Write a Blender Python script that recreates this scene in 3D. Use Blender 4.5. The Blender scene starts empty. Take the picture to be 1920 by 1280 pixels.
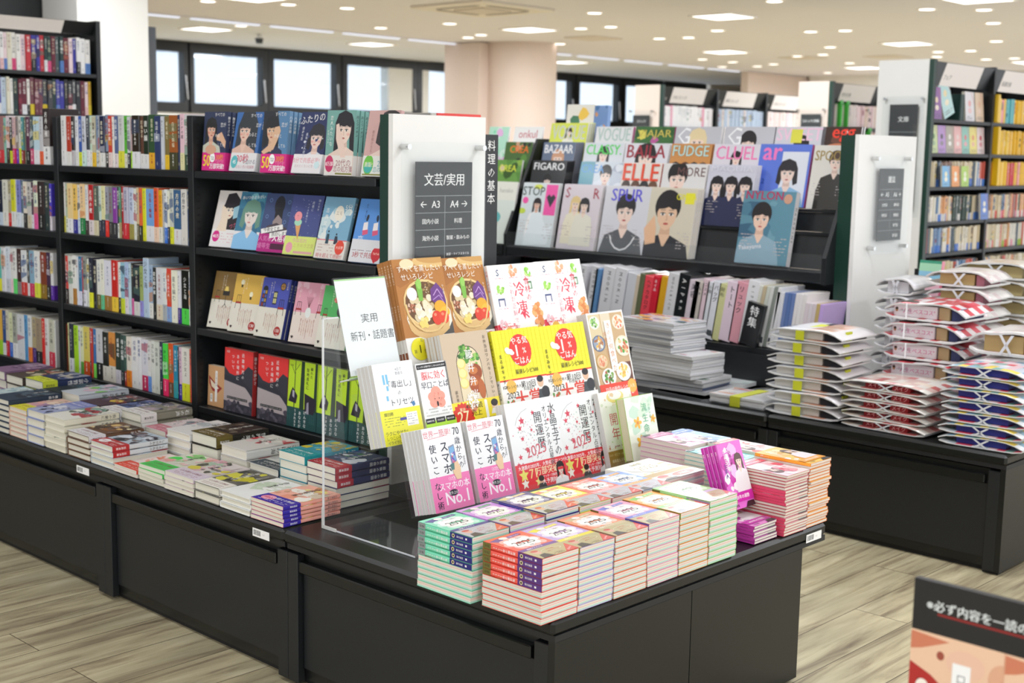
import bpy, math, random
from mathutils import Matrix, Vector
C = bpy.context.scene.collection
R = math.radians
# ------------------------------------------------------------------ camera
F_PX, PITCH, YAW, ROLL, EYE = 2482.6, .14306136, -.75859691, .01739476, 1.5
_cy, _sy = math.cos(YAW), math.sin(YAW)
FW = Vector((_sy*math.cos(PITCH), _cy*math.cos(PITCH), -math.sin(PITCH)))
_rt = Vector((_cy, -_sy, 0)); _up = _rt.cross(FW)
RT = math.cos(ROLL)*_rt + math.sin(ROLL)*_up
UP = -math.sin(ROLL)*_rt + math.cos(ROLL)*_up
cam_d = bpy.data.cameras.new('camera'); cam = bpy.data.objects.new('camera', cam_d); C.objects.link(cam)
cam.matrix_world = Matrix(((RT.x, UP.x, -FW.x, 0), (RT.y, UP.y, -FW.y, 0), (RT.z, UP.z, -FW.z, EYE), (0, 0, 0, 1)))
cam_d.sensor_width = 36; cam_d.lens = F_PX*36/1920; cam_d.clip_end = 200
cam_d.dof.use_dof = True; cam_d.dof.focus_distance = 3.45; cam_d.dof.aperture_fstop = 4.6
bpy.context.scene.camera = cam
def at(px, py, ax, v):
    """the place in the room that the photograph shows at (px, py), on the plane axis ax = v"""
    r = FW + RT*((px-960)/F_PX) + UP*((640-py)/F_PX)
    t = (v - (0, 0, EYE)[ax]) / r[ax]
    return Vector((0, 0, EYE)) + r*t
# ------------------------------------------------------------------ world, view, lights
sc = bpy.context.scene
sc.view_settings.view_transform = 'Standard'; sc.view_settings.look = 'None'
sc.view_settings.gamma = 1; sc.view_settings.use_curve_mapping = False
sc.view_settings.exposure = -0.42
sc.cycles.max_bounces = 8; sc.cycles.diffuse_bounces = 5; sc.cycles.glossy_bounces = 3
sc.cycles.transparent_max_bounces = 12; sc.cycles.transmission_bounces = 6
sc.cycles.caustics_reflective = False; sc.cycles.caustics_refractive = False
sc.cycles.sample_clamp_indirect = 4
w = bpy.data.worlds.new('world'); sc.world = w; w.use_nodes = True
bg = w.node_tree.nodes['Background']; bg.inputs[0].default_value = (.93, .965, 1, 1); bg.inputs[1].default_value = 2.1
ZC = 3.0
PANELS = [(x, y) for x in (-8.6, -11.5) for y in (8.2, 12.35, 16.6, 20.7)] + [(-5.7, 8.2), (-5.7, 12.35), (-5.7, 16.6), (-15.35, 10.2), (-15.35, 13.06),
          (-15.35, 17.5), (-5.2, 1.4), (-5.2, 4.3), (-2.3, 1.2), (-2.3, 4.1), (0.6, 1.2), (.6, 4.1), (-8.2, 1.4), (-8.2, 4.6), (-2.3, -1.8), (-5.2, -1.8), (.6, -1.8), (-.8, 7.4), (-4.0, 6.2), (-7.0, 6.4)]  # last two panels are unseen additions that brighten the tall boards and magazines
def lamp_in(parent, loc, size, energy, col=(.91, .95, 1), shape='SQUARE', spread=3.14):
    d = bpy.data.lights.new('panel_light', 'AREA'); d.shape = shape; d.size = size; d.energy = energy; d.color = col; d.spread = spread
    o = bpy.data.objects.new('panel_light', d); C.objects.link(o); o.location = loc; o.parent = parent
    return o
# ------------------------------------------------------------------ materials
def lin(h):
    if not isinstance(h, str): return tuple(h)
    return tuple((c/12.92 if c <= .04045 else ((c+.055)/1.055)**2.4) for c in (int(h[i:i+2], 16)/255 for i in (0, 2, 4)))
M = {}
def mat(name, col=None, rough=.5, metal=0, spec=.5, **kw):
    m = bpy.data.materials.new(name); m.use_nodes = True; M[name] = m
    b = m.node_tree.nodes['Principled BSDF']
    if col is not None: b.inputs['Base Color'].default_value = (*lin(col), 1)
    b.inputs['Roughness'].default_value = rough; b.inputs['Metallic'].default_value = metal
    b.inputs['Specular IOR Level'].default_value = spec
    for k, v in kw.items(): b.inputs[k.replace('_', ' ')].default_value = v
    return m
def nd(m, t, **kw):
    n = m.node_tree.nodes.new(t)
    for k, v in kw.items(): setattr(n, k, v)
    return n
def lk(m, a, b): m.node_tree.links.new(a, b)
def attr_mat(name, rough, coat=0, pages=False):
    m = mat(name, None, rough); b = m.node_tree.nodes['Principled BSDF']
    a = nd(m, 'ShaderNodeAttribute', attribute_name='Col')
    b.inputs['Coat Weight'].default_value = coat; b.inputs['Coat Roughness'].default_value = .12
    if pages:
        tc = nd(m, 'ShaderNodeTexCoord'); mp = nd(m, 'ShaderNodeMapping'); mp.inputs['Scale'].default_value = (4, 1400, 4)
        ns = nd(m, 'ShaderNodeTexNoise'); ns.inputs['Scale'].default_value = 1; ns.inputs['Detail'].default_value = 1
        rp = nd(m, 'ShaderNodeMapRange'); rp.inputs[1].default_value = .3; rp.inputs[2].default_value = .7; rp.inputs[3].default_value = .86; rp.inputs[4].default_value = 1.02
        mx = nd(m, 'ShaderNodeVectorMath', operation='SCALE')
        lk(m, tc.outputs['Object'], mp.inputs[0]); lk(m, mp.outputs[0], ns.inputs['Vector']); lk(m, ns.outputs[0], rp.inputs[0])
        lk(m, a.outputs['Color'], mx.inputs[0]); lk(m, rp.outputs[0], mx.inputs['Scale']); lk(m, mx.outputs[0], b.inputs['Base Color'])
    else: lk(m, a.outputs['Color'], b.inputs['Base Color'])
    return m
attr_mat('paper', .55); attr_mat('gloss', .28, .35); attr_mat('pages', .8, pages=True)
def speck(name, c1, c2, scale, rough, bump=0, **kw):
    m = mat(name, c1, rough, **kw); b = m.node_tree.nodes['Principled BSDF']
    tc = nd(m, 'ShaderNodeTexCoord'); ns = nd(m, 'ShaderNodeTexNoise'); ns.inputs['Scale'].default_value = scale; ns.inputs['Detail'].default_value = 4
    mx = nd(m, 'ShaderNodeMix', data_type='RGBA'); mx.inputs[6].default_value = (*lin(c1), 1); mx.inputs[7].default_value = (*lin(c2), 1)
    lk(m, tc.outputs['Object'], ns.inputs['Vector']); lk(m, ns.outputs[0], mx.inputs[0]); lk(m, mx.outputs[2], b.inputs['Base Color'])
    if bump:
        bp = nd(m, 'ShaderNodeBump'); bp.inputs['Strength'].default_value = bump; bp.inputs['Distance'].default_value = .001
        lk(m, ns.outputs[0], bp.inputs['Height']); lk(m, bp.outputs[0], b.inputs['Normal'])
    return m
speck('dark_steel', '171a1c', '1a1d20', 60, .42)
speck('dark_laminate', '0c0f0e', '0f1211', 25, .34)
speck('dark_plinth', '0c0c0d', '141415', 20, .6)
speck('inner_steel', '15171a', '1a1c1f', 30, .5)
speck('white_board', 'e9e8e4', 'e4e3df', 5, .55)
speck('cream_board', 'd8c8bd', 'd6c5b9', 5, .55)
speck('green_edge', '12352a', '153a2e', 9, .4)
speck('ceiling_paint', 'e6e2e6', 'e3dfe2', 2, .85)
speck('ceiling_white', 'e8e8ea', 'e2e2e6', 2, .85)
speck('wall_paint', 'e9e7e2', 'e5e2dc', 2, .8)
speck('column_paint', 'd8c6bc', 'd5c2b6', 2, .75)
speck('frame_black', '141618', '1b1e20', 12, .4)
speck('grey_panel', '53575f', '4d5159', 12, .6)
mat('clear_plastic', 'ffffff', .05)
def clear(name, tint, gl, rough=.02, op=.06, edge=None):
    """thin clear sheet: mostly see-through, a little milky, with a real reflection"""
    m = mat(name); nt = m.node_tree; nt.nodes.remove(nt.nodes['Principled BSDF']); out = nt.nodes['Material Output']
    tr = nd(m, 'ShaderNodeBsdfTransparent'); tr.inputs[0].default_value = (*lin(tint), 1)
    df = nd(m, 'ShaderNodeBsdfDiffuse'); df.inputs[0].default_value = (.85, .87, .88, 1)
    g = nd(m, 'ShaderNodeBsdfGlossy'); g.inputs['Roughness'].default_value = rough
    lw = nd(m, 'ShaderNodeLayerWeight'); lw.inputs[0].default_value = .5
    pw = nd(m, 'ShaderNodeMath', operation='POWER'); pw.inputs[1].default_value = 4
    ma = nd(m, 'ShaderNodeMath', operation='MULTIPLY_ADD'); ma.inputs[1].default_value = .55*gl; ma.inputs[2].default_value = .035*gl
    m1 = nd(m, 'ShaderNodeMixShader'); m1.inputs[0].default_value = op; m2 = nd(m, 'ShaderNodeMixShader')
    lk(m, tr.outputs[0], m1.inputs[1]); lk(m, df.outputs[0], m1.inputs[2]); lk(m, lw.outputs['Facing'], pw.inputs[0]); lk(m, pw.outputs[0], ma.inputs[0]); lk(m, ma.outputs[0], m2.inputs[0])
    lk(m, m1.outputs[0], m2.inputs[1]); lk(m, g.outputs[0], m2.inputs[2]); lk(m, m2.outputs[0], out.inputs[0])
    return m
clear('acrylic', 'fdfefe', .6, op=.015); clear('acrylic_edge', 'ffffff', 1, .2, op=.75)
clear('film', 'ffffff', .9, .12, op=.06); clear('window_glass', 'f4faff', .5, op=.02); clear('smoked', 'cfd2d4', 1.2, op=.02)
mat('chrome', 'd8d8d8', .2, 1)
def emit(name, col, s):
    m = mat(name); b = m.node_tree.nodes['Principled BSDF']; b.inputs['Base Color'].default_value = (0, 0, 0, 1)
    b.inputs['Emission Color'].default_value = (*lin(col), 1); b.inputs['Emission Strength'].default_value = s
emit('panel_glow', 'fff8f0', 4.5); emit('spot_glow', 'fff4e8', 5); emit('slot_glow', 'f2f4ff', 1.3)
def floor_mat():
    m = mat('floor_planks', None, .42); b = m.node_tree.nodes['Principled BSDF']
    tc = nd(m, 'ShaderNodeTexCoord'); rot = nd(m, 'ShaderNodeMapping')
    br = nd(m, 'ShaderNodeTexBrick', offset=.37, squash=1); br.inputs['Scale'].default_value = 1
    br.inputs['Brick Width'].default_value = 1.3; br.inputs['Row Height'].default_value = .19; br.inputs['Mortar Size'].default_value = .0016; br.inputs['Mortar Smooth'].default_value = .1
    br.inputs['Color1'].default_value = (0, 0, 0, 1); br.inputs['Color2'].default_value = (1, 1, 1, 1); br.inputs['Mortar'].default_value = (.5, .5, .5, 1); br.inputs['Bias'].default_value = 0
    rot.inputs['Rotation'].default_value = (0, 0, R(90)); lk(m, tc.outputs['Object'], rot.inputs[0]); lk(m, rot.outputs[0], br.inputs['Vector'])
    # grain runs along the planks, shifted plank by plank
    mp = nd(m, 'ShaderNodeMapping'); mp.inputs['Scale'].default_value = (1.1, 13, 1)
    sh = nd(m, 'ShaderNodeVectorMath', operation='MULTIPLY_ADD'); sh.inputs[1].default_value = (7, 31, 0)
    lk(m, br.outputs['Color'], sh.inputs[0]); lk(m, rot.outputs[0], sh.inputs[2]); lk(m, sh.outputs[0], mp.inputs[0])
    n1 = nd(m, 'ShaderNodeTexNoise'); n1.inputs['Scale'].default_value = 1.5; n1.inputs['Detail'].default_value = 7; n1.inputs['Roughness'].default_value = .62; n1.inputs['Distortion'].default_value = .7
    lk(m, mp.outputs[0], n1.inputs['Vector'])
    cr = nd(m, 'ShaderNodeValToRGB'); e = cr.color_ramp.elements
    e[0].position = .28; e[0].color = (*lin('695c49'), 1); e[1].position = .72; e[1].color = (*lin('cdc4a6'), 1)
    for p, c in ((.40, '988b70'), (.50, 'b3a888'), (.60, 'c1b796')): x = e.new(p); x.color = (*lin(c), 1)
    lk(m, n1.outputs[0], cr.inputs[0])
    mp2 = nd(m, 'ShaderNodeMapping'); mp2.inputs['Scale'].default_value = (.9, 3.2, 1)
    n2 = nd(m, 'ShaderNodeTexNoise'); n2.inputs['Scale'].default_value = 2.2; n2.inputs['Detail'].default_value = 3
    lk(m, sh.outputs[0], mp2.inputs[0]); lk(m, mp2.outputs[0], n2.inputs['Vector'])
    r2 = nd(m, 'ShaderNodeMapRange'); r2.inputs[1].default_value = .35; r2.inputs[2].default_value = .65; r2.inputs[3].default_value = .8; r2.inputs[4].default_value = 1.1
    lk(m, n2.outputs[0], r2.inputs[0])
    s = nd(m, 'ShaderNodeVectorMath', operation='SCALE'); lk(m, cr.outputs[0], s.inputs[0]); lk(m, r2.outputs[0], s.inputs['Scale'])
    mx = nd(m, 'ShaderNodeMix', data_type='RGBA'); mx.inputs[7].default_value = (*lin('584c3a'), 1)
    lk(m, br.outputs['Fac'], mx.inputs[0]); lk(m, s.outputs[0], mx.inputs[6]); lk(m, mx.outputs[2], b.inputs['Base Color'])
    bp = nd(m, 'ShaderNodeBump'); bp.inputs['Strength'].default_value = .25; bp.inputs['Distance'].default_value = .002
    lk(m, n1.outputs[0], bp.inputs['Height']); lk(m, bp.outputs[0], b.inputs['Normal'])
floor_mat()
# ------------------------------------------------------------------ mesh builder
_lin = {}
def lc(h):
    if h not in _lin: _lin[h] = (*lin(h), 1)
    return _lin[h]
class MB:
    def __init__(s): s.v = []; s.f = []; s.c = []; s.m = []; s.sm = []
    def face(s, vs, col='ffffff', m='paper', smooth=False):
        n = len(s.v); s.v += [tuple(p) for p in vs]; s.f.append(tuple(range(n, n+len(vs)))); s.c.append(col); s.m.append(m); s.sm.append(smooth); return s
    def mesh(s, vs, fs, col='ffffff', m='paper', smooth=False):
        n = len(s.v); s.v += [tuple(p) for p in vs]
        for f in fs: s.f.append(tuple(i+n for i in f)); s.c.append(col); s.m.append(m); s.sm.append(smooth)
        return s
    def box(s, a, b, col='ffffff', m='paper', bev=0):
        x0, y0, z0 = (min(a[i], b[i]) for i in range(3)); x1, y1, z1 = (max(a[i], b[i]) for i in range(3))
        if bev and min(x1-x0, y1-y0, z1-z0) > 2.2*bev:
            k = bev; vs = []; X = (x0, x1); Y = (y0, y1); Z = (z0, z1); sg = (1, -1)
            for i in (0, 1):
                for j in (0, 1):
                    for l in (0, 1):
                        x, y, z = X[i], Y[j], Z[l]; dx, dy, dz = sg[i]*k, sg[j]*k, sg[l]*k
                        vs += [(x, y+dy, z+dz), (x+dx, y, z+dz), (x+dx, y+dy, z)]
            ix = lambda i, j, l, a: (i*4+j*2+l)*3+a
            fs = []
            for i in (0, 1): fs.append([ix(i, *p, 0) for p in ((0, 0), (0, 1), (1, 1), (1, 0))][::(1 if i == 0 else -1)])
            for j in (0, 1): fs.append([ix(p[0], j, p[1], 1) for p in ((0, 0), (1, 0), (1, 1), (0, 1))][::(1 if j == 0 else -1)])
            for l in (0, 1): fs.append([ix(p[0], p[1], l, 2) for p in ((0, 0), (0, 1), (1, 1), (1, 0))][::(1 if l == 0 else -1)])
            for p in ((0, 0), (0, 1), (1, 0), (1, 1)):
                fs.append([ix(0, *p, 1), ix(1, *p, 1), ix(1, *p, 2), ix(0, *p, 2)]); fs.append([ix(p[0], 0, p[1], 0), ix(p[0], 1, p[1], 0), ix(p[0], 1, p[1], 2), ix(p[0], 0, p[1], 2)])
                fs.append([ix(p[0], p[1], 0, 0), ix(p[0], p[1], 1, 0), ix(p[0], p[1], 1, 1), ix(p[0], p[1], 0, 1)])
            for i in (0, 1):
                for j in (0, 1):
                    for l in (0, 1): fs.append([ix(i, j, l, 0), ix(i, j, l, 1), ix(i, j, l, 2)])
            return s.mesh(vs, fs, col, m)
        vs = [(x, y, z) for z in (z0, z1) for y in (y0, y1) for x in (x0, x1)]
        return s.mesh(vs, [(0, 2, 3, 1), (4, 5, 7, 6), (0, 1, 5, 4), (2, 6, 7, 3), (0, 4, 6, 2), (1, 3, 7, 5)], col, m)
    def prism(s, prof, ax, a, b, col='ffffff', m='paper', smooth=False):
        """closed 2D profile extruded along axis ax from a to b"""
        def P(p, t): q = list(p); q.insert(ax, t); return tuple(q)
        n = len(prof); vs = [P(p, a) for p in prof]+[P(p, b) for p in prof]
        s.mesh(vs, [(i, (i+1) % n, n+(i+1) % n, n+i) for i in range(n)], col, m, smooth)
        return s.mesh(vs, [tuple(range(n))[::-1], tuple(range(n, 2*n))], col, m)
    def tube(s, a, b, r, col='ffffff', m='paper', n=12, r2=None):
        a = Vector(a); b = Vector(b); d = (b-a).normalized(); u = d.orthogonal().normalized(); v = d.cross(u); r2 = r if r2 is None else r2
        vs = [a+(u*math.cos(t)+v*math.sin(t))*r for t in [i*2*math.pi/n for i in range(n)]]+[b+(u*math.cos(t)+v*math.sin(t))*r2 for t in [i*2*math.pi/n for i in range(n)]]
        s.mesh(vs, [(i, (i+1) % n, n+(i+1) % n, n+i) for i in range(n)], col, m, True)
        return s.mesh(vs, [tuple(range(n))[::-1], tuple(range(n, 2*n))], col, m)
    def art(s, A, o, u, v, n, base=0.0):
        """lay the printed artwork A on the rectangle with corner o and unit axes u (right), v (up), n (outwards)"""
        o = Vector(o); u = Vector(u); v = Vector(v); n = Vector(n)
        for (vs, fs, col, lay, m) in A.items:
            q = o+n*(A.e*lay+base)
            s.mesh([q+u*p[0]+v*p[1] for p in vs], fs, col, m)
        return s
    def tf(s, mtx, i0=0):
        s.v = s.v[:i0]+[tuple(mtx @ Vector(p)) for p in s.v[i0:]]; return s
    def build(s, name, parent=None, me_only=False):
        names = sorted(set(s.m)); idx = {n: i for i, n in enumerate(names)}
        me = bpy.data.meshes.new(name); me.from_pydata(s.v, [], s.f)
        for n in names: me.materials.append(M[n])
        me.polygons.foreach_set('material_index', [idx[m] for m in s.m]); me.polygons.foreach_set('use_smooth', s.sm)
        if any(n in ('paper', 'gloss', 'pages') for n in names):
            ca = me.color_attributes.new('Col', 'FLOAT_COLOR', 'CORNER'); d = []
            for f, c in zip(s.f, s.c): d += lc(c)*len(f)
            ca.data.foreach_set('color', d)
        me.update()
        if me_only: return me
        o = bpy.data.objects.new(name, me); C.objects.link(o)
        if parent: o.parent = parent
        return o
def tag(o, label, cat, group=None):
    o['label'] = label; o['category'] = cat
    if group: o['group'] = group
    return o
def thing(name, label, cat, loc=(0, 0, 0), rot=(0, 0, 0), group=None):
    o = bpy.data.objects.new(name, None); C.objects.link(o); o.location = loc; o.rotation_euler = rot; o.empty_display_size = .05
    return tag(o, label, cat, group)
def struct(o): o['kind'] = 'structure'; return o
def link_mesh(name, me, parent=None):
    o = bpy.data.objects.new(name, me); C.objects.link(o)
    if parent: o.parent = parent
    return o
KIDS = {}
def copy_thing(root, loc=None, rot=None, label=None, group=None):
    kids = [c for c in root.children]
    r = root.copy(); C.objects.link(r)
    if loc is not None: r.location = loc
    if rot is not None: r.rotation_euler = rot
    if label: r['label'] = label
    if group: r['group'] = group
    for ch in kids:
        c = ch.copy(); C.objects.link(c); c.parent = r
        for g in ch.children:
            d = g.copy(); C.objects.link(d); d.parent = c
    return r
# ------------------------------------------------------------------ printed artwork (flat shapes and lettering, all real ink-thin geometry)
_gl = {}
def glyph(t, bold=0):
    k = t
    if k not in _gl:
        cu = bpy.data.curves.new('ink', 'FONT'); cu.body = t; cu.size = 1; cu.resolution_u = 1 if len(t) == 1 else 2
        ob = bpy.data.objects.new('ink', cu); me = bpy.data.meshes.new_from_object(ob)
        vs = [(v.co.x, v.co.y) for v in me.vertices]; fs = [tuple(p.vertices) for p in me.polygons]
        bpy.data.objects.remove(ob); bpy.data.curves.remove(cu); bpy.data.meshes.remove(me)
        xs = [p[0] for p in vs] or [0]; ys = [p[1] for p in vs] or [0]
        _gl[k] = (vs, fs, min(xs), max(xs), min(ys), max(ys))
    return _gl[k]
def clip(pts, W, H):
    for ax, lim, sg in ((0, 0, 1), (0, W, -1), (1, 0, 1), (1, H, -1)):
        out = []; n = len(pts)
        for i in range(n):
            a, b = pts[i], pts[(i+1) % n]; da, db = sg*(a[ax]-lim), sg*(b[ax]-lim)
            if da >= 0: out.append(a)
            if (da >= 0) != (db >= 0):
                t = da/(da-db); out.append((a[0]+(b[0]-a[0])*t, a[1]+(b[1]-a[1])*t))
        pts = out
        if len(pts) < 3: return []
    return pts
class Art:
    """x in % of width, y in % of height from the TOP, sizes in % of width"""
    def __init__(s, W, H, bg=None, m='paper', e=.00004): s.W = W; s.H = H; s.items = []; s.l = 1; s.mt = m; s.e = e; bg and s.rect(0, 0, 100, 100, bg)
    def P(s, x, y): return (x/100*s.W, s.H*(1-y/100))
    def add(s, pts, col, lay=None):
        p = clip(pts, s.W, s.H)
        if p: s.items.append((p, [tuple(range(len(p)))], col, s.l if lay is None else lay, s.mt)); s.l += 1
        return s
    def rect(s, x0, y0, x1, y1, col): return s.add([s.P(x0, y1), s.P(x1, y1), s.P(x1, y0), s.P(x0, y0)], col)
    def poly(s, pts, col): return s.add([s.P(*p) for p in pts], col)
    def ell(s, cx, cy, rx, ry, col, n=20, a0=0, a1=360, rot=0):
        x, y = s.P(cx, cy); k = s.W/100; cr, sr = math.cos(R(rot)), math.sin(R(rot)); st = n if a1-a0 >= 360 else n+1
        pts = []
        for i in range(st):
            t = R(a0+(a1-a0)*i/n); a, b = rx*k*math.cos(t), ry*k*math.sin(t); pts.append((x+a*cr-b*sr, y+a*sr+b*cr))
        return s.add(pts, col)
    def line(s, pts, w, col):
        k = s.W/200*w
        for p, q in zip(pts, pts[1:]):
            a = Vector(s.P(*p)); b = Vector(s.P(*q)); d = (b-a)
            if d.length < 1e-7: continue
            n = Vector((-d.y, d.x)).normalized()*k; s.add([tuple(a+n), tuple(a-n), tuple(b-n), tuple(b+n)], col); s.l -= 1
        s.l += 1; return s
    def star(s, cx, cy, r, col, n=5, inner=.45):
        x, y = s.P(cx, cy); k = s.W/100*r
        return s.add([(x+k*(1 if i % 2 == 0 else inner)*math.sin(math.pi*i/n), y+k*(1 if i % 2 == 0 else inner)*math.cos(math.pi*i/n)) for i in range(2*n)], col)
    def put(s, g, x, y, sz, col, rot=0, sx=1, bold=0):
        if bold:
            for q in ((-1, 0), (1, 0)) if bold == 1 else ((-1.5, -.6), (1.5, -.6), (0, 1)): s.put(g, x+q[0]*.013*sz, y+q[1]*.013*sz, sz, col, rot, sx); s.l += .2
            s.l -= .2*(bold+1); return
        vs, fs = g[0], g[1]; c, d = math.cos(R(rot)), math.sin(R(rot))
        pts = [(x+(p[0]*sx*c-p[1]*d)*sz, y+(p[0]*sx*d+p[1]*c)*sz) for p in vs]
        if pts and min(p[0] for p in pts) > -.0012 and max(p[0] for p in pts) < s.W+.0012 and min(p[1] for p in pts) > -.0012 and max(p[1] for p in pts) < s.H+.0012:
            s.items.append((pts, fs, col, s.l, s.mt))
    def text(s, t, x, y, sz, col, bold=0, al='l', rot=0, sx=1):
        """horizontal line; y = middle of the letters"""
        g = glyph(t, bold); k = s.W/100*sz; X, Y = s.P(x, y); w = (g[3]-g[2])*sx*k; av = {'l': s.W*.985-X, 'c': 2*min(X, s.W-X)*.97, 'r': X*.98}[al]
        if w > av > 0: sx *= av/w; w = av
        off = {'l': 0, 'c': -w/2, 'r': -w}[al]-g[2]*sx*k; h = -(g[4]+g[5])/2*k
        c, d = math.cos(R(rot)), math.sin(R(rot)); s.put(g, X+off*c-h*d, Y+off*d+h*c, k, col, rot, sx, bold); s.l += 1; return s
    def fit(s, t, x0, x1, y, h, col, bold=0):
        """lettering stretched to run from x0 to x1 with letters h (% of width) tall"""
        g = glyph(t, bold); k = s.W/100; sz = h*k/max(1e-6, g[5]-g[4]); w = (g[3]-g[2])*sz; sx = (x1-x0)*k/w
        X, Y = s.P(x0, y); s.put(g, X-g[2]*sz*sx, Y-(g[4]+g[5])/2*sz, sz, col, 0, sx, bold); s.l += 1; return s
    def vt(s, t, x, y, sz, col, bold=0, gap=1.06, sx=1):
        """vertical Japanese line; x = centre of the column, y = its top"""
        k = s.W/100*sz; X, Y = s.P(x, y); n_ = len(t)*gap*k
        if n_ > Y*.99: k *= Y*.99/n_
        for i, ch in enumerate(t):
            if ch == ' ': continue
            rot = -90 if ch in 'ー/' or ord(ch) < 128 and ch.isalpha() else 0
            g = glyph(ch, bold); cx, cyy = (g[2]+g[3])/2, (g[4]+g[5])/2
            if ord(ch) > 12000 and rot == 0: cyy = .38; cx = .5 if g[3]-g[2] > .3 else cx
            py = Y-k*(i*gap+.5)
            c, d = math.cos(R(rot)), math.sin(R(rot)); s.put(g, X-(cx*sx*c-cyy*d)*k, py-(cx*sx*d+cyy*c)*k, k, col, rot, sx, bold)
        s.l += 1; return s
    def scrib(s, x0, y0, x1, y1, rows, col, rnd, w=1.0, fill=.8):
        """rows of small unreadable print"""
        for i in range(rows):
            y = y0+(y1-y0)*(i+.5)/rows; x = x0
            while x < x1:
                d = rnd.uniform(1.5, 6); 
                if rnd.random() < fill: s.add([s.P(x, y+w/2), s.P(min(x+d, x1), y+w/2), s.P(min(x+d, x1), y-w/2), s.P(x, y-w/2)], col); s.l -= 1
                x += d+1.2
        s.l += 1; return s
# ------------------------------------------------------------------ the room
def sbox(name, boxes, m):
    b = MB()
    for a in boxes: b.box(a[0], a[1], m=m)
    return struct(b.build(name))
struct(MB().face([(-18.5, -3, 0), (2, -3, 0), (2, 4, 0), (-2.5, 15, 0), (-7, 31, 0), (-18.5, 31, 0)], m='floor_planks').build('floor'))  # right side cut back out of view, letting world light up onto the ceiling
sbox('ceiling', [((-13.78, -5, ZC), (6, 31, ZC+.1))], 'ceiling_paint')
sbox('ceiling_corridor', [((-18.5, -5, ZC+.03), (-13.9, 31, ZC+.13))], 'ceiling_white')
sl = [(8.3, 8.81), (8.99, 9.95), (10.14, 11.1), (11.3, 12.25), (12.45, 13.3), (15.0, 15.79), (16.0, 16.95), (17.17, 18.11), (18.35, 19.3), (19.5, 20.4)]
sbox('trim_1', [((-13.9, -5, ZC-.012), (-13.78, 31, ZC+.1))], 'ceiling_paint')
for k, (a, b) in enumerate(sl):
    tag(MB().box((-13.87, a, ZC-.03), (-13.8, b, ZC-.014), m='slot_glow').build('slot_light'), 'thin strip light in the slot where the beige ceiling ends, beside the corridor', 'light', 'strip lights along the ceiling edge')
# round beige column with the flat pier beside it
b = MB(); b.box((-14.05, 13.32, 0), (-13.35, 14.3, ZC-.012), m='column_paint'); b.tube((-13.2, 14.0, 0), (-13.2, 14.0, ZC), .52, m='column_paint', n=48); struct(b.build('wall_column'))
sbox('wall_partition', [((-13.9, -5, 0), (-13.75, 8.28, ZC-.012)), ((-13.9, 20.6, 0), (-13.75, 31, ZC-.012))], 'column_paint')
sbox('wall_pillar', [((-9.62, 4.95, 0), (-9.1, 5.53, ZC))], 'wall_paint')
# dark window wall behind the tall bookcase at the left
sbox('wall_left', [((-9.9, -5, 0), (-9.65, 5.0, 2.55)), ((-9.9, 4.75, 2.55), (-9.65, 5.0, ZC)), ((-9.9, -5, 2.97), (-9.65, 5.0, ZC))], 'frame_black')
b = MB(); b.box((-9.79, -5, 2.55), (-9.77, 4.75, 2.97), m='window_glass'); struct(b.build('window_7'))
# far window wall: black frames, clear panes
XW = -17.5
def yw(px, py=150): return at(px, py, 0, XW).y
pl = [(291, 343), (363, 490), (512, 628), (650, 772), (790, 843), (1040, 1070), (1086, 1158), (1173, 1235), (1252, 1318)]
ys = [(yw(a), yw(b)) for a, b in pl]; zl, zh = 2.13, 2.87
sbox('wall_back', [((XW-.2, -5, 0), (XW, 31, 1.98)), ((XW-.2, yw(728), 1.98), (XW+.02, yw(803), ZC+.03)), ((XW-.2, -5, 1.98), (XW, yw(255), ZC+.03)), ((XW-.2, ys[-1][1]+.3, 1.98), (XW, 31, ZC+.03)), ((XW-.2, ys[4][1]+.4, 1.98), (XW+.02, ys[5][0]-.6, ZC+.03)),
      ((XW-1.2, 30.8, 0), (6, 31, ZC)), ((-13.7, 22.6, 0), (-9, 22.8, ZC))], 'wall_paint')
for k, (a, b_) in enumerate(ys):
    b = MB(); p = .11
    b.box((XW-.12, a-p, 1.98), (XW+.03, a, ZC+.02), m='frame_black').box((XW-.12, b_, 1.98), (XW+.03, b_+p, ZC+.02), m='frame_black')
    b.box((XW-.12, a, 1.98), (XW+.03, b_, zl), m='frame_black').box((XW-.12, a, zh), (XW+.03, b_, ZC+.02), m='frame_black')
    b.box((XW-.04, a, zl), (XW-.03, b_, zh), m='window_glass')
    b.tube((XW+.05, b_+.05, zl+.05), (XW+.05, b_+.02, zl+.4), .012, m='chrome', n=8)
    struct(b.build('window_%d' % (k+10)))
# pale building across the street
b = MB(); b.box((-32, 2, -2), (-31, 60, 9), 'f2f5fa', 'paper')
for i in range(24):
    for z in (1.9, 3.9, 5.9):
        b.box((-30.98, 6+i*2.1, z), (-30.96, 6.7+i*2.1, z+.7), 'd2deee'); b.box((-30.98, 6.85+i*2.1, z), (-30.96, 7.2+i*2.1, z+.7), 'e4eaf2')
b.box((-31, 2, 1.55), (-30.9, 60, 1.62), 'c8cfdb')
tag(b.build('building'), 'pale building with rows of small windows seen through the far windows', 'building')
# security camera
t = thing('security_camera', 'small dark dome camera hanging under the corridor ceiling before the windows', 'camera', tuple(at(486, 72, 2, ZC-.03)))
b = MB(); b.tube((0, 0, 0), (0, 0, .06), .03, 'dddddd'); b.build('mount', t); b = MB(); b.tube((0, 0, -.07), (0, 0, 0), .045, '22262a', 'gloss', r2=.06); b.build('dome', t)
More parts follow.
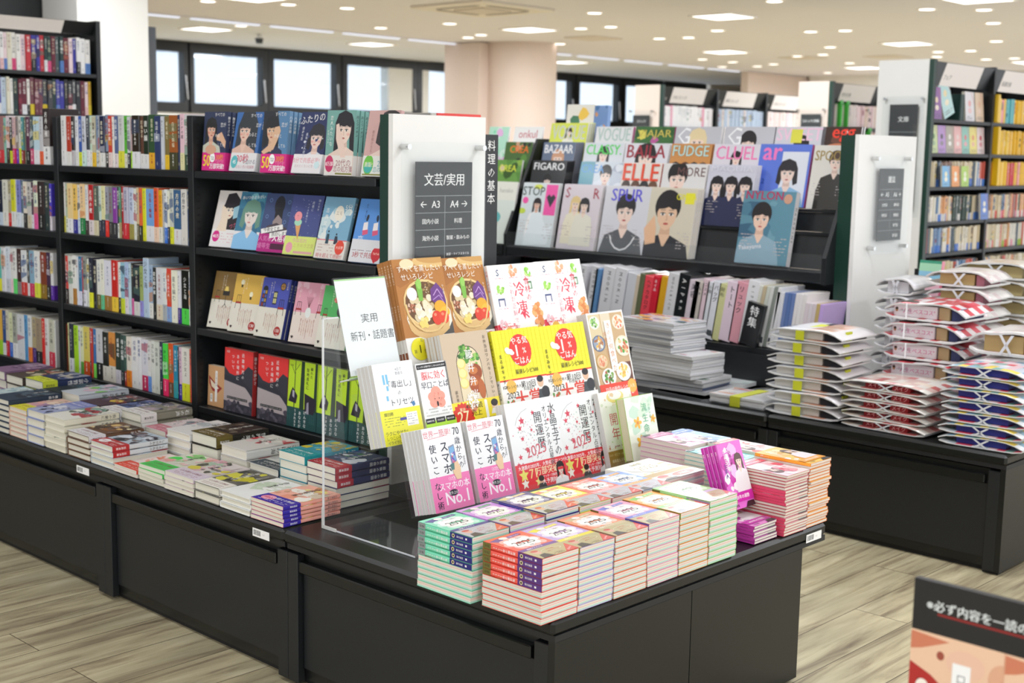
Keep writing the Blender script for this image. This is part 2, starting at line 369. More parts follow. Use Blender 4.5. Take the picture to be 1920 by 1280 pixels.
# ceiling lights
pg = MB(); pg.box((-.25, -.25, -.012), (.25, .25, -.004), m='panel_glow'); pf = MB()
for q in (((-.275, -.275), (.275, -.25)), ((-.275, .25), (.275, .275)), ((-.275, -.25), (-.25, .25)), ((.25, -.25), (.275, .25))): pf.box((*q[0], -.014), (*q[1], 0), 'f2eee8')
gme = pg.build('diffuser', me_only=True); fme = pf.build('frame', me_only=True)
for k, (x, y) in enumerate(PANELS):
    z = ZC if x > -13.8 else ZC+.03
    t = thing('ceiling_panel_light', 'square recessed light panel glowing flush in the %s ceiling' % ('beige' if x > -13.8 else 'white corridor'), 'light', (x, y, z), group='square light panels in the %s ceiling' % ('beige' if x > -13.8 else 'corridor'))
    link_mesh('diffuser', gme, t); link_mesh('frame', fme, t); lamp_in(t, (0, 0, -.03), .5, 104 if y > 7.5 else (40 if y > 3.5 else 18) if x < 0 else 60)
dm = MB(); dm.tube((0, 0, -.006), (0, 0, .0), .075, m='spot_glow', n=20); dme = dm.build('lamp', me_only=True)
dr = MB(); n = 24
dr.mesh([(r*math.cos(a), r*math.sin(a), z) for r, z in ((.076, -.002), (.095, -.008), (.1, 0)) for a in [i*2*math.pi/n for i in range(n)]], [(j*n+i, j*n+(i+1) % n, (j+1)*n+(i+1) % n, (j+1)*n+i) for j in (0, 1) for i in range(n)], 'f4f0ea')
rme = dr.build('ring', me_only=True)
DL = [(714, 52), (541, 8), (651, 15), (843, 44), (878, 70), (902, 65), (1115, 24), (1089, 53), (1145, 50), (1236, 72), (1050, 82), (1291, 70), (1345, 57), (1374, 116), (1450, 120), (1354, 125), (1420, 124), (1495, 105), (1543, 102), (1520, 59), (1585, 57), (1557, 88), (1593, 118), (1552, 136),
      (1452, 2), (1738, 17), (1845, 18), (1862, 43), (1868, 77), (1820, 95), (1759, 97), (1757, 106), (1849, 111), (1902, 109), (1317, 111), (390, 2), (452, 48)]
for p in DL:
    q = at(*p, 2, ZC); cor = q.x < -13.8
    if cor: q = at(*p, 2, ZC+.03)
    t = thing('downlight', 'small round downlight glowing in the %s ceiling' % ('corridor' if cor else 'beige'), 'light', tuple(q), group='round downlights in the %s ceiling' % ('corridor' if cor else 'beige'))
    link_mesh('lamp', dme, t); link_mesh('ring', rme, t)
# ceiling cassette (air vent)
q = at(905, 14, 2, ZC); t = thing('ceiling_air_unit', 'square white air conditioning cassette flush in the beige ceiling', 'air conditioner', tuple(q))
b = MB(); b.box((-.55, -.55, -.03), (.55, .55, 0), 'e6dccf', bev=.01); b.build('panel', t)
b = MB(); b.box((-.22, -.22, -.045), (.22, .22, -.03), 'd3c7b8', bev=.005); b.build('grille', t)
for s in ((-.4, -.3, -.34, .3), (.34, -.3, .4, .3), (-.3, -.4, .3, -.34), (-.3, .34, .3, .4)): MB().box((s[0], s[1], -.034), (s[2], s[3], -.0302), '8a7f72').build('vent', t)
for px, py, k in ((1112, 71, 0), (1505, 108, 1), (1665, 106, 2)):
    q = at(px, py, 2, ZC)
    tag(MB().box((q.x-.28, q.y-.28, ZC-.012), (q.x+.28, q.y+.28, ZC), 'd8ccbf', bev=.004).build('ceiling_hatch'), 'flat square hatch panel in the beige ceiling', 'hatch', 'flat hatches in the beige ceiling')
# ------------------------------------------------------------------ counters (low display plinths)
ZT = .45
def counter(name, x0, x1, y0, y1, label, front=True, end=None, joint=None):
    """base carcass with a recessed front panel, kick plate, posts and its own end panel"""
    t = thing(name, label, 'display counter', (x0, y0, 0)); W = x1-x0; D = y1-y0; e = .0
    MB().box((.0, .03, .02), (W, D, .385), m='dark_laminate').build('carcass', t)
    MB().box((.05, .022, .055), (W-.05, .03, .33), m='dark_steel').build('front_panel', t)
    MB().box((.04, .008, .333), (W-.06, .03, .365), m='dark_laminate', bev=.003).build('rail', t)
    MB().box((.0, .045, .0), (W, D-.03, .02), m='dark_plinth').build('kick_plate', t)
    MB().box((.0, .004, .012), (.045, .03, .385), m='dark_steel', bev=.002).build('post', t)
    MB().box((W-.045, .004, .012), (W, .03, .385), m='dark_steel', bev=.002).build('post', t)
    if end:
        MB().box((W, .004, .012), (W+.02, D*.5-.0015, .395), m='dark_laminate').build('end_panel', t); MB().box((W, D*.5+.0015, .012), (W+.02, D, .395), m='dark_laminate').build('end_panel', t)
        MB().box((W-.05, .02, 0), (W+.01, .07, .012), m='dark_plinth').build('foot', t)
    return t
def top(name, x0, x1, y0, y1, label):
    o = thing(name, label, 'counter top', (x0, y0, 0)); W = x1-x0; D = y1-y0
    b = MB().box((0, 0, .412), (W, D, ZT), m='dark_laminate', bev=.009); b.build('slab', o)
    MB().box((.004, .012, .396), (W-.004, D, .412), m='inner_steel').build('underside', o)
    return o
XJ = [-6.9, -5.9, -4.9, -3.9, -2.9]
for k in range(4):
    d = ['at the far left of the picture edge', 'at the left edge under the stacked novels', 'left of the middle, under the low novel stacks', 'carrying the price tagged edge beside the end table'][k]
    counter('display_counter', XJ[k]+.001, XJ[k+1]-.001, 2.16, 3.2, 'black low display counter module '+d)
counter('display_counter', -2.899, -1.92, 2.16, 3.22, 'black end table base module holding the yearbook stacks', end=True)
top('counter_top', -6.9, -2.903, 2.15, 3.24, 'long black counter top before the novel bookcases')
top('counter_top', -2.9, -1.895, 2.15, 3.34, 'black end table top under the yearbooks and recipe books')
XR = [-6.9, -5.9, -4.9, -3.9, -2.9]
for k in range(4):
    counter('display_counter', XR[k]+.001, XR[k+1]-.001, 4.59, 6.3, 'black low counter module of the magazine aisle, ' + ['furthest left', 'second from its left end', 'behind the recipe books', 'under the loose magazine piles'][k])
counter('display_counter', -2.899, -1.92, 4.59, 6.3, 'black end table base carrying the banded magazine bundles', end=True)
top('counter_top', -6.9, -2.903, 4.58, 6.3, 'long black counter top before the magazine rack')
top('counter_top', -2.9, -1.895, 4.58, 6.3, 'black end table top under the banded magazine bundles')
def price_tag(px0, py0, px1, py1, ax, v, label, fl=1):
    a = at(px0, py0, ax, v); b_ = at(px1, py1, ax, v); W = abs(b_.x-a.x) if ax == 1 else abs(b_.y-a.y); H = .024
    A = Art(W, H, 'f4f4f2')
    x = 6
    rnd = random.Random(px0)
    while x < 48: d = rnd.choice((1, 1.6, 2.4)); A.rect(x, 18, x+d, 80, '1a1a1a'); A.l -= 1; x += d+rnd.choice((1, 1.5))
    A.l += 1; A.text('2-3', 60, 50, 9, '999999')
    b = MB(); o = a
    if ax == 1: b.box((a.x, v-.0008, a.z-H), (a.x+W, v, a.z), 'f4f4f2'); b.art(A, (a.x, v-.0009, a.z-H), (1, 0, 0), (0, 0, 1), (0, -1, 0))
    else: b.box((v, a.y, a.z-H), (v+.0008, a.y+W, a.z), 'f4f4f2'); b.art(A, (v+.0009, a.y, a.z-H), (0, 1, 0), (0, 0, 1), (1, 0, 0))
    tag(b.build('price_tag'), label, 'price tag')
price_tag(144, 871, 167, 882, 1, 2.149, 'white barcode tag on the counter edge under the red banded novels')
price_tag(474, 988, 505, 1000, 1, 2.149, 'white barcode tag on the counter edge under the pink novels')
price_tag(1512, 1003, 1540, 992, 0, -1.894, 'white barcode tag at the end table edge under the pink pages')
# ------------------------------------------------------------------ novel bookcase (mid height, three bays)
YC = 2.70; XS = [-6.17, -5.17, -4.175, -3.135]
SZ = [at(356, 320, 1, YC).z, at(356, 462, 1, YC).z, at(357, 612, 1, YC).z, at(360, 757, 1, YC).z]
def bookcase_bay(x0, x1, label, right_post=True, y=YC, depth=.2, ztop=1.605, shelves=None, base=.45):
    t = thing('bookcase', label, 'bookcase', (x0, y, 0)); W = x1-x0
    MB().box((-.018, -.004, base), (.018, depth, ztop), m='dark_steel', bev=.002).build('upright', t)
    if right_post: MB().box((W-.018, -.004, base), (W+.018, depth, ztop), m='dark_steel', bev=.002).build('upright', t)
    for z in shelves or SZ:
        MB().box((.019, 0, z-.026), (W-.019, depth-.006, z-.0005), m='dark_steel', bev=.002).build('shelf', t)
    MB().box((.019, depth-.006, base), (W-.019, depth, ztop-.02), m='inner_steel').build('back_panel', t)
    b = MB(); n = int((ztop-base)/.025)
    for k in range(n): b.box((.0185, .012, base+.02+k*.025), (.0192, .024, base+.028+k*.025), m='dark_plinth')
    b.build('slotted_strip', t)
    MB().box((.019, .004, base), (W-.019, .02, (shelves or SZ)[-1]-.026), m='dark_steel').build('kick_plate', t)
    return t
bookcase_bay(XS[0], XS[1], 'black steel bookcase bay of spine-out novels at the left picture edge', False)
bookcase_bay(XS[1], XS[2], 'black steel bookcase bay of spine-out novels, middle of the novel aisle', False)
bookcase_bay(XS[2], XS[3], 'black steel bookcase bay of face-out novels beside the white end board', False)
# white end board with the department sign
XB = -3.073
t = thing('end_board', 'white end board of the novel aisle with a green edge, carrying the black sign', 'board', (XB, YC, 0))
MB().box((-.06, 0, .45), (-.02, .40, 1.603), m='green_edge').build('core', t); MB().box((-.02, 0, .45), (0, .40, 1.605), m='white_board').build('white_face', t)
def hanging_sign(px, py0, py1, X, title, lt, rt, rowsL, rowsR, label, y0, y1, z0, z1, off=.022, brd=.06, soft=False):
    """black sign behind a clear sheet on four stand-offs, facing +X"""
    W = y1-y0; H = z1-z0; t = thing('department_sign', label, 'sign', (X, y0, z0))
    A = Art(W, H, '26282a'); n = len(rowsL)+2.6; r0 = 100*2.0/(n+.4)
    wt = 'f2f2f0'; ln = '9aa0a0'
    A.text(title, 50, r0*.52, 17 if len(title) > 3 else 15, wt, 1, 'c')
    step = (100-r0)/(n-1.6)
    ah = r0+step*.5
    A.text(lt, 35, ah, 13, wt, 1, 'c'); A.text(rt, 68, ah, 13, wt, 1, 'c')
    for s_, x in ((1, 9), (-1, 91)):
        A.line([(x+s_*0, ah), (x+s_*10, ah)], 1.2, wt); A.line([(x+s_*4.5, ah-2.5), (x, ah), (x+s_*4.5, ah+2.5)], 1.2, wt)
    for i in range(len(rowsL)):
        y = r0+step*(i+1.5)
        if rowsL[i]: A.text(rowsL[i], 26, y, min(7.3, 38/max(1, len(rowsL[i]))), wt, 1, 'c')
        if rowsR[i]: A.text(rowsR[i], 75, y, min(7.3, 42/max(1, len(rowsR[i]))), wt, 1, 'c')
    for i in range(len(rowsL)+2): A.rect(0, r0+step*i-.25, 100, r0+step*i+.25, ln); A.l -= 1
    A.rect(50.6, r0, 51.4, 100, ln)
    b = MB(); b.box((off-.003, 0, 0), (off-.0005, W, H), '26282a'); b.art(A, (off-.0004, 0, 0), (0, 1, 0), (0, 0, 1), (1, 0, 0)); b.build('sign_sheet', t)
    MB().box((off, -brd, -brd), (off+.003, W+brd, H+brd), m='acrylic').build('clear_sheet', t)
    for yy in (-brd+.02, W+brd-.02):
        for zz in (-brd+.03, H+brd-.015): b = MB(); b.tube((0, yy, zz), (off+.016, yy, zz), .009, m='chrome', n=14); b.build('stand_off', t)
    return t
a = at(779, 303, 0, XB+.02); c = at(885, 303, 0, XB+.02); z1 = a.z; z0 = z1-.37
hanging_sign(0, 0, 0, XB, '文芸/実用', 'A3', 'A4', ['国内小説', '海外小説', '', ''], ['料理', '製菓・飲みもの', '美容・ライフスタイル', ''], 'black sign with large white lettering and arrows behind clear acrylic on the near white board', a.y, c.y, z0, z1)
# the back side of the novel aisle: cooking books case
tk = thing('bookcase', 'black steel bookcase back to back behind the novels, its edge beside the end board', 'bookcase', (-5.2, 2.92, 0))
MB().box((0, 0, .45), (2.07, .02, 1.58), m='inner_steel').build('back_panel', tk)
for z in (.6, .95, 1.25): MB().box((0, .02, z), (2.07, .18, z+.02), m='dark_steel').build('shelf', tk)
# ------------------------------------------------------------------ tall bookcases at the back
def tall_case(x, y0, bays, bw, zt, shelves, label, names, hh=.15, depth=.3, floor0=0, zb=0.0, hw=None):
    """runs along Y, open towards +X"""
    out = []
    for k in range(bays):
        t = thing('tall_bookcase', label[k], 'bookcase', (x, y0+k*bw, 0)); out.append(t)
        if k == 0: MB().box((-depth, -.015, zb), (.0, .015, zt), m='dark_steel').build('upright', t)
        MB().box((-depth, bw-.015, zb), (0, bw+.015, zt), m='dark_steel').build('upright', t)
        MB().box((-depth, .015, zb), (-depth+.01, bw-.015, zt-.02), m='inner_steel').build('back_panel', t)
        for z in shelves: MB().box((-depth+.01, .016, z-.022), (-.004, bw-.016, z-.0005), m='dark_steel').build('shelf', t)
        hb = MB(); z2, z1_ = zt-.01, zt-hh
        vs = [(-.05, .016, z1_), (-.05, bw-.016, z1_), (.0, bw-.016, z2), (.0, .016, z2), (-.06, .016, z1_), (-.06, bw-.016, z1_), (-.01, bw-.016, z2), (-.01, .016, z2)]
        hb.mesh(vs, [(0, 1, 2, 3), (7, 6, 5, 4), (0, 4, 5, 1), (2, 6, 7, 3), (1, 5, 6, 2), (0, 3, 7, 4)], m='dark_steel'); hb.build('header', t)
        d = Vector((.05, 0, z2-z1_)); L = d.length; A = Art(bw*.62, L*.98, 'f6eee9'); A.text(names[k][1], 5, 62, 7, '4a4a4a', 1)
        A2 = Art(.13, L*.5, None); A2.text(names[k][0], 5, 50, 34, 'f0e8e0', 1)
        up = d.normalized(); nn = Vector((0, 1, 0)).cross(up)
        m_ = MB().art(A, Vector((-.05, bw*.17, z1_)), (0, 1, 0), up, nn, .001); m_.art(A2, Vector((-.05, .03, z1_)), (0, 1, 0), up, nn, .001); m_.build('header_sign', t)
    return out
S1 = [1.74, 1.53, 1.32, 1.10, .90, .68, .45, .2]
tall_case(-3.84, 7.8, 2, .86, 2.1, S1, ['tall dark bookcase of paperbacks beside the white board at the right', 'tall dark bookcase with yellow dividers at the right picture edge'], [('-2', 'フェア'), ('D2', '新潮文庫')])
def tall_board(x0, x1, y, zt, label, title, l_, r_, px0, px1, py0, z_bot, m='white_board', dark='2a2c2e', rows=3):
    t = thing('end_board', label, 'board', (x0, y, 0)); W = x1-x0
    MB().box((0, 0, 0), (W-.03, .03, zt), m=m).build('white_face', t); MB().box((W-.03, 0, 0), (W, .03, zt), m='green_edge').build('edge', t)
    a = at(px0, py0, 1, y-.02); c_ = at(px1, py0, 1, y-.02); sw = c_.x-a.x; sh = a.z-z_bot
    s = thing('department_sign', 'small black sign reading %s on a tall %s board at the back' % ({'文庫': 'bunko', 'コミック/文庫': 'comic and bunko', 'コミック': 'comic'}[title], 'cream' if m != 'white_board' else 'white'), 'sign', (a.x, y-.02, z_bot))
    A = Art(sw, sh, dark, 'gloss'); A.text(title, 50, 14, 20 if len(title) < 3 else 14, 'f2f2f0', 1, 'c'); A.text('← '+l_, 6, 36, 13, 'f2f2f0', 1); A.text(r_+' →', 94, 36, 13, 'f2f2f0', 1, 'r')
    for i in range(rows): A.text(['外国文庫', '官能文庫', '海外文庫'][i], 8, 54+i*18, 8, 'e8e8e6', 1); A.text(['フェア', '新潮文庫', '岩波文庫'][i], 92, 54+i*18, 8, 'e8e8e6', 1, 'r')
    for yy in (26, 45, 63, 81): A.rect(0, yy, 100, yy+.6, '8a8e8e'); A.l -= 1
    A.l += 1; A.rect(50, 45, 50.8, 100, '8a8e8e')
    b = MB(); b.box((0, 0, 0), (sw, .003, sh), dark, 'gloss'); b.art(A, (0, -.0003, 0), (1, 0, 0), (0, 0, 1), (0, -1, 0)); b.build('sign_sheet', s)
    MB().box((-.05, -.004, -.05), (sw+.04, -.002, sh+.05), m='acrylic').build('clear_sheet', s)
    for xx in (-.035, sw+.025): b = MB(); b.tube((xx, .02, sh+.035), (xx, -.012, sh+.035), .008, m='chrome', n=10); b.build('stand_off', s)
tall_board(-4.2, -3.83, 7.75, 2.1, 'tall white end board with a small black sign at the right, behind the magazine rack', '文庫', 'C4', 'C3', 1669, 1722, 196, 1.18)
tall_case(-5.63, 9.68, 1, .86, 2.1, S1, ['tall dark bookcase of comics with green dividers, between two pale boards'], [('-1', '青年文庫')])
tall_board(-5.93, -5.62, 9.63, 2.1, 'tall cream end board with a small sign, middle of the three at the back', 'コミック/文庫', 'C2', 'C3', 1502, 1539, 214, 1.45, 'cream_board')
tall_case(-7.27, 9.58, 3, .83, 2.1, S1, ['tall dark comic bookcase right of the leftmost cream board', 'tall dark comic bookcase, middle of three joined ones at the back', 'tall dark comic bookcase ending at the middle cream board'], [('D1', '少女コミック'), ('C1', '青年コミック'), ('C1', '少年コミック')])
tall_board(-7.56, -7.25, 9.53, 2.1, 'tall cream end board furthest left of the back boards', 'コミック', 'C1', 'C1', 1187, 1218, 216, 1.45, 'cream_board')
# tall case at the far left
S4 = [1.925, 1.665, 1.4, 1.15]
XL = -7.67
tall_case(XL, at(0, 100, 0, XL).y-.42, 1, at(185, 100, 0, XL).y-at(0, 100, 0, XL).y+.42, 2.25, S4, ['tall dark bookcase of business books at the top left, behind the novels'], [('', 'ビジネス')], hh=.085)
# grey panel beside the pillar
tag(MB().box((-9.30, at(250, 47, 0, -9.25).y, .0), (-9.25, at(292, 50, 0, -9.25).y, at(270, 49, 0, -9.25).z), m='grey_panel').build('partition_panel'), 'plain dark grey upright panel right of the white pillar', 'panel')
# ------------------------------------------------------------------ books
ORD = ['first', 'second', 'third', 'fourth', 'fifth', 'sixth', 'seventh', 'eighth', 'ninth', 'tenth', 'eleventh', 'twelfth', 'thirteenth', 'fourteenth', 'fifteenth', 'sixteenth', 'seventeenth', 'eighteenth', 'nineteenth', 'twentieth', '21st', '22nd', '23rd', '24th', '25th', '26th', '27th', '28th', '29th', '30th', '31st', '32nd', '33rd', '34th', '35th', '36th', '37th', '38th', '39th', '40th']+['%dth' % i for i in range(41, 90)]
def copy_label(k, label, mx=11):
    w = label.replace('face-out ', '').split(); w = w[:mx]
    while w[-1].strip(',') in ('and', 'with', 'a', 'the', 'in', 'on', 'of', 'to', 'at', 'one', 'carrying', 'resting', 'its', 'dark', 'pink', 'first', 'second', 'long', 'pale'): w.pop()
    return '%s copy behind the %s' % (ORD[k], ' '.join(w).rstrip(','))
CN = {'white': 'e6e6e4', 'cream': 'e2dcb8', 'light grey': 'c2c4c8', 'grey': '8c8e90', 'dark grey': '4a4c50', 'black': '1c1c1e', 'red': 'c6262a', 'dark red': '7c2420', 'orange': 'dd6a28', 'brown': '6e4626', 'tan': 'c8a878', 'olive': '7c7436', 'yellow': 'ddd22e', 'golden': 'dfa82a', 'lime': 'a8dc3a', 'green': '3f9c48', 'dark green': '26402e', 'mint': 'a4d6c0', 'teal': '2e8a92', 'sky blue': '8fb6da', 'blue': '3668c0', 'navy': '20284c', 'purple': '6a30a0', 'lavender': '9c9cd0', 'magenta': 'd02a78', 'pink': 'e4a8b4', 'peach': 'e8c4a8', 'slate': '56688a'}
_cn = {k: tuple(int(v[i:i+2], 16) for i in (0, 2, 4)) for k, v in CN.items()}
def cname(h):
    c = tuple(int(h[i:i+2], 16) for i in (0, 2, 4)); return min(_cn, key=lambda k: sum((a-b)**2 for a, b in zip(_cn[k], c)))
def lum(h): return .3*int(h[0:2], 16)+.59*int(h[2:4], 16)+.11*int(h[4:6], 16)
def mixh(a, b, t): return ''.join('%02x' % int(int(a[i:i+2], 16)*(1-t)+int(b[i:i+2], 16)*t) for i in (0, 2, 4))
PG = 'e4e0d0'
def book(name, label, cat, W, H, T, front, cover='ffffff', side='R', spine=None, band=None, group=None, pg=PG, hard=False, m='paper', band_art=None, band_spine=None, stripes=None, loc=(0, 0, 0), rot=(0, 0, 0), pin=.0):
    """closed book, front cover on y=0 facing -Y, spine at x=W (R) or x=0 (L). band = (height, colour)"""
    t = thing(name, label, cat, loc, rot, group); k = .0009 if not hard else .002; r = min(T*.3, .004) if not hard else T*.25
    def prof(o):
        w = W+o; pts = [(0, -o)]
        for i in range(4): a = R(-90+30*i); pts.append((w-r-o+(r+o)*math.cos(a) if 1 else 0, r+(r+o)*math.sin(a)))
        for i in range(4): a = R(30*i); pts.append((w-r-o+(r+o)*math.cos(a), T-r+(r+o)*math.sin(a)))
        pts.append((0, T+o)); return pts
    def shell(o, th, z0, z1, col, mm):
        out = prof(o); inn = [(0, T+o-th), (W+o-th-.0005, T+o-th), (W+o-th-.0005, -o+th), (0, -o+th)]
        P = out+inn
        if side == 'L': P = [(W-x, y) for x, y in P][::-1]
        return MB().prism(P, 2, z0, z1, col, mm)
    b = shell(0, k, 0, H, cover, m)
    if front: b.art(front, (0, 0, 0), (1, 0, 0), (0, 0, 1), (0, -1, 0))
    if spine: b.art(spine, (W, 0, 0) if side == 'R' else (0, T, 0), (0, 1, 0) if side == 'R' else (0, -1, 0), (0, 0, 1), (1, 0, 0) if side == 'R' else (-1, 0, 0))
    b.build('cover', t)
    pb = MB(); i_ = .003 if hard else .0006+pin; x0, x1 = (i_, W-k-.0008) if side == 'R' else (k+.0008, W-i_)
    if stripes:
        y = k
        for f, c in stripes: y2 = y+(T-2*k)*f; pb.box((x0, y, i_), (x1, y2, H-i_), c, 'pages'); y = y2
    else: pb.box((x0, k, i_), (x1, T-k, H-i_), pg, 'pages')
    pb.build('pages', t)
    if band:
        bb = shell(.00035, .0003, .0002, band[0], band[1], m)
        if band_art: bb.art(band_art, (0, -.00036, 0), (1, 0, 0), (0, 0, 1), (0, -1, 0))
        if band_spine: bb.art(band_spine, (W+.00036, 0, 0) if side == 'R' else (-.00036, T, 0), (0, 1, 0) if side == 'R' else (0, -1, 0), (0, 0, 1), (1, 0, 0) if side == 'R' else (-1, 0, 0))
        bb.build('paper_band', t)
    return t
TITLES = ['ひとつの月', '悲しみの行方', '不確かな夜', 'シーナの庭', '日没のキス', '歴史のリズム', '春のこわれ方', '暮らしの静けさ', '月とライオン', '夜明けの案内', '少女と海', '街とその壁', '星を編む', '汝の名を', '水車小屋の人', '黄色い家', '方舟の夜', '地図と拳', '成瀬の町', '川のある家', '母の記憶', '灯台から', '青い棘', '八月の手紙', '白鳥と蝙蝠', '鏡の孤城', '同志少女よ', '正しい嘘', '変な絵の家', '余命の約束']
def titled(A, txt, x, y0, y1, col, sz=None, bold=1, sx=1):
    """vertical title filling y0..y1 percent"""
    n = len(txt); s = (y1-y0)/100*A.H/(A.W/100)/(n*1.06); s = min(s, sz or s)
    return A.vt(txt, x, y0, s, col, bold, 1.06, sx)
def spine_book(x, yf, z, T, H, D, col, band, k, lab, group, facing='Y', cat='book', detail=1, tall_band=False, name='novel', lean=0):
    rnd = random.Random(k*7+11)
    b = MB(); r = min(T*.3, .004); pr = [(0, D), (0, r), (r*.3, r*.3), (r, 0), (T-r, 0), (T-r*.3, r*.3), (T, r), (T, D)]
    b.prism(pr, 2, 0, H-.0022, col, 'paper' if rnd.random() < .6 else 'gloss'); b.box((.001, .003, H-.0022), (T-.001, D, H-.0018), 'd8d5c8', 'pages')
    fg = ('1c1c1c', '2a2a3a', '8a2020', '1f3f7a')[rnd.randrange(4)] if lum(col) > 120 else ('f2f2ee', 'e8e0c0', 'f2f2ee')[rnd.randrange(3)]
    if detail:
        A = Art(T, H, None, e=.00005); bh = 30 if band else 8
        if rnd.random() < .38:
            c2 = mixh(col, rnd.choice(['304878', 'd8b848', '9a3848', '58806a', 'e8e8e4', '1c1c24', 'c87848']), .55)
            for _ in range(rnd.randint(1, 3)):
                y = rnd.uniform(8, 60); A.poly([(0, y), (100, y+rnd.uniform(-3, 3)), (100, y+rnd.uniform(5, 18)), (0, y+rnd.uniform(5, 18))], c2)
        ty = rnd.choice(TITLES); y0 = rnd.uniform(5, 13); y1 = y0+rnd.uniform(32, 48); sz = rnd.uniform(52, 82)
        titled(A, ty, 50+rnd.uniform(-6, 6), y0, y1, fg, sz, rnd.randint(0, 2))
        titled(A, rnd.choice(TITLES)[:4], 50, 66-8*bool(band), 66, fg, 32, 0) if not band else None
        if not band: titled(A, '文芸', 50, 86, 92, fg, 40, 1)
        b.art(A, (0, 0, 0), (1, 0, 0), (0, 0, 1), (0, -1, 0))
    o = b.build(name); o.location = (x, yf, z); o.rotation_euler = (0, lean, R(90) if facing == 'X' else 0)
    tag(o, lab, cat, group)
    if band:
        hb = H*(rnd.uniform(.27, .33) if not tall_band else .66)
        bb = MB(); e = .0005; pr2 = [(-e, D*.8), (-e, r), (r*.3-e, r*.3-e), (r, -e), (T-r, -e), (T-r*.3+e, r*.3-e), (T+e, r), (T+e, D*.8)]
        pr2 = [(-.0002 if p[0] < 0 else (T+.0002 if p[0] > T else p[0]), p[1]) for p in pr2]
        bb.prism(pr2, 2, .0003, hb, band)
        A = Art(T, hb, None, e=.00005); f2 = ('1c1c1c', '9a2424', '444444')[rnd.randrange(3)] if lum(band) > 120 else 'f0f0ec'
        titled(A, rnd.choice(TITLES), 50, 10, 10+rnd.uniform(50, 75), f2, rnd.uniform(38, 62), rnd.randint(0, 2))
        bb.art(A, (0, -e, 0), (1, 0, 0), (0, 0, 1), (0, -1, 0)); bb.build('paper_band', o)
    return o
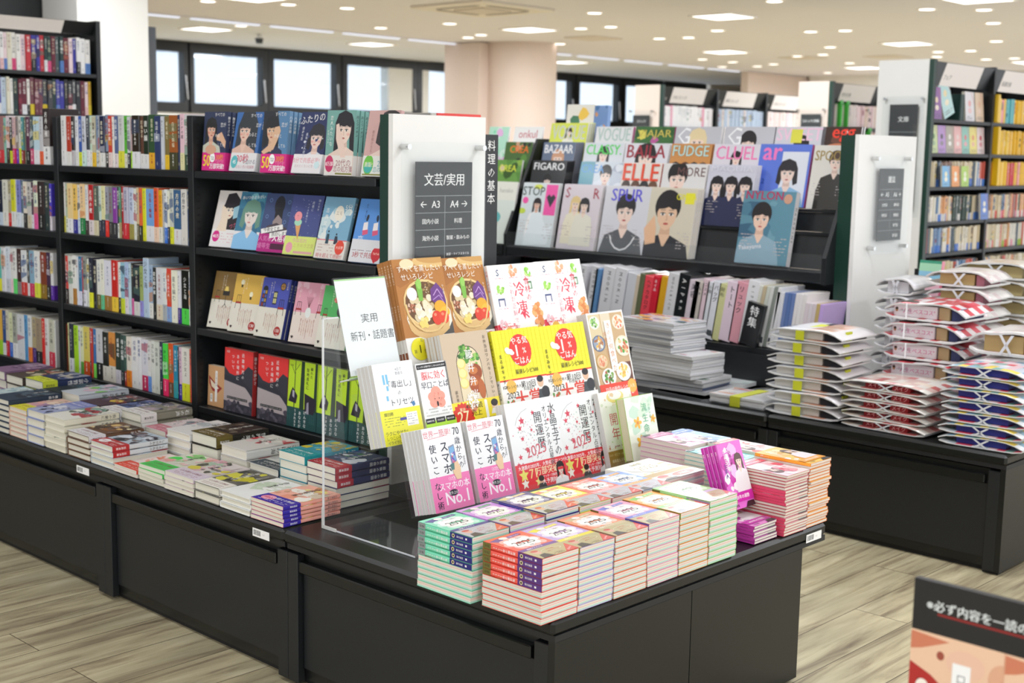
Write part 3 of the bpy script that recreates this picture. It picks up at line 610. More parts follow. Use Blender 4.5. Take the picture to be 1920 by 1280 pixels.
ROWS = {  # shelf rows of the novel bookcases: crop origin, scale, then 'left-edge cover band' for each spine
 (1, 0): [(100, 9.14, '45 2f7f8f c8201c;137 d8d8d8 dcdcdc;228 b8402c dcdcd8;310 2a2422 b8b8bc;362 dcdce0 dcdcdc;422 2f55a5 cfd82a;490 c9ccd6 c8e0d8;556 39404a dcdce0;612 bcd4c0 dce0dc;658 b9b39b e3b92e;722 7d8fa8 c8d4d8;772 a0a4a8 d8cfc0;802 1d2347 dcdcd8;885 7f90a8 1c1e20;942 c83a28 e0ccc8;1006 e6e2dc -;1045 4d5f8c dcd0d4;1105 cdd0cd d6d33a;1205 55b02e d8dcc8'),
          (230, 9.14, '78 c9ccce 1c1e20;132 b49a9c a8dc3a;162 2e2418 dcdce0;290 5a3524 dcdad8;352 23301f d8d8d8;442 234a24 dba520;548 1f2f5f -;645 c5cad3 -;705 7a6a35 e0b820;790 9a5212 3a3a18;932 2a3558 -;976 e8c3cf ded9a6;1052 cfcfcf 2a4a30;1142 . .')],
 (1, 1): [(100, 9.14, '145 d9d6d2 c8c050;200 b9c9b0 dfe5d0;250 e3c98f e0e0e4;340 e8c060 2a2a8c;405 e4e0d8 c8d8e8;465 e6c592 0d7a3c;550 d8dcdc 3a2a2a;598 b81f22 d8cdd0;684 4c5a50 cfc8a8;765 c5d6cf 23283c;815 e0dca8 23283c;890 9a9aa8 d9281c;952 7b7b80 2a2a2a;1020 8a3fa0 2a2a30;1095 2f3f38 dfe3de;1130 4d8f70 a89c70;1165 a8262c -'),
          (230, 9.14, '20 b9b6c8 c81f2c;100 c5cde0 9a9048;182 d9dcd2 -;240 c8b48c 6a6448;282 d9602a 2a2a1c;330 d9db2a -;396 6f9fd8 dcdce0;530 e0562a e8c8b0;612 e0a81c e0dcd0;680 b8b8b4 a0a8a8;712 e0e4e6 3070d0;766 dfe0d0 28304a;802 c8ccc0 d9db2a;862 2f5a85 d8d8da;980 dedbd5 -;1078 c8c8c0 -;1105 2c4470 -;1155 . .')],
 (1, 2): [(105, 9.14, '102 d6dcd2 1f1a18;166 d0382c 2a1a1a;215 dcdcd4 -;296 e2e2dc b07a30;356 d8dce0 -;386 3a78a0 dcdcf0;446 a83040 3a3630;477 8f948c dcdce6;530 dfe3d8 -;577 1c2036 e3e32a;640 23232e -;696 dfdfd6 6a6428;770 e2e2d2 5ac090;826 d9d9e4 98702c;946 cc2a24 e8c23a;1056 e6e6e2 201a18;1116 90bfd0 c8d62c;1186 a8bcdc d9d4dc'),
          (235, 9.14, '60 b8d0d8 -;100 1c1c1c d0609c;136 14162a d0d0cc;242 98a860 8a8ad0;302 b6cade -;400 9db4cc e0dfd8;462 202624 -;526 d3d3d6 d3c8b0;636 e0e4e2 a8aeb2;712 d8402c 7d9fd0;786 e6e6d2 -;886 dcdce2 3a2080;942 12150f 4fd24a;1082 d0d3d0 -;1128 . .')],
 (1, 3): [(105, 8.26, '55 7a2418 d4d4cc;168 d8dba0 -;220 252d3a dcdce6;276 a8d82a -;346 d8dad8 -;386 d8dcb0 58a040;432 d8c860 c85018;522 9a3a60 1c1c20;550 c83a20 -;576 3a70a8 7ee05a;622 c8c8ca 161616;726 1e2420 d8d4c8;816 d89040 d8d4c8;912 24362c ccc8d0;1002 2f4a44 20242a;1060 3a5a50 a83424'),
          (235, 8.26, '20 e0d8c8 e0801c;96 e2e0dc -;190 e2e0e0 -;246 d6d4da c02458;342 d9d6d0 6a98d8;396 d8dad0 -;456 cfd3c6 -;526 28324a 2a2c2c;577 46d242 f02868;652 d8541c 6a4a30;726 2088a8 30a0a8;802 20242a -;822 d8b8c8 3a2aa0;872 e0dcd0 d8dc28;992 d85840 -;1030 . .')],
 (0, 0): [(0, 9.845, '-60 9a6a68 c83038;62 85b5a5 -;106 d3c6cc 3a2018;176 2a2c2c c8d02a;236 c8a8a8 c8185a;291 8a8078 6a2aa8;336 d8d6d0 d0d82a;396 4a8a8c 8a3028;441 6a7060 -;481 5a3048 101010;556 3a5058 c03868;616 b8d0dc dcdce0;721 c8c8cc e06038;791 2a1c1c e0e0e0;915 . .')],
 (0, 1): [(0, 9.845, '-60 1c2438 b8c8d8;56 d0d0c4 d8d8d0;151 a8a080 c81c1c;206 d2d22a d8d8d8;286 c8d0e0 d8dce0;311 7880c0 d0d8e0;381 5a7080 d0d8d8;426 d8d0c0 2a2a2a;491 c8c4c0 c8c0a8;576 4a3a4a d0d0d8;621 d8e0c8 d85a98;701 2a1c1c 101010;821 283838 -;901 4a3ac0 e0d8e0;940 . .')],
 (0, 2): [(0, 9.845, '-60 4ab0a0 d8d82a;31 dcdce0 -;106 d0d8e0 c0c4cc;186 dcdcd8 e8c8d0;251 e0e0dc 60d870;311 3a1c18 8a7a7c;396 d8dcdc c83028;496 3a3c3c dcdcdc;536 8ab0c8 c82a5a;641 e0e0dc d8dc40;741 7a3418 8a6a1c;851 3a2040 18140f;916 d8d8d8 5a28a0;968 . .')],
 (0, 3): [(0, 9.145, '-60 d8a840 98c828;41 2a4a80 d8d8d8;101 c8c4b0 c02028;151 d8dcb0 3068c0;216 a8aca0 dcdcdc;296 d8dadc -;416 5a98c8 -;481 d8d8d4 e07830;541 b0a078 4a2878;621 9a8870 1c1c1c;721 d02824 -;771 dcdcd8 -;831 c8c8b4 c83048;921 d8d8d4 -;940 . .')]}
BASEY = {(1, 0): 316, (1, 1): 448, (1, 2): 589, (1, 3): 727, (0, 0): 309, (0, 1): 426, (0, 2): 552, (0, 3): 668}
YB = YC+.012
for (bay, row), segs in ROWS.items():
    L = []
    for (ox, s, txt) in segs:
        for e in txt.split(';'):
            a, c, b_ = e.split(); L.append((ox+float(a)/s, c, None if b_ == '-' else b_))
    z = SZ[row]; cnt = len(L)-1
    for i in range(cnt):
        x0 = at(L[i][0], BASEY[(bay, row)], 1, YB).x; x1 = at(L[i+1][0], BASEY[(bay, row)], 1, YB).x
        col, band = L[i][1], L[i][2]; rnd = random.Random(bay*1000+row*100+i)
        H = {0: .207, 1: .208, 2: .208, 3: .21}[row]*rnd.uniform(.955, 1.0)
        if (bay, row, col) == (0, 0, '2a1c1c'): H = .235
        if col == 'b6cade': H = .232
        x0 = max(x0, XS[bay]+.0195); x1 = min(x1, XS[bay+1]-.0195); th = x1-x0-.0006
        side_ = 'middle' if bay else 'left'
        lab = '%s spined novel%s, %s from left, %s shelf of %s bay' % (cname(col), ' with %s band' % cname(band) if band else '', ORD[i], ['top', 'second', 'third', 'bottom'][row], side_)
        spine_book(x0, YB+rnd.uniform(0, .006), z, th, H, .135, col, band, bay*1000+row*100+i, lab, 'novels standing spine-out in the %s bay' % side_, tall_band=(col == '7a2418'), name='novel')
# a few books lying over the rows / plastic card with loops on the top row
# ------------------------------------------------------------------ face-out novels: artwork helpers
def person(A, cx, cy, s, skin='eac9b4', hair='1f1b1d', cloth='e8e8e6', style='long', look=0, shoulders=True, mouth='b8504e', eyes=True, blush=None):
    """drawn head and shoulders; cx, cy in % (centre of face), s = half face width in % of width"""
    k = A.W/A.H; Y = lambda d: cy+d*s*k; X = lambda d: cx+d*s
    if style in ('long', 'bob'):
        A.poly([(X(-1.45), Y(-.6)), (X(-1.0), Y(-1.5)), (X(0), Y(-1.85)), (X(1.0), Y(-1.5)), (X(1.45), Y(-.6)), (X(1.6), Y(3.2 if style == 'long' else 1.3)), (X(1.0), Y(3.5 if style == 'long' else 1.6)), (X(.8), Y(.8)), (X(-.8), Y(.8)), (X(-1.0), Y(3.5 if style == 'long' else 1.6)), (X(-1.6), Y(3.2 if style == 'long' else 1.3))], hair)
    if shoulders:
        A.poly([(X(-.45), Y(.8)), (X(.45), Y(.8)), (X(.55), Y(2.1)), (X(-.55), Y(2.1))], mixh(skin, '805040', .18))
        A.poly([(X(-.6), Y(1.8)), (X(.6), Y(1.8)), (X(2.3), Y(2.5)), (X(2.9), Y(4.6)), (X(3.1), Y(9)), (X(-3.1), Y(9)), (X(-2.9), Y(4.6)), (X(-2.3), Y(2.5))], cloth)
        A.poly([(X(-.6), Y(1.75)), (X(.6), Y(1.75)), (X(.1), Y(2.7)), (X(-.1), Y(2.7))], skin)
    if style == 'short': A.ell(cx, Y(-.55), 1.28*s, 1.35*s, hair)
    pts = [(-.98, -.6), (-.98, .1), (-.82, .75), (-.4, 1.25), (0, 1.42), (.4, 1.25), (.82, .75), (.98, .1), (.98, -.6), (.6, -1.2), (-.6, -1.2)]
    A.poly([(X(a), Y(b)) for a, b in pts], skin)
    if style != 'short': A.ell(X(0), Y(-.75), 1.15*s, .95*s, hair, a0=0, a1=180); A.poly([(X(-1.15), Y(-.8)), (X(-.9), Y(-.15)), (X(-.55), Y(-.35)), (X(-.1), Y(-.25)), (X(.35), Y(-.35)), (X(.9), Y(-.15)), (X(1.15), Y(-.8))], hair)
    else: A.poly([(X(-1.2), Y(-.9)), (X(-1.08), Y(.15)), (X(-.85), Y(-.3)), (X(-.3), Y(-.35)), (X(.1), Y(-.5)), (X(.5), Y(-.3)), (X(.85), Y(-.35)), (X(1.08), Y(.15)), (X(1.2), Y(-.9)), (X(.6), Y(-1.6)), (X(-.5), Y(-1.65))], hair)
    if eyes:
        dk = '2a2224'
        for sg in (-1, 1):
            ex = X(sg*.42+look*.12); A.ell(ex, Y(.12), .24*s, .11*s, 'f4efe9', n=10); A.ell(ex, Y(.12), .11*s, .11*s, dk, n=8)
            A.line([(ex-.25*s, Y(.03)), (ex, Y(-.03)), (ex+.25*s, Y(.04))], .07*s, dk); A.line([(ex-.26*s, Y(-.22)), (ex+.24*s, Y(-.24))], .05*s, mixh(hair, skin, .3))
        if blush:
            for sg in (-1, 1): A.ell(X(sg*.6), Y(.5), .26*s, .14*s, mixh(skin, blush, .45), n=10)
        nx = X(look*.14); A.line([(nx, Y(.2)), (nx+.08*s, Y(.55)), (nx-.06*s, Y(.6))], .045*s, mixh(skin, '804030', .5))
        A.ell(nx, Y(.88), .26*s, .09*s, mouth, n=10)
def fan(A, rnd, cols, n=14, y0=0, y1=100, s=16):
    """loose painterly patches of an illustration"""
    for _ in range(n):
        cx, cy = rnd.uniform(0, 100), rnd.uniform(y0, y1); a = rnd.uniform(.3, 1)*s
        A.add([A.P(cx+a*math.cos(t)*rnd.uniform(.6, 1.2), cy+a*.6*math.sin(t)*rnd.uniform(.6, 1.2)) for t in [i*math.pi/3.5 for i in range(7)]], rnd.choice(cols))
def novel_front(kind):
    W, H = .142, .209; A = Art(W, H, None, e=.00003); B = None; bc = None; bh = H*.31; b = Art(W, bh, None, e=.00003)
    if kind in ('n50a', 'n50b'):
        A.rect(0, 0, 100, 100, '2e3858' if kind == 'n50a' else '5a86b0')
        if kind == 'n50a':
            person(A, 34, 30, 17, 'e2b49c', '262628', 'c9ccbc', 'long', 1, True, 'b04a48', blush='c84a48'); A.poly([(58, 40), (80, 34), (100, 50), (98, 62), (78, 50), (60, 48)], 'dfb394'); A.ell(36, 64, 24, 12, 'd8a88c')
        else:
            A.poly([(0, 0), (55, 0), (68, 30), (60, 70), (0, 70)], '2b2f36'); person(A, 36, 31, 19, 'e2bc9e', '26292e', '303a58', 'long', 0, True, 'a84a48', blush='d06a5a'); A.poly([(48, 26), (66, 24), (72, 32), (64, 44), (48, 62), (10, 70), (0, 66), (36, 52)], 'e0b898')
        A.text('すべての', 68, 5, 11, 'f0f0f0', 0, 'c'); A.text('恋が', 85, 22, 12, 'f0f0f0', 0, 'c'); A.text('わると' if kind == 'n50b' else 'わる', 62, 40, 10, 'f0f0f0', 0, 'c'); A.text('しても', 80, 56, 10, 'f0f0f0', 0, 'c')
        bc = 'e0288a'; b.text('50', 20, 45, 40, 'f6e41e', 1, 'c', sx=.8); b.ell(45, 28, 11, 12, 'ffffff'); b.text('TikTok', 45, 25, 5.5, '303030', 1, 'c'); b.text('で話題!', 45, 36, 4.5, '303030', 1, 'c')
        b.text('30秒', 76, 24, 17, 'f0a01e', 1, 'c'); b.text('で泣ける!', 76, 46, 9, 'f4b0c8', 0, 'c'); b.text('万部突破!', 66, 74, 15, 'ffffff', 2, 'c')
    elif kind == 'blue30':
        A.rect(0, 0, 100, 100, '3a6cae'); A.poly([(25, 0), (70, 0), (88, 20), (90, 70), (12, 70), (14, 20)], '30363c'); person(A, 40, 31, 20, 'e6c3b2', '30363c', 'dcb8a8', 'long', -1, True, 'b86a60', blush='e07a72')
        A.text('すべての', 76, 6, 11, 'f0f0f0', 0, 'c'); A.text('恋が', 90, 22, 11, 'f0f0f0', 0, 'c'); A.text('わると', 72, 38, 11, 'f0f0f0', 0, 'c'); A.text('しても', 78, 56, 11, 'f0f0f0', 0, 'c')
        bc = 'e6e4e6'; b.text('30秒', 46, 30, 24, 'c83a58', 1, 'c'); b.ell(16, 50, 13, 16, '5ab8c0'); b.text('45', 16, 50, 13, 'ffffff', 1, 'c'); b.text('で泣ける', 72, 48, 13, '707080', 1, 'c'); b.text('切ない恋の短編集', 60, 76, 9, 'c88a98', 0, 'c')
    elif kind == 'navyw':
        A.rect(0, 0, 100, 100, '24305e'); person(A, 66, 42, 19, 'e8ccc0', '26262e', 'd4d8e0', 'bob', -1, True, 'c06a68', blush='e08080'); A.text('ふたりの', 42, 11, 22, 'f4f4f4', 0, 'c', 8); A.vt('余計な恋', 16, 24, 8, 'e8e8f0'); A.vt('最後の二人遊び', 32, 34, 8, 'd0d4e4'); fan(A, random.Random(3), ['3a4478', '2c386a', 'd8dce8'], 6, 40, 75, 5)
        bc = 'eae6e8'; b.text('5分で共感必至!', 46, 32, 14, 'd8788a', 0, 'c'); b.text('忘れたくないと思った恋', 52, 62, 8, 'c0a0a8', 0, 'c'); b.ell(84, 55, 9, 9, 'cfe6ea')
    elif kind == 'teal8':
        A.rect(0, 0, 100, 100, '78aaa2'); person(A, 64, 29, 23, 'eed6c8', '26242a', 'e6cfc2', 'long', -1, True, 'b86a64', blush='e89a90'); A.poly([(34, 22), (44, 20), (52, 34), (70, 58), (72, 72), (56, 72), (36, 44)], 'ead0c2'); A.vt('恋人みたいな', 18, 8, 11, 'f2f4f0'); A.vt('友達のまま', 8, 30, 6, 'e0e8e4')
        bc = 'e8e2dc'; b.ell(17, 42, 15, 19, 'c8386a'); b.text('8万部', 17, 42, 11, 'fff0f4', 1, 'c'); b.text('20代の', 66, 36, 18, '9a4a5c', 0, 'c'); b.text('恋の処方箋', 66, 66, 15, '9a4a5c', 0, 'c'); b.rect(40, 86, 98, 94, '8a8a40')
    elif kind == 'pinkw':
        A.rect(0, 0, 100, 100, 'd0a8a4'); person(A, 72, 28, 24, 'ecd0c4', '3a3436', 'e8cfc6', 'bob', 1, True, 'c0706a'); A.vt('夜が明けたら', 22, 30, 8, 'b08480')
        bc = 'e4e4de'; b.ell(20, 44, 16, 22, '6fc04a'); b.ell(20, 58, 13, 12, '48b0a8'); b.text('重版!', 20, 42, 12, 'f0f0c0', 1, 'c'); b.text('20代の', 74, 36, 18, '58a0a8', 0, 'c'); b.text('恋の処方箋', 68, 66, 13, '58a0a8', 0, 'c'); b.rect(4, 88, 98, 95, '8a8a40')
    elif kind == 'black40':
        A.rect(0, 0, 100, 100, 'e6dfda'); A.poly([(34, 6), (60, 3), (82, 16), (88, 44), (78, 70), (40, 70), (46, 40), (26, 28)], '211c22'); person(A, 50, 34, 17, 'efe0cc', '211c22', 'b03048', 'bob', 1, False); A.poly([(20, 26), (34, 30), (48, 48), (50, 72), (14, 72), (24, 52)], 'eedcc6'); A.poly([(62, 30), (92, 22), (94, 44), (66, 50)], '9cc8d8'); A.text('ワカレ', 78, 60, 13, 'd86a8a', 0, 'c', 20)
        bc = 'eceaea'; b.ell(18, 40, 13, 15, 'd8288a'); b.text('40万', 18, 40, 11, 'ffffff', 1, 'c'); b.scrib(36, 15, 95, 80, 4, 'd88aa0', random.Random(5), 3)
    elif kind == 'teal10':
        A.rect(0, 0, 100, 100, '3a7a9a'); fan(A, random.Random(7), ['4a90a8', '2f6a8c', '74b8c8'], 12, 0, 80, 22); person(A, 48, 40, 22, 'e8dcd4', '6a9484', '8ac0e8', 'bob', -1, True, 'd08a88'); A.text('あいつのまちがい', 46, 9, 10, 'f2f6f6', 1, 'c', 4)
        bc = 'e8e6ea'; b.text('10秒', 62, 34, 22, 'dc7a9c', 0, 'c'); b.text('涙', 18, 50, 30, '7ab0c8', 1, 'c'); b.scrib(36, 60, 95, 92, 2, 'b0c8d0', random.Random(5), 4)
    elif kind == 'navyp':
        A.rect(0, 0, 100, 100, '3c4c78'); A.ell(50, 20, 17, 24, '20222c'); A.poly([(38, 26), (64, 26), (66, 48), (40, 50)], '17181e'); A.poly([(36, 48), (50, 36), (66, 44), (70, 58), (40, 64)], '9a8a88'); A.poly([(20, 56), (50, 50), (86, 58), (92, 76), (10, 76)], '4a3e48')
        for p in ((18, 12), (80, 14), (86, 34), (14, 40), (76, 48)): A.ell(*p, 5, 5, '6a88b8'); A.ell(*p, 3.6, 3.6, '3c4c78')
        A.poly([(2, 62), (72, 52), (76, 60), (6, 70)], 'f2f0ee'); A.text('今夜全てを', 38, 61, 11, '303030', 1, 'c', 7); A.poly([(34, 68), (98, 60), (99, 68), (36, 77)], 'f2f0ee'); A.text('告白します', 68, 68, 11, '303030', 1, 'c', 6)
        bc = 'b4187e'; b.text('人気者', 22, 26, 15, 'e08ac0', 0, 'c'); b.text('人格者', 72, 24, 18, 'ffffff', 1, 'c'); b.text('優等生', 22, 66, 15, 'e08ac0', 0, 'c'); b.rect(44, 52, 98, 84, '4c1038')
    elif kind == 'ice':
        A.rect(0, 0, 100, 100, '46508a'); 
        for i in range(26): A.ell(random.Random(i).uniform(4, 96), random.Random(i+50).uniform(4, 72), .7, .7, 'd8dcf0', n=6)
        A.poly([(24, 50), (42, 50), (40, 76)], 'e0a468'); A.ell(32, 46, 12, 8.5, 'a8dcc0'); A.ell(29, 36, 12, 12, 'f09aa0'); A.text('••', 28, 35, 6, '7a3040', 1, 'c'); A.vt('海のまち', 88, 6, 7, 'd8dcf0'); A.vt('月夜に', 70, 10, 8, 'd8dcf0'); A.vt('アイスを食べて', 56, 14, 6.5, 'd8dcf0')
        bc = 'd8e47a'; b.ell(18, 62, 11, 13, 'e8a0b0'); b.text('今は忘れ', 48, 22, 12, 'dc98b0', 0, 'c'); b.text('ときめき恋愛', 64, 48, 11, 'c8c070', 0, 'c'); b.rect(34, 80, 94, 92, 'e0a8a8')
    elif kind == 'sky5':
        A.rect(0, 0, 100, 100, '7cacc8'); fan(A, random.Random(9), ['e0e6e4', 'c8dce0', 'e8dccc', 'a8c8d4'], 14, 20, 66, 20); A.ell(56, 26, 15, 18, 'efe8d8'); A.text('5分', 84, 16, 16, 'f4f4f0', 0, 'c'); A.vt('古典文学', 16, 18, 12, 'f4f4f0', 0, 1.3); A.text('エモ', 56, 26, 11, 'a8a098', 0, 'c')
        A.ell(34, 56, 2.4, 2.6, '2a3440'); A.poly([(30, 60), (38, 60), (40, 76), (29, 76)], '2f4a58'); A.ell(62, 60, 2.4, 2.6, '2a3440'); A.poly([(58, 63), (66, 63), (70, 72), (64, 76), (57, 76)], '303848')
        bc = 'e2dcd4'; b.rect(0, 0, 100, 5, 'dc6a7a'); b.ell(80, 38, 15, 17, 'e04a38'); b.text('大反響', 80, 38, 8, 'ffd0c8', 1, 'c'); b.text('時を超えて感動!?', 50, 84, 11.5, 'c86a6a', 1, 'c'); b.scrib(8, 20, 60, 66, 3, 'b08880', random.Random(3), 3)
    elif kind == 'shoes':
        A.rect(0, 0, 100, 100, '5a94dc')
        for x, c in ((34, -8), (66, 10)): A.ell(x, 30, 4, 8, '1f2838', rot=c); A.poly([(x-9, 38), (x+4, 36), (x+8, 52), (x-8, 54)], 'f2eaea'); A.poly([(x-9, 50), (x+8, 48), (x+10, 55), (x-6, 58)], 'dc5a80')
        A.vt('ほら、君の前で', 26, 8, 5, '24365c'); A.vt('僕が好きなのは', 86, 12, 5, '24365c'); A.text('恋', 24, 64, 20, 'd8e8f8', 0, 'c'); A.text('のありかた', 66, 70, 12, 'd8e8f8', 0, 'c'); bh = H*.36; b = Art(W, bh*.66, None, e=.00003)
        bc = 'dcdce0'; b.text('3秒で共感!', 44, 50, 15, 'b04048', 1, 'c'); b.ell(84, 40, 15, 17, 'cc2c38'); b.text('TikTok', 84, 36, 7, 'ffd0c0', 1, 'c'); b.scrib(6, 12, 66, 30, 1, '806070', random.Random(3), 4); b.text('♥', 82, 86, 9, 'cc2c38', 1, 'c')
    elif kind in ('ch_br', 'ch_ye', 'ch_bl', 'ch_pk', 'ch_gr'):
        c = {'ch_br': '8a6c38', 'ch_ye': 'dcb24e', 'ch_bl': '4a54b0', 'ch_pk': 'e2a0b2', 'ch_gr': '52b060'}[kind]; lo = 'e0dcce' if kind != 'ch_pk' else 'e4d6cc'
        A.rect(0, 0, 100, 100, lo); A.rect(0, 0, 100, 50, c)
        def chair(x, y, s, back=True):
            A.line([(x-s*.4, y), (x-s*.35, y-s*.75), (x+s*.35, y-s*.75), (x+s*.4, y)], 1.3, '2a1c1c'); A.line([(x, y-s*.72), (x, y-s*.1)], 1, '2a1c1c'); A.poly([(x-s*.5, y-s*.12), (x+s*.5, y-s*.12), (x+s*.58, y+s*.06), (x-s*.58, y+s*.06)], 'a82c28'); A.line([(x-s*.48, y), (x-s*.55, y+s*.55)], 1.3, '2a1c1c'); A.line([(x+s*.48, y), (x+s*.55, y+s*.55)], 1.3, '2a1c1c')
        if kind == 'ch_br': chair(20, 46, 16); chair(82, 46, 16); A.rect(38, 34, 62, 42, '26221e'); A.line([(50, 42), (50, 58), (42, 64)], 1.4, '26221e'); A.line([(50, 56), (58, 64)], 1.4, '26221e'); A.poly([(45, 26), (54, 26), (57, 34), (42, 34)], 'e8cc6a')
        if kind == 'ch_ye': chair(22, 50, 18); A.ell(26, 14, 6, 7, 'efe8c8'); A.rect(23, 18, 29, 23, '3a3420'); A.ell(62, 34, 6, 7, 'efe8c8'); A.rect(59, 38, 65, 43, '3a3420')
        if kind == 'ch_bl':
            A.ell(14, 20, 9, 9, '1e1e24', a0=0, a1=180); A.rect(5, 20, 23, 50, '1e1e24'); [A.rect(6.5+(i % 2)*8, 22+(i//2)*7, 13+(i % 2)*8, 27.5+(i//2)*7, ['5a78c8', 'b08a3a', '8a3434', '4a5aa0'][i % 4]) for i in range(8)]
            A.rect(46, 22, 60, 44, '1e1e24'); [A.rect(47.5+(i % 2)*6, 24+(i//2)*10, 52.5+(i % 2)*6, 32+(i//2)*10, 'c8c488') for i in range(4)]; A.ell(76, 13, 10, 10, '1e1e24'); A.ell(76, 13, 8, 8, 'b8884a'); A.line([(68, 13), (84, 13)], 1, '1e1e24'); A.line([(76, 8), (76, 18)], 1, '1e1e24'); chair(80, 50, 20)
        if kind == 'ch_pk': chair(16, 46, 17); chair(84, 48, 17); A.ell(48, 50, 9, 13, 'e4e8e4'); [A.line([(48, 42), (38+i*5, 24)], .9, '6a3a3a') for i in range(5)]; fan(A, random.Random(4), ['e8b0c0', 'ecc0cc'], 8, 2, 22, 14)
        if kind == 'ch_gr': chair(16, 48, 14); A.ell(66, 40, 13, 13, '2a2a2a'); A.ell(46, 22, 8, 7, 'c84a30'); A.line([(66, 50), (66, 66)], 2, '2a2a2a')
        A.vt('コーヒーが', 42 if kind != 'ch_pk' else 14, 5, 6, 'f2ecd8'); A.vt('冷めないうちに', 34 if kind != 'ch_pk' else 78, 7, 5.4, 'f2ecd8'); A.vt('川口俊和', 92, 4, 5, 'f2ecd8')
        for i in range(7): A.vt('最後に泣ける物語をあなたに'[:9+i % 4], 30+i*7, 60+(i % 2)*2, 3.6, 'c89080' if i % 3 else 'a03a30')
        if kind in ('ch_br', 'ch_ye', 'ch_bl'): A.ell(82, 88, 13, 13, 'f2e6e0'); A.ell(82, 88, 12, 12, 'a82c24'); A.text('130', 82, 87, 11, 'f6efe8', 1, 'c'); A.text('万部', 82, 94, 5, 'f6efe8', 1, 'c')
        A.text('♥', 10, 92, 7, '3a2a28', 1, 'c')
    elif kind == 'lips':
        A.rect(0, 0, 100, 100, 'cf9f70'); A.poly([(4, 26), (40, 40), (88, 52), (60, 66), (28, 62), (8, 46)], '9a2a22'); A.poly([(12, 34), (40, 44), (70, 54), (44, 58), (22, 52)], 'e6d6b8'); A.rect(44, 12, 58, 88, 'eeeae2'); A.vt('口に関する本', 51, 16, 8, '3a3a3a'); A.rect(16, 70, 30, 90, 'eeeae2'); A.vt('背筋', 23, 73, 8, '1c1c1c', 1)
    elif kind == 'redblack':
        A.rect(0, 0, 100, 100, '34343e'); A.poly([(0, 0), (100, 0), (100, 28), (84, 24), (60, 38), (38, 42), (18, 40), (0, 30)], 'e23634'); A.poly([(0, 52), (76, 58), (100, 72), (100, 86), (0, 84)], 'b3a6a6'); A.poly([(0, 50), (70, 56), (96, 68), (100, 74), (100, 60), (60, 46), (0, 44)], '2c2c36')
        fan(A, random.Random(8), ['4a4450', '5c5662', '38343e'], 22, 82, 99, 9); A.vt('近畿地方の', 66, 5, 10, 'f6f2f0', 0, 1.25); A.vt('ある場所に', 48, 8, 10, 'f6f2f0', 0, 1.25); A.vt('ついて', 31, 9, 10, 'f6f2f0', 0, 1.25); A.text('背筋', 13, 6, 6, 'f6d8d4', 0, 'c'); A.rect(12, 76, 84, 80, '1a1a1e'); A.text('見つけてくださってありがとうございます', 48, 78, 3.6, 'd8d4d0', 0, 'c')
    elif kind == 'limeghost':
        A.rect(0, 0, 100, 100, 'c2e42c'); A.rect(0, 70, 100, 100, '1d4a4a')
        for x, w_ in ((26, 2), (50, 10), (92, 7)): A.poly([(x-w_/2, 0), (x+w_/2, 0), (x+w_*.7, 72), (x-w_*.7, 72)], '1d3a24')
        A.line([(28, 14), (40, 4)], 1.2, '1d3a24'); A.line([(27, 22), (16, 10)], 1.2, '1d3a24'); A.poly([(14, 48), (20, 40), (36, 52), (32, 64), (8, 62)], '241c2c'); A.poly([(58, 46), (92, 52), (96, 60), (88, 76), (60, 74)], '241c2c'); A.poly([(66, 60), (72, 58), (74, 76), (66, 76)], 'a09aa8'); A.poly([(20, 44), (26, 46), (26, 56), (20, 54)], 'b8b4c0')
        A.vt('穢れた', 78, 6, 8, '24341c', 1); A.vt('聖地巡礼に', 66, 8, 9, '24341c', 1); A.vt('ついて', 55, 18, 7, '40502c'); A.text('背筋', 10, 8, 5, '40502c')
        A.vt('げんきな', 62, 72, 9, 'f0f2ee', 1); A.vt('あなたが', 46, 74, 9, 'f0f2ee', 1); A.vt('うまれます', 31, 72, 9, 'f0f2ee', 1); [A.vt('しんでください', 8+i*6, 74, 3.4, '4a8a86') for i in range(2)]; [A.vt('ここにいます', 78+i*6, 76, 3.4, '4a8a86') for i in range(3)]
    return W, H, A, bc, bh, b
SPC = {'n50a': '2a3558', 'n50b': '6a90b4', 'blue30': '3a6cae', 'navyw': '24305e', 'teal8': '78aaa2', 'pinkw': 'd0a8a4', 'black40': 'd8d0cc', 'teal10': '3a7a9a', 'navyp': '3c4c78', 'ice': '3c4680', 'sky5': '6898b4', 'shoes': '4a84cc', 'ch_br': '8a6c38', 'ch_ye': 'dcb24e', 'ch_bl': '3c4690', 'ch_pk': 'd898a8', 'ch_gr': '52b060', 'lips': 'c09060', 'redblack': 'b03030', 'limeghost': 'b0d030'}
def face_novel(kind, label, x, z, lean, yaw, T=.018, n=1, y=YC+.02, group=None, sc=1, dx=0):
    W, H, A, bc, bh, b = novel_front(kind)
    sp = Art(T, H, None); titled(sp, random.Random(kind).choice(TITLES), 50, 8, 52, 'f0f0ee' if lum(SPC[kind]) < 150 else '2a2a2a', 60)
    z += T*math.sin(lean)*sc*1.1
    t = book('novel', label, 'book', W, H, T, A, SPC[kind], 'R', sp, (bh, bc) if bc else None, group, band_art=b if bc else None, loc=(x, y, z), rot=(-lean, 0, yaw))
    t.scale = (sc, sc, sc)
    if kind in ('redblack', 'limeghost'): t.scale = (1.22*sc, sc, 1.1*sc); n = 1
    d = Matrix.Rotation(yaw, 3, 'Z') @ Matrix.Rotation(-lean, 3, 'X') @ Vector((0, 1, 0))
    for k in range(1, n):
        q = Vector((x+dx*k, y, z))+d*(T+.0012)*k*sc
        copy_thing(t, q, None, copy_label(k, label))
    return t
def fx(px, py=325): return at(px, py, 1, YC+.02).x
G1 = 'novels shown face-out in the right bay'
z0 = SZ[0]+.001
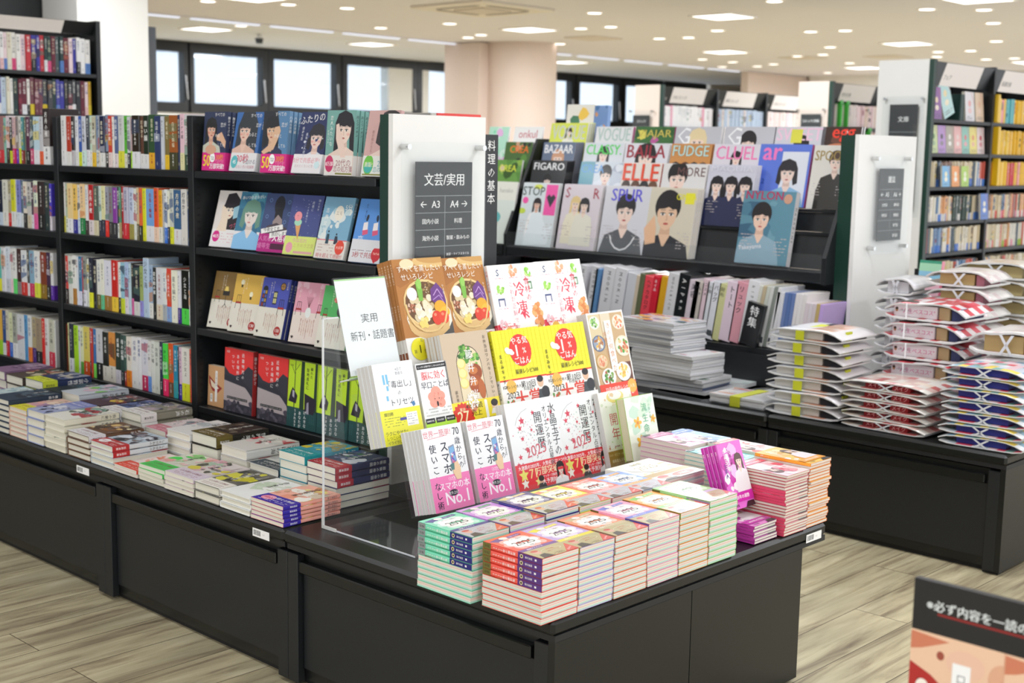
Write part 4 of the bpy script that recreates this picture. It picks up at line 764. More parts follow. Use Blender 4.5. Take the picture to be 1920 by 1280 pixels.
face_novel('n50a', 'face-out novel with dark haired girl resting chin and pink band, first on top shelf', fx(378), z0, R(5), R(0), n=3)
face_novel('blue30', 'face-out blue novel with pale girl in profile and white band, second on top shelf', fx(429), z0, R(12), R(3), n=3)
face_novel('n50b', 'face-out novel with fringe haired girl covering one eye and pink band, top shelf', fx(487), z0, R(6), R(0), n=4)
face_novel('navyw', 'face-out navy novel with girl hugging, white band, leaning on top shelf', fx(545), z0, R(15), R(4), n=2)
face_novel('teal8', 'face-out teal novel with woman touching cheek, white band, top shelf', fx(607), z0, R(5), R(0), n=3)
face_novel('pinkw', 'face-out dusty pink novel half hidden by the white end board, top shelf', fx(676), z0, R(11), R(2), n=1)
z0 = SZ[1]+.001
for i, (k, px, lab) in enumerate([('black40', 389, 'face-out white novel with black haired girl covering her face, second shelf'), ('teal10', 430, 'face-out teal novel with green haired girl, second shelf'), ('navyp', 477, 'face-out navy novel with phone before a face and magenta band, second shelf'), ('ice', 526, 'face-out indigo novel with ice cream cone and lime band, second shelf'), ('sky5', 587, 'face-out sky blue novel with clouds and two students, second shelf'), ('shoes', 652, 'face-out bright blue novel with two pairs of shoes, second shelf')]):
    face_novel(k, lab, fx(px, 480), z0, R(17), R(9 if i < 4 else 4), T=.016, y=YC+.02+(.006 if i < 4 else 0))
z0 = SZ[2]+.001
for i, (k, px, lab, n) in enumerate([('ch_br', 386, 'face-out brown and cream novel with two chairs and a lamp table, third shelf', 1), ('ch_ye', 426, 'face-out mustard novel with one chair and light bulbs, third shelf', 1), ('ch_bl', 475, 'face-out violet blue novel with stained glass windows, third shelf', 2), ('ch_pk', 538, 'face-out pink novel with two chairs and a vase, third shelf', 1), ('ch_gr', 589, 'face-out green novel with a chair, behind the clear divider, third shelf', 1)]):
    face_novel(k, lab, fx(px, 640), z0, R(15), R(9 if i in (0, 1, 3) else 5), T=.016, n=n, y=YC+.02+.004*(i in (0, 3)))
z0 = SZ[3]+.001
W_, H_, A_, bc_, bh_, b_ = novel_front('lips')
face_novel('lips', 'small face-out tan book with red lips, first on the bottom shelf', fx(385, 770), z0, R(3), R(0), T=.03, sc=.72, y=YC+.03)
face_novel('redblack', 'face-out red and black novel, left copy on the bottom shelf', fx(419, 780), z0, R(3), R(0), T=.022, n=4)
face_novel('redblack', 'face-out red and black novel, right copy on the bottom shelf', fx(481, 790), z0, R(3), R(0), T=.022, n=4)
face_novel('limeghost', 'face-out lime green novel with dark trees, left copy on the bottom shelf', fx(534, 800), z0, R(4), R(0), T=.02, n=3)
face_novel('limeghost', 'face-out lime green novel with dark trees, middle copy on the bottom shelf', fx(591, 810), z0, R(4), R(0), T=.02, n=3)
face_novel('limeghost', 'face-out lime green novel with dark trees, right copy behind the white display books', fx(650, 820), z0, R(4), R(0), T=.02, n=3)
# ------------------------------------------------------------------ low stacks on the counter before the novels
def gen_cover(W, H, bg, cols, seed, title, tcol, tx=50, sz=13, band=None, m='paper', horiz=False, n=16):
    rnd = random.Random(seed); A = Art(W, H, bg, m); fan(A, rnd, cols, n, 5, 62, 26); fan(A, rnd, [mixh(c, 'ffffff', .25) for c in cols], n, 15, 60, 9)
    if horiz: A.text(title, tx, 14, sz, tcol, 1, 'c')
    else: A.vt(title, tx, 6, sz, tcol, 1)
    A.vt('文芸賞受賞作', 90, 8, 4.5, tcol)
    return A
def spine_art(T, H, title, col, band=None, bt=None, bcol='f0f0f0'):
    A = Art(T, H, None); titled(A, title, 50, 6, 56, col, 62); return A
def gen_band(W, h, col, seed, text, c2='f2f2f0', ell=None):
    A = Art(W, h, None); rnd = random.Random(seed)
    if ell: A.ell(26, 45, 18, 13, ell); A.text('本屋大賞', 26, 45, 6, 'c03030', 1, 'c')
    A.text(text, 60 if ell else 50, 30, 10, c2, 1, 'c'); A.scrib(12, 55, 92, 88, 2, c2, rnd, 3.5); return A
LAY = (-math.pi/2, 0, 0)
def lay_stack(x0, x1, yf, ztop, n, cover, band, title, cols, seed, desc, flip_low=0, hard=True, side='R', D=.205, zb=ZT+.0015, spc=None, bandtext='心が震える物語', ell=None, tcol=None, curl=0, group=None):
    W = x1-x0-.003; T = (ztop-zb)/n-.0012; rnd = random.Random(seed); bh = D*.3
    tc = tcol or ('f4f4f0' if lum(cover) < 140 else '26262a')
    A = gen_cover(W, D, cover, cols, seed, title, tc); sp = spine_art(T, D, title, 'f0f0ee' if lum(spc or cover) < 140 else '3a3a3a')
    ba = gen_band(W, bh, band, seed, bandtext, 'f4f4f2' if lum(band) < 150 else '803040', ell) if band else None
    bs = None
    if band: bs = Art(T, bh, None); titled(bs, '話題沸騰', 50, 20, 80, 'f0f0f0' if lum(band) < 150 else '404040', 55)
    p = book('novel', '', 'book', W, D, T, A, spc or cover, side, sp, (bh, band) if band else None, group or 'stacked copies of the novel with %s' % desc, hard=hard, band_art=ba, band_spine=bs)
    for k in range(n):
        o = p if k == n-1 else copy_thing(p)
        zt = zb+(T+.0012)*(k+1); j = rnd.uniform(-.0025, .0025); yw_ = R(rnd.uniform(-1.2, 1.2))
        pos = Vector((x0+.0015+j, yf+rnd.uniform(0, .004), zt))
        if k < flip_low: o.rotation_euler = (-math.pi/2, 0, math.pi+yw_); pos += Vector((W, D, 0))
        else: o.rotation_euler = (-math.pi/2, 0, yw_)
        o.location = pos; q = n-1-k
        o['label'] = 'novel with %s, %s' % (desc, 'topmost of its stack' if q == 0 else ORD[q]+' from top')
    return p
Y1 = 2.154; Y2 = 2.378
F = [  # x0, x1, top, n, cover, band, title, cols, description, flip, text
 (-3.058, -2.905, .512, 5, 'efb09c', '3424a0', '小説家の庭', ['e8d878', 'f4efe6', 'e89a80', 'd8c8b0', 'c88a60'], 'pink cover and indigo band at the counter end', 0, 'f4f0ff'),
 (-3.212, -3.06, .504, 3, 'e9ebe9', None, '白の余白', ['d8e0d4', 'c8d8c0', 'f4f4f0'], 'plain white cover and green endpaper by the pink one', 1, None),
 (-3.348, -3.214, .504, 2, '6c6a62', 'e8e4dc', '君の顔がない', ['57564c', '88867c', 'c8c02c', '3c3c38', 'd8d44a'], 'dark grey cover and yellow lettering', 1, None),
 (-3.51, -3.35, .507, 4, 'dcd2d0', 'd8ccd8', '春の女神', ['d8b0b8', 'a8c0a8', 'd8cc50', 'c898a0', '58584c'], 'pastel girl drawing and lilac band', 3, None),
 (-3.66, -3.512, .503, 4, 'd8dcc8', '4ac85a', '鳥の歌', ['e8b8b8', '8ac878', 'd8d8c8', '4ad85a', 'e8a8a0'], 'bright green band in the front row', 2, None),
 (-3.812, -3.664, .477, 2, 'e8ded8', 'e04a30', '光の外', ['e8704a', 'f0e0d8', 'e89a80'], 'orange red cover beside the green one', 1, None),
 (-3.962, -3.815, .528, 4, 'b8c8d4', 'b8282c', 'しろがねの', ['4a4450', '8a8894', 'd8e0e8', '6a5a58', '303038'], 'red band carrying a white oval', 2, None),
 (-4.115, -3.965, .537, 4, '6a4a34', 'dcdce0', '灯の家', ['d8b878', '8a5a34', '382820', 'e8d898', '4a3428'], 'brown lamplit street picture and white band', 3, None),
 (-4.275, -4.128, .568, 5, 'e6e6dc', None, '街の朝に', ['5a6a58', '8ab0a0', 'b04a50', '384858', 'c8ccd0'], 'large cream cover with a city view', 3, None),
 (-4.40, -4.278, .571, 4, '9aa4cc', '8088c4', '風の港', ['5a6090', 'a8b0d0', 'd8dce8', '303854'], 'lavender blue cover', 4, None),
 (-4.54, -4.402, .560, 6, 'dcb8a8', 'dcd838', '夕凪', ['e8b89c', 'd8a0a8', 'a888a8', 'f0d8c0'], 'peach sky cover and yellow band', 5, None),
 (-4.69, -4.543, .576, 6, '2c3c50', None, '夜の底', ['384c60', '4a6070', '202c3c'], 'dark slate night cover', 5, None),
 (-4.84, -4.693, .565, 5, 'c8d8dc', 'e0e0dc', '水辺', ['98b8c0', 'd0e0e0'], 'pale water cover at the left picture edge', 3, None)]
for i, f in enumerate(F): lay_stack(f[0], f[1], Y1, f[2], f[3], f[4], f[5], f[6], f[7], 40+i, f[8], f[9], hard=i not in (0, 3, 4), ell='f0eef0' if i == 6 else ('e88aa8' if i == 0 else None), spc={0: 'f0a898', 8: 'e0dcc8', 6: 'd0d8dc'}.get(i))
B_ = [
 (-3.09, -2.952, .577, 6, '22305c', 'b42434', '最後の帝国', ['2c3c70', '1c6a3c', '384a80', 'd8dce8', '182448'], 'crimson band over navy, behind the clear divider', 3),
 (-3.225, -3.092, .586, 5, '3a9ab0', '1c9aa0', '海の底から', ['2c8ab0', 'd8c83a', '8a9a70', '3aa8c0', 'a89858'], 'teal band and yellow blue artwork', 4),
 (-3.388, -3.23, .520, 3, 'd8d8d4', '3c4a54', '文字渦', ['c8c8c8', '9aa0a4', '6a7078'], 'white cover and dark lettered band in the back row', 1),
 (-3.54, -3.392, .553, 3, 'dcdad6', None, 'ことばの海', ['e8d0d0', 'd0d0cc', 'f0eeea', 'c83a48'], 'grey white cover and red ring', 2),
 (-3.706, -3.557, .569, 3, '26221c', '6a5c28', '世界の果て', ['383228', '4a4030', '1c1a16'], 'thick black cover and olive band', 2),
 (-3.862, -3.715, .552, 4, 'e4e4e2', None, '雪の跡', ['d4d8dc', 'ececea', 'b8c0c4'], 'plain white cover beside the thick black one', 1),
 (-3.998, -3.865, .538, 3, 'dcd0d0', 'c87888', '花びら', ['c8a0a8', 'e8dcdc', '7a9098'], 'rosy title band in the back row', 1),
 (-4.149, -4.01, .575, 4, '8a8878', 'e6e6e2', '石の声', ['a8988c', '6a6a78', 'b8a8b0', '504a58'], 'stone grey cover and white band', 2),
 (-4.293, -4.152, .563, 4, '5a6c9c', 'e4e4e4', '青の時代', ['3c5088', 'b8a4b8', '7888b8', '2c3860'], 'blue night scene and white band', 2),
 (-4.44, -4.296, .565, 4, '4a3440', None, '赤い部屋', ['8a3a34', '5a4458', 'd8b848', '2c4438', '382838'], 'dark red and green jungle artwork', 2),
 (-4.58, -4.445, .582, 3, 'c4ccd4', None, '森の手紙', ['b0c4d0', '7ac05a', 'd8b8c8', 'a8b8c8'], 'pale blue cover and green patch', 1),
 (-4.72, -4.585, .572, 3, '1c2a34', None, '星月夜', ['2c3c48', '1a2430', '3c5a68'], 'black teal night cover', 1),
 (-4.87, -4.725, .594, 4, '24345c', 'd4e03a', '小説野性', ['4a5a8c', 'c8c0b0', '2c3c6c', '8a90a8'], 'navy cover and lime band far left', 2),
 (-5.02, -4.875, .59, 4, '4c4038', None, '群像', ['a8604a', 'c8c0a0', '384434', '8a3a34'], 'crowded brown mosaic cover far left', 2),
 (-5.165, -5.023, .596, 4, '8a6a8c', None, '紫の花', ['a888a8', '6a4a70'], 'dull purple cover at the very left', 2)]
for i, f in enumerate(B_): lay_stack(f[0], f[1], Y2, f[2], f[3], f[4], f[5], f[6], f[7], 80+i, f[8], f[9], hard=i > 1, side='R')
# ------------------------------------------------------------------ fortune yearbooks on the end table
STR = [(.3, 'e6e0d2'), (.16, 'edbdb4'), (.26, 'e4dfd0'), (.28, 'b8d8cb')]
def year_cover(W, H, c1, c2, metal, cap):
    A = Art(W, H, c1, 'gloss', e=.00003); wt = 'f6f4f2'
    A.poly([(2, 9), (30, 5), (44, 16), (20, 22)], c2); lt = mixh(c1, 'ffffff', .55)
    for x, y, r in ((26, 24, 15), (46, 20, 17), (70, 22, 16), (84, 34, 13), (80, 48, 13), (54, 50, 18), (28, 48, 15), (16, 36, 12)): A.ell(x, y, r, r*.9, lt, n=12)
    for x, y, r in ((30, 27, 13), (48, 25, 14), (68, 26, 14), (80, 35, 11), (70, 45, 12), (48, 46, 15), (30, 44, 12), (22, 35, 10)): A.ell(x, y, r, r*.9, wt, n=12)
    A.poly([(46, 8), (84, 5), (86, 11), (48, 14)], c2); A.text('五星三心占い', 66, 10, 5, wt, 1, 'c', 5); A.ell(38, 10, 10, 7, 'ece6e2')
    A.text('ゲッターズ飯田の', 52, 21, 4.6, '505060', 0, 'c'); A.text('2025', 50, 38, 27, '24242c', 0, 'c'); A.text('年版', 52, 51, 6, '505060', 0, 'c')
    A.rect(0, 59, 100, 67, c2); A.text('開運アドバイス', 40, 63, 6, wt, 1, 'c')
    A.rect(0, 67, 100, 100, metal); A.ell(20, 79, 9, 9, 'd8a898'); A.ell(20, 74, 9, 5, 'c84a44'); A.poly([(6, 100), (12, 88), (28, 86), (36, 100)], '3a3438')
    rd = 'c8423a'
    A.ell(56, 80, 26, 9, mixh(metal, 'ffffff', .45)); A.ell(56, 80, 24.5, 8, metal); A.text('大予言', 56, 77, 7, rd, 1, 'c'); A.text('運気グラフつき', 56, 84, 4.5, rd, 1, 'c')
    A.poly([(100, 74), (100, 100), (66, 100)], 'd84a44'); A.text('占いNo.1', 86, 92, 6, 'f6e8e4', 1, 'c', 32); A.scrib(38, 92, 66, 98, 2, '6a5a48', random.Random(2), 1.2)
    sp = Art(.0142, H, None)
    sp.rect(0, 0, 100, 14, cap); sp.rect(0, 60, 100, 100, mixh(c2, '181030', .25))
    titled(sp, '2025金の羅針盤', 50, 17, 56, 'f6f0ee', 58); sp.ell(50, 66, 34, 34, 'e8d8a0'); sp.ell(50, 66, 20, 20, '303030'); titled(sp, '朝日新聞', 50, 72, 84, 'f4f0ee', 60); sp.rect(34, 88, 66, 91, 'f4f0ee')
    titled(sp, 'ON', 50, 3, 12, '303028', 60)
    return A, sp
YRX = -math.pi/2
def year_stack(xm, y0, ztop, n, c1, c2, metal, cap, desc, top_face=5, W=.124, H=.186, front=None, stripes=STR, seed=0, lowspine=(), pg=PG, name='yearbook', spc=None, zb=ZT+.0015, rag=.0015):
    T = (ztop-zb)/n-.0007; rnd = random.Random(seed+int(abs(y0)*1000))
    A, sp = year_cover(W, H, c1, c2, metal, cap) if front is None else front
    p = book(name, '', 'book', W, H, T, A, spc or c1, 'L', sp, None, 'stacked yearbooks with %s' % desc, stripes=stripes, m='gloss', pg=pg)
    for k in range(n):
        o = p if k == n-1 else copy_thing(p); q = n-1-k
        face = q < top_face or k in lowspine; yw_ = R(rnd.uniform(-.5, .5)); jx, jy = rnd.uniform(-rag, rag), rnd.uniform(-rag*.5, rag*.5)
        if face: o.location = (xm+jx, y0+jy, zb+(T+.0007)*(k+1)); o.rotation_euler = (YRX, 0, R(90)+yw_)
        else: o.location = (xm-H+jx, y0+W+jy, zb+(T+.0007)*(k+1)); o.rotation_euler = (YRX, 0, R(-90)+yw_)
        o['label'] = 'yearbook with %s, %s' % (desc, 'top of its stack' if q == 0 else ORD[q]+' from top')
    return p
GD, SV = 'b8ac80', 'b6b6be'
year_stack(-1.895, 2.109, .606, 10, 'f0594a', '6c3c94', GD, '6c662c', 'coral cover at the near table corner')
for k, (y0, z, c1, c2, d) in enumerate([(2.237, .604, 'bfa4dc', 'e8da40', 'lilac cover and yellow stripe'), (2.365, .606, 'f08c68', 'c6b48c', 'salmon cover and khaki stripe'), (2.493, .610, 'f4a4c0', '5c6ccc', 'pink cover and blue stripe'), (2.621, .613, 'f0a24c', '74c850', 'orange cover and green stripe'), (2.749, .619, 'a4d88c', 'ccbcd4', 'light green cover and lilac stripe')]):
    year_stack(-1.895, y0, z, 10, c1, c2, GD, '6c662c', d, top_face=1+(k == 3))
year_stack(-2.103, 2.096, .612, 10, '78dab6', '28288a', SV, '8a9090', 'mint cover and navy stripe')
for k, (y0, z, c1, c2, d) in enumerate([(2.224, .614, 'd094e0', '4a9a74', 'violet cover and green stripe'), (2.352, .620, '362e86', 'ddca92', 'indigo cover and cream stripe'), (2.480, .613, 'f2e85c', 'f08a78', 'lemon cover and salmon stripe'), (2.608, .612, 'f06e68', 'f4a8b0', 'red cover and pink stripe'), (2.736, .610, '8aaae8', 'f0a244', 'light blue cover and orange stripe')]):
    year_stack(-2.103, y0, z, 10, c1, c2, SV, '8a9090', d, top_face=1)
# big white and gold edition
Ag = Art(.205, .2, 'f4f0e4', 'gloss'); [Ag.ell(10+random.Random(i).uniform(0, 84), random.Random(i+9).uniform(4, 62), random.Random(i).uniform(3, 7), 2.4, 'e2d4a0') for i in range(18)]; [Ag.ell(x, y, 20, 16, 'f8f6f2') for x, y in ((34, 30), (60, 28), (48, 42))]; Ag.text('2025', 50, 34, 22, 'a89868', 0, 'c'); Ag.text('完全版', 50, 14, 8, '6a5c3c', 1, 'c'); Ag.rect(0, 64, 100, 78, 'b89858'); Ag.rect(0, 78, 100, 100, 'e8e6e4'); Ag.ell(24, 88, 11, 9, 'd8a898'); Ag.ell(24, 84, 11, 5, 'c84a44'); Ag.ell(66, 88, 24, 8, 'd8584a'); Ag.text('大開運', 66, 88, 8, 'fff0e8', 1, 'c'); Ag.poly([(8, 100), (20, 94), (40, 94), (44, 100)], '3a3438')
spg = Art(.02, .2, None); titled(spg, '2025完全版', 50, 8, 60, 'a89868', 60)
year_stack(-2.145, 2.872, .603, 7, 'f0ece0', 'b89858', GD, 'a89868', 'white and gold cloud cover', 1, W=.205, H=.2, front=(Ag, spg))
def mag_cover(c1, c2, seed, W=.112, H=.186, big='2025年の運勢'):
    A = Art(W, H, c1, 'gloss'); rnd = random.Random(seed); fan(A, rnd, [c2, mixh(c1, 'ffffff', .5), 'f4e8ec', mixh(c2, 'ffffff', .4)], 20, 4, 70, 20)
    person(A, 74, 30, 11, 'ecd0c0', '5a3a34', 'e8e0e4', 'long', 0, True); A.vt('水晶玉子', 22, 8, 13, 'fdf6fa', 1); A.vt('六星占術', 44, 12, 9, mixh(c2, '200818', .35), 1); A.rect(0, 76, 100, 90, c2); A.text(big, 50, 83, 11, 'ffffff', 1, 'c'); A.text('完全版', 22, 95, 7, '303030', 1, 'c')
    A.poly([(60, 100), (70, 92), (96, 92), (100, 100)], '2a2428'); sp = Art(.008, H, None); sp.rect(0, 0, 100, 100, c2); titled(sp, '開運2025', 50, 10, 60, 'f8e8ee', 60); return A, sp
WS = [(1, 'e6e0d2')]
year_stack(-1.897, 3.112, .625, 20, 'f4e4e8', 'd83a58', GD, 'd83a58', 'rose and white portrait cover above red spines', 0, W=.118, front=mag_cover('f0d4dc', 'e0486a', 3, .118), stripes=None, pg='e2dccc', lowspine=(0, 1, 2, 3, 4, 5, 10, 11, 12, 13, 14), spc='c42a3c', rag=.004)
year_stack(-1.897, 3.234, .641, 21, 'f4d8a0', 'f0a83a', GD, 'f0a83a', 'orange and white portrait cover at the table back', 1, W=.112, front=mag_cover('f4c458', 'f0a02a', 5), stripes=None, pg='e2dccc', spc='e87a3a', rag=.005)
year_stack(-1.913, 2.986, .502, 6, 'e070c8', '7a1a68', GD, '7a1a68', 'magenta cover in the small low stack', 6, W=.112, front=mag_cover('e48cd0', 'c838a8', 8), stripes=None, pg='e6e0d4', spc='7a1a68', rag=.004)
year_stack(-2.088, 3.157, .624, 14, 'a8dcd8', '4ab8b8', SV, '4ab8b8', 'turquoise and white portrait cover', 0, W=.112, front=mag_cover('9cdcd8', '48bcb8', 11), stripes=None, pg='e2dccc', rag=.002)
year_stack(-2.088, 3.273, .632, 14, 'f4e0dc', 'e8583c', SV, 'e8583c', 'scarlet and white portrait cover behind the turquoise one', 0, W=.108, front=mag_cover('f0dcd8', 'e8604a', 13, .108), stripes=None, pg='e2dccc', rag=.002)
year_stack(-2.281, 3.19, .632, 12, 'f0b8d8', 'd878b0', SV, 'd878b0', 'light pink portrait cover by the recipe books', 0, W=.108, front=mag_cover('eeb0d0', 'd070a8', 17, .108), stripes=None, pg='e4d8cc', rag=.001)
year_stack(-2.281, 3.302, .627, 12, '88b0e8', '4a78c8', SV, '4a78c8', 'light blue portrait cover behind the pink stack', 0, W=.104, front=mag_cover('8cb4e8', '4a78c8', 19, .104), stripes=None, pg='e4dccc', rag=.001)
# the leaning magenta books on the small stack
A_, S_ = mag_cover('e070cc', 'c82ca4', 8); A_.vt('六星占術', 30, 6, 15, 'ffffff', 1); A_.vt('土星人', 14, 30, 12, '5a3a90', 1)
pr = book('yearbook', '', 'book', .112, .186, .012, A_, 'd860c0', 'L', S_, None, 'magenta yearbooks leaning on the small low stack', m='gloss', pg='e2dccc')
xb = -1.985; th = R(20)
for k in range(4):
    o = pr if k == 0 else copy_thing(pr); o.rotation_euler = (-th, 0, R(90)); o.location = (xb-.0142*k*math.cos(th), 2.987, .5035+.0142*math.sin(th)*(4-k)-.012)
    o['label'] = 'magenta yearbook leaning upright on the small stack, %s' % ['foremost of four', 'second from front', 'third from front', 'rearmost of four'][k]
    o.location.z += .02
# ------------------------------------------------------------------ tiered clear display of recipe and hobby books, facing the table end
TH = R(16); TUP = Vector((-math.sin(TH), 0, math.cos(TH))); TN = Vector((math.cos(TH), 0, math.sin(TH)))
TIER = {1: (-2.58, .507), 2: (-2.76, .668), 3: (-2.90, .853)}
def tier_uv(px, py, t):
    xb, zb = TIER[t]; r = FW+RT*((px-960)/F_PX)+UP*((640-py)/F_PX); o = Vector((0, 0, EYE)); q = Vector((xb, 0, zb))
    k = (q-o).dot(TN)/r.dot(TN); p = o+r*k; return p.y, (p-q).dot(TUP)
def display_book(tier, tl, tr, T, n, front, spine, cover, side, label, desc, band=None, band_art=None, band_spine=None, y0=None, W=None, H=None, vb=0, fwd=0, m='gloss', name='recipe_book', pg='dad8d4', stripes=None, cat='book'):
    a, h = tier_uv(*tl, tier); b_, h2 = tier_uv(*tr, tier); y0 = a if y0 is None else y0; W = W or b_-a; H = H or h-vb
    A, sp = front(W, H), spine and spine(T, H)
    xb, zb = TIER[tier]; o0 = Vector((xb, y0, zb))+TUP*vb+TN*fwd
    ba = band_art(W, band[0]*H) if band_art else None
    p = book(name, label, cat, W, H, T, A, cover, side, sp, (band[0]*H, band[1]) if band else None, 'display copies of the %s' % desc, band_art=ba, band_spine=band_spine and band_spine(T, band[0]*H), m=m, pg=pg, stripes=stripes)
    for k in range(n):
        o = p if k == 0 else copy_thing(p); o.rotation_euler = (-TH, 0, R(90)); rr = random.Random(k+int(y0*99))
        o.location = o0-TN*(T+.0011)*k + Vector((0, rr.uniform(-.001, .001) if k else 0, 0))
        o['label'] = label if k == 0 else '%s, %s copy behind the front one' % (desc, ORD[k-1])
    return y0, W, H
jp = lambda T, H, t, c, sz=58, y0=6, y1=60, bg=None: titled(Art(T, H, bg), t, 50, y0, y1, c, sz)
def a70(W, H):
    A = Art(W, H, 'f2f2f2', 'gloss'); A.text('世界一簡単!', 36, 8, 14, 'd8606c', 0, 'c', sx=.95); A.line([(10, 13.5), (60, 12)], .8, 'd8606c')
    A.text('70', 84, 9, 20, '262a3a', 1, 'c', sx=.85); A.vt('歳からの', 84, 16, 15, '262a3a', 1, 1.0); A.vt('スマホ', 48, 18, 21, '1c2036', 2, 1.0); A.vt('の', 50, 66, 15, '1c2036', 1)
    A.vt('使いこなし術', 19, 20, 17.5, '1c2036', 1, 1.12); A.poly([(58, 26), (73, 24), (75, 50), (60, 52)], '8a94a8'); A.poly([(59.5, 28), (71.5, 26), (73, 46), (61.5, 48)], '7ab0dc')
    rr = random.Random(4); [A.ell(rr.uniform(61, 72), rr.uniform(34, 46), 2, 2, rr.choice(['c878b8', 'e8e058', '6a58b8', 'f0f0f4', 'd86878']), n=6) for _ in range(22)]
    A.poly([(60, 48), (74, 44), (80, 52), (78, 66), (66, 66), (60, 58)], 'ecc8a0'); A.poly([(56, 47), (66, 46), (64, 54), (57, 54)], '487878'); A.vt('増田由紀', 93, 40, 4, '404050'); return A
def a70b(W, h):
    A = Art(W, h, None, 'gloss'); A.text('〈17万部!〉', 62, 11, 8, 'ffffff', 0, 'c'); A.text('スマホの本', 58, 30, 16.5, 'fdf4fa', 1, 'c', sx=.95); A.text('No.1', 60, 66, 34, 'fdf0f8', 1, 'c', sx=.95)
    A.ell(52, 52, 12, 6, '202030'); A.text('売り上げ', 52, 52, 6.5, 'ffffff', 1, 'c'); A.vt('なし術', 14, 2, 15, '1c2036', 1) if 0 else None; A.vt('なし術', 16, 14, 16, '24243c', 1, 1.1); return A
Pk = [(.0, '')]
d1 = display_book(1, (789, 805), (862, 788), .0135, 6, a70, lambda T, H: jp(T, H, '70歳からのスマホ', '2a2a3a'), 'f0f0f0', 'R', 'white and pink smartphone guide at the left end of the lowest display tier', 'left white and pink smartphone guide', (.41, 'f27cb8'), a70b)
display_book(1, (873, 790), (940, 772), .0135, 5, a70, None, 'f0f0f0', 'R', 'white and pink smartphone guide, right of its twin on the lowest display tier', 'right white and pink smartphone guide', (.41, 'f27cb8'), a70b)
def ori(W, H):
    A = Art(W, H, 'eef0ee', 'gloss'); rr = random.Random(12)
    for _ in range(110):
        y = rr.uniform(22, 74); x = rr.gauss(40, 13)+(y-40)*.15
        if 4 < x < 88: A.ell(x, y, *(2*[rr.uniform(.6, 1.4)]), rr.choice(['b8a8ac', 'd86a78', 'a8c8bc', 'c8c0c4', 'd8d4d8', 'e8c8d0']), n=6); A.l -= 1
    A.l += 1
    for x, y, r in ((28, 22, 6), (52, 15, 4), (22, 30, 4.5), (24, 42, 4), (30, 56, 4.5), (14, 62, 4.5), (44, 34, 3), (88, 18, 4), (8, 70, 4), (80, 26, 3)): A.star(x, y, r, 'd43c54')
    A.vt('開運暦', 60, 14, 17, '2a2a30', 0, 1.02); A.vt('オリエンタル占星術', 75, 9, 9.3, '2a2a30', 0, 1.0); A.vt('水晶玉子の', 90, 7, 15.5, '2a2a30', 0, .95); A.text('2025', 46, 57, 21, 'd05868', 0, 'c', 6)
    A.line([(14, 26), (20, 18), (30, 12), (42, 9)], .5, 'b0b0b0'); return A
def orib(W, h):
    A = Art(W, h, None, 'gloss'); A.text('大激震の2025年、大警戒日はいつ!?', 52, 14, 6.2, 'fdf4f4', 1, 'c'); A.text('71', 32, 42, 18, 'f4d890', 1, 'c'); A.text('万部突破!', 62, 38, 12, 'f8e8c0', 1, 'c')
    A.star(14, 42, 10, 'e8e06a'); A.star(14, 74, 8, 'f0ece0'); A.star(40, 76, 7, 'ece28a'); A.ell(46, 72, 5, 6, 'd8a890'); A.ell(46, 66, 5.5, 4, '302020'); A.poly([(38, 100), (41, 84), (52, 84), (55, 100)], '26262c')
    A.text('ゲッターズ飯田が', 66, 62, 4, 'fdf4f4', 1, 'c'); A.text('大予測対談', 66, 80, 7.5, 'fdf4f4', 1, 'c'); person(A, 87, 44, 5.5, 'ecd4c8', '1c181a', 'f0ecec', 'long', 0, True); A.rect(81, 40, 93, 50, 'd8343c'); return A
display_book(1, (944, 758), (1038, 745), .012, 3, ori, lambda T, H: jp(T, H, '水晶玉子', '404048'), 'e8e8e6', 'R', 'silver starry fortune almanac with red band, left copy on the lowest tier', 'left starry fortune almanac', (.3, 'e0303c'), orib)
y0_, W_, H_ = display_book(1, (1038, 745), (1128, 733), .012, 3, ori, None, 'e8e8e6', 'R', 'silver starry fortune almanac with red band, right copy on the lowest tier', 'right starry fortune almanac', (.3, 'e0303c'), orib, fwd=-.014)
def kai(W, H):
    A = Art(W, H, 'f6f4ee', 'gloss'); A.ell(50, 8, 26, 12, 'f0dc88'); A.ell(50, 6, 20, 9, 'f6f4ee'); A.text('2025', 46, 17, 9, 'c8a860', 1, 'c'); A.vt('開年', 34, 28, 26, 'd45a6a', 0, 1.08); A.vt('運表', 70, 26, 26, 'd45a6a', 0, 1.08)
    fan(A, random.Random(5), ['e8d8a8', 'e8c8a0', 'd8e0c8', 'f0e0d8'], 9, 2, 20, 7); A.scrib(16, 70, 84, 74, 1, 'c08890', random.Random(6), 2); fan(A, random.Random(8), ['e8c860', 'd89068', 'c8d8a0'], 6, 60, 74, 5); return A
def kaib(W, h):
    A = Art(W, h, None, 'gloss'); A.rect(0, 0, 76, 12, 'f0e8d8'); A.text('いつ・どこで・なにをするか', 36, 32, 5.2, 'f0e0b0', 1, 'c'); A.text('運命変える完全網羅', 36, 62, 6.6, 'f4e4b8', 1, 'c'); A.rect(76, 8, 99, 80, 'f2f0ec'); A.ell(88, 34, 6, 7, 'd8b8a0'); A.ell(88, 28, 6.4, 5, '28201e'); A.poly([(80, 80), (83, 56), (93, 56), (97, 80)], 'd8d4d0'); return A
display_book(1, (1118, 738), (1170, 733), .02, 1, kai, lambda T, H: jp(T, H, '開運年表', 'a04050'), 'e8e4d8', 'R', 'cream fortune chart book with red title and gold band, lowest tier', 'fortune chart book', (.26, 'a8823c'), kaib, y0=y0_+W_-.035, H=.245, W=.165, fwd=.01)
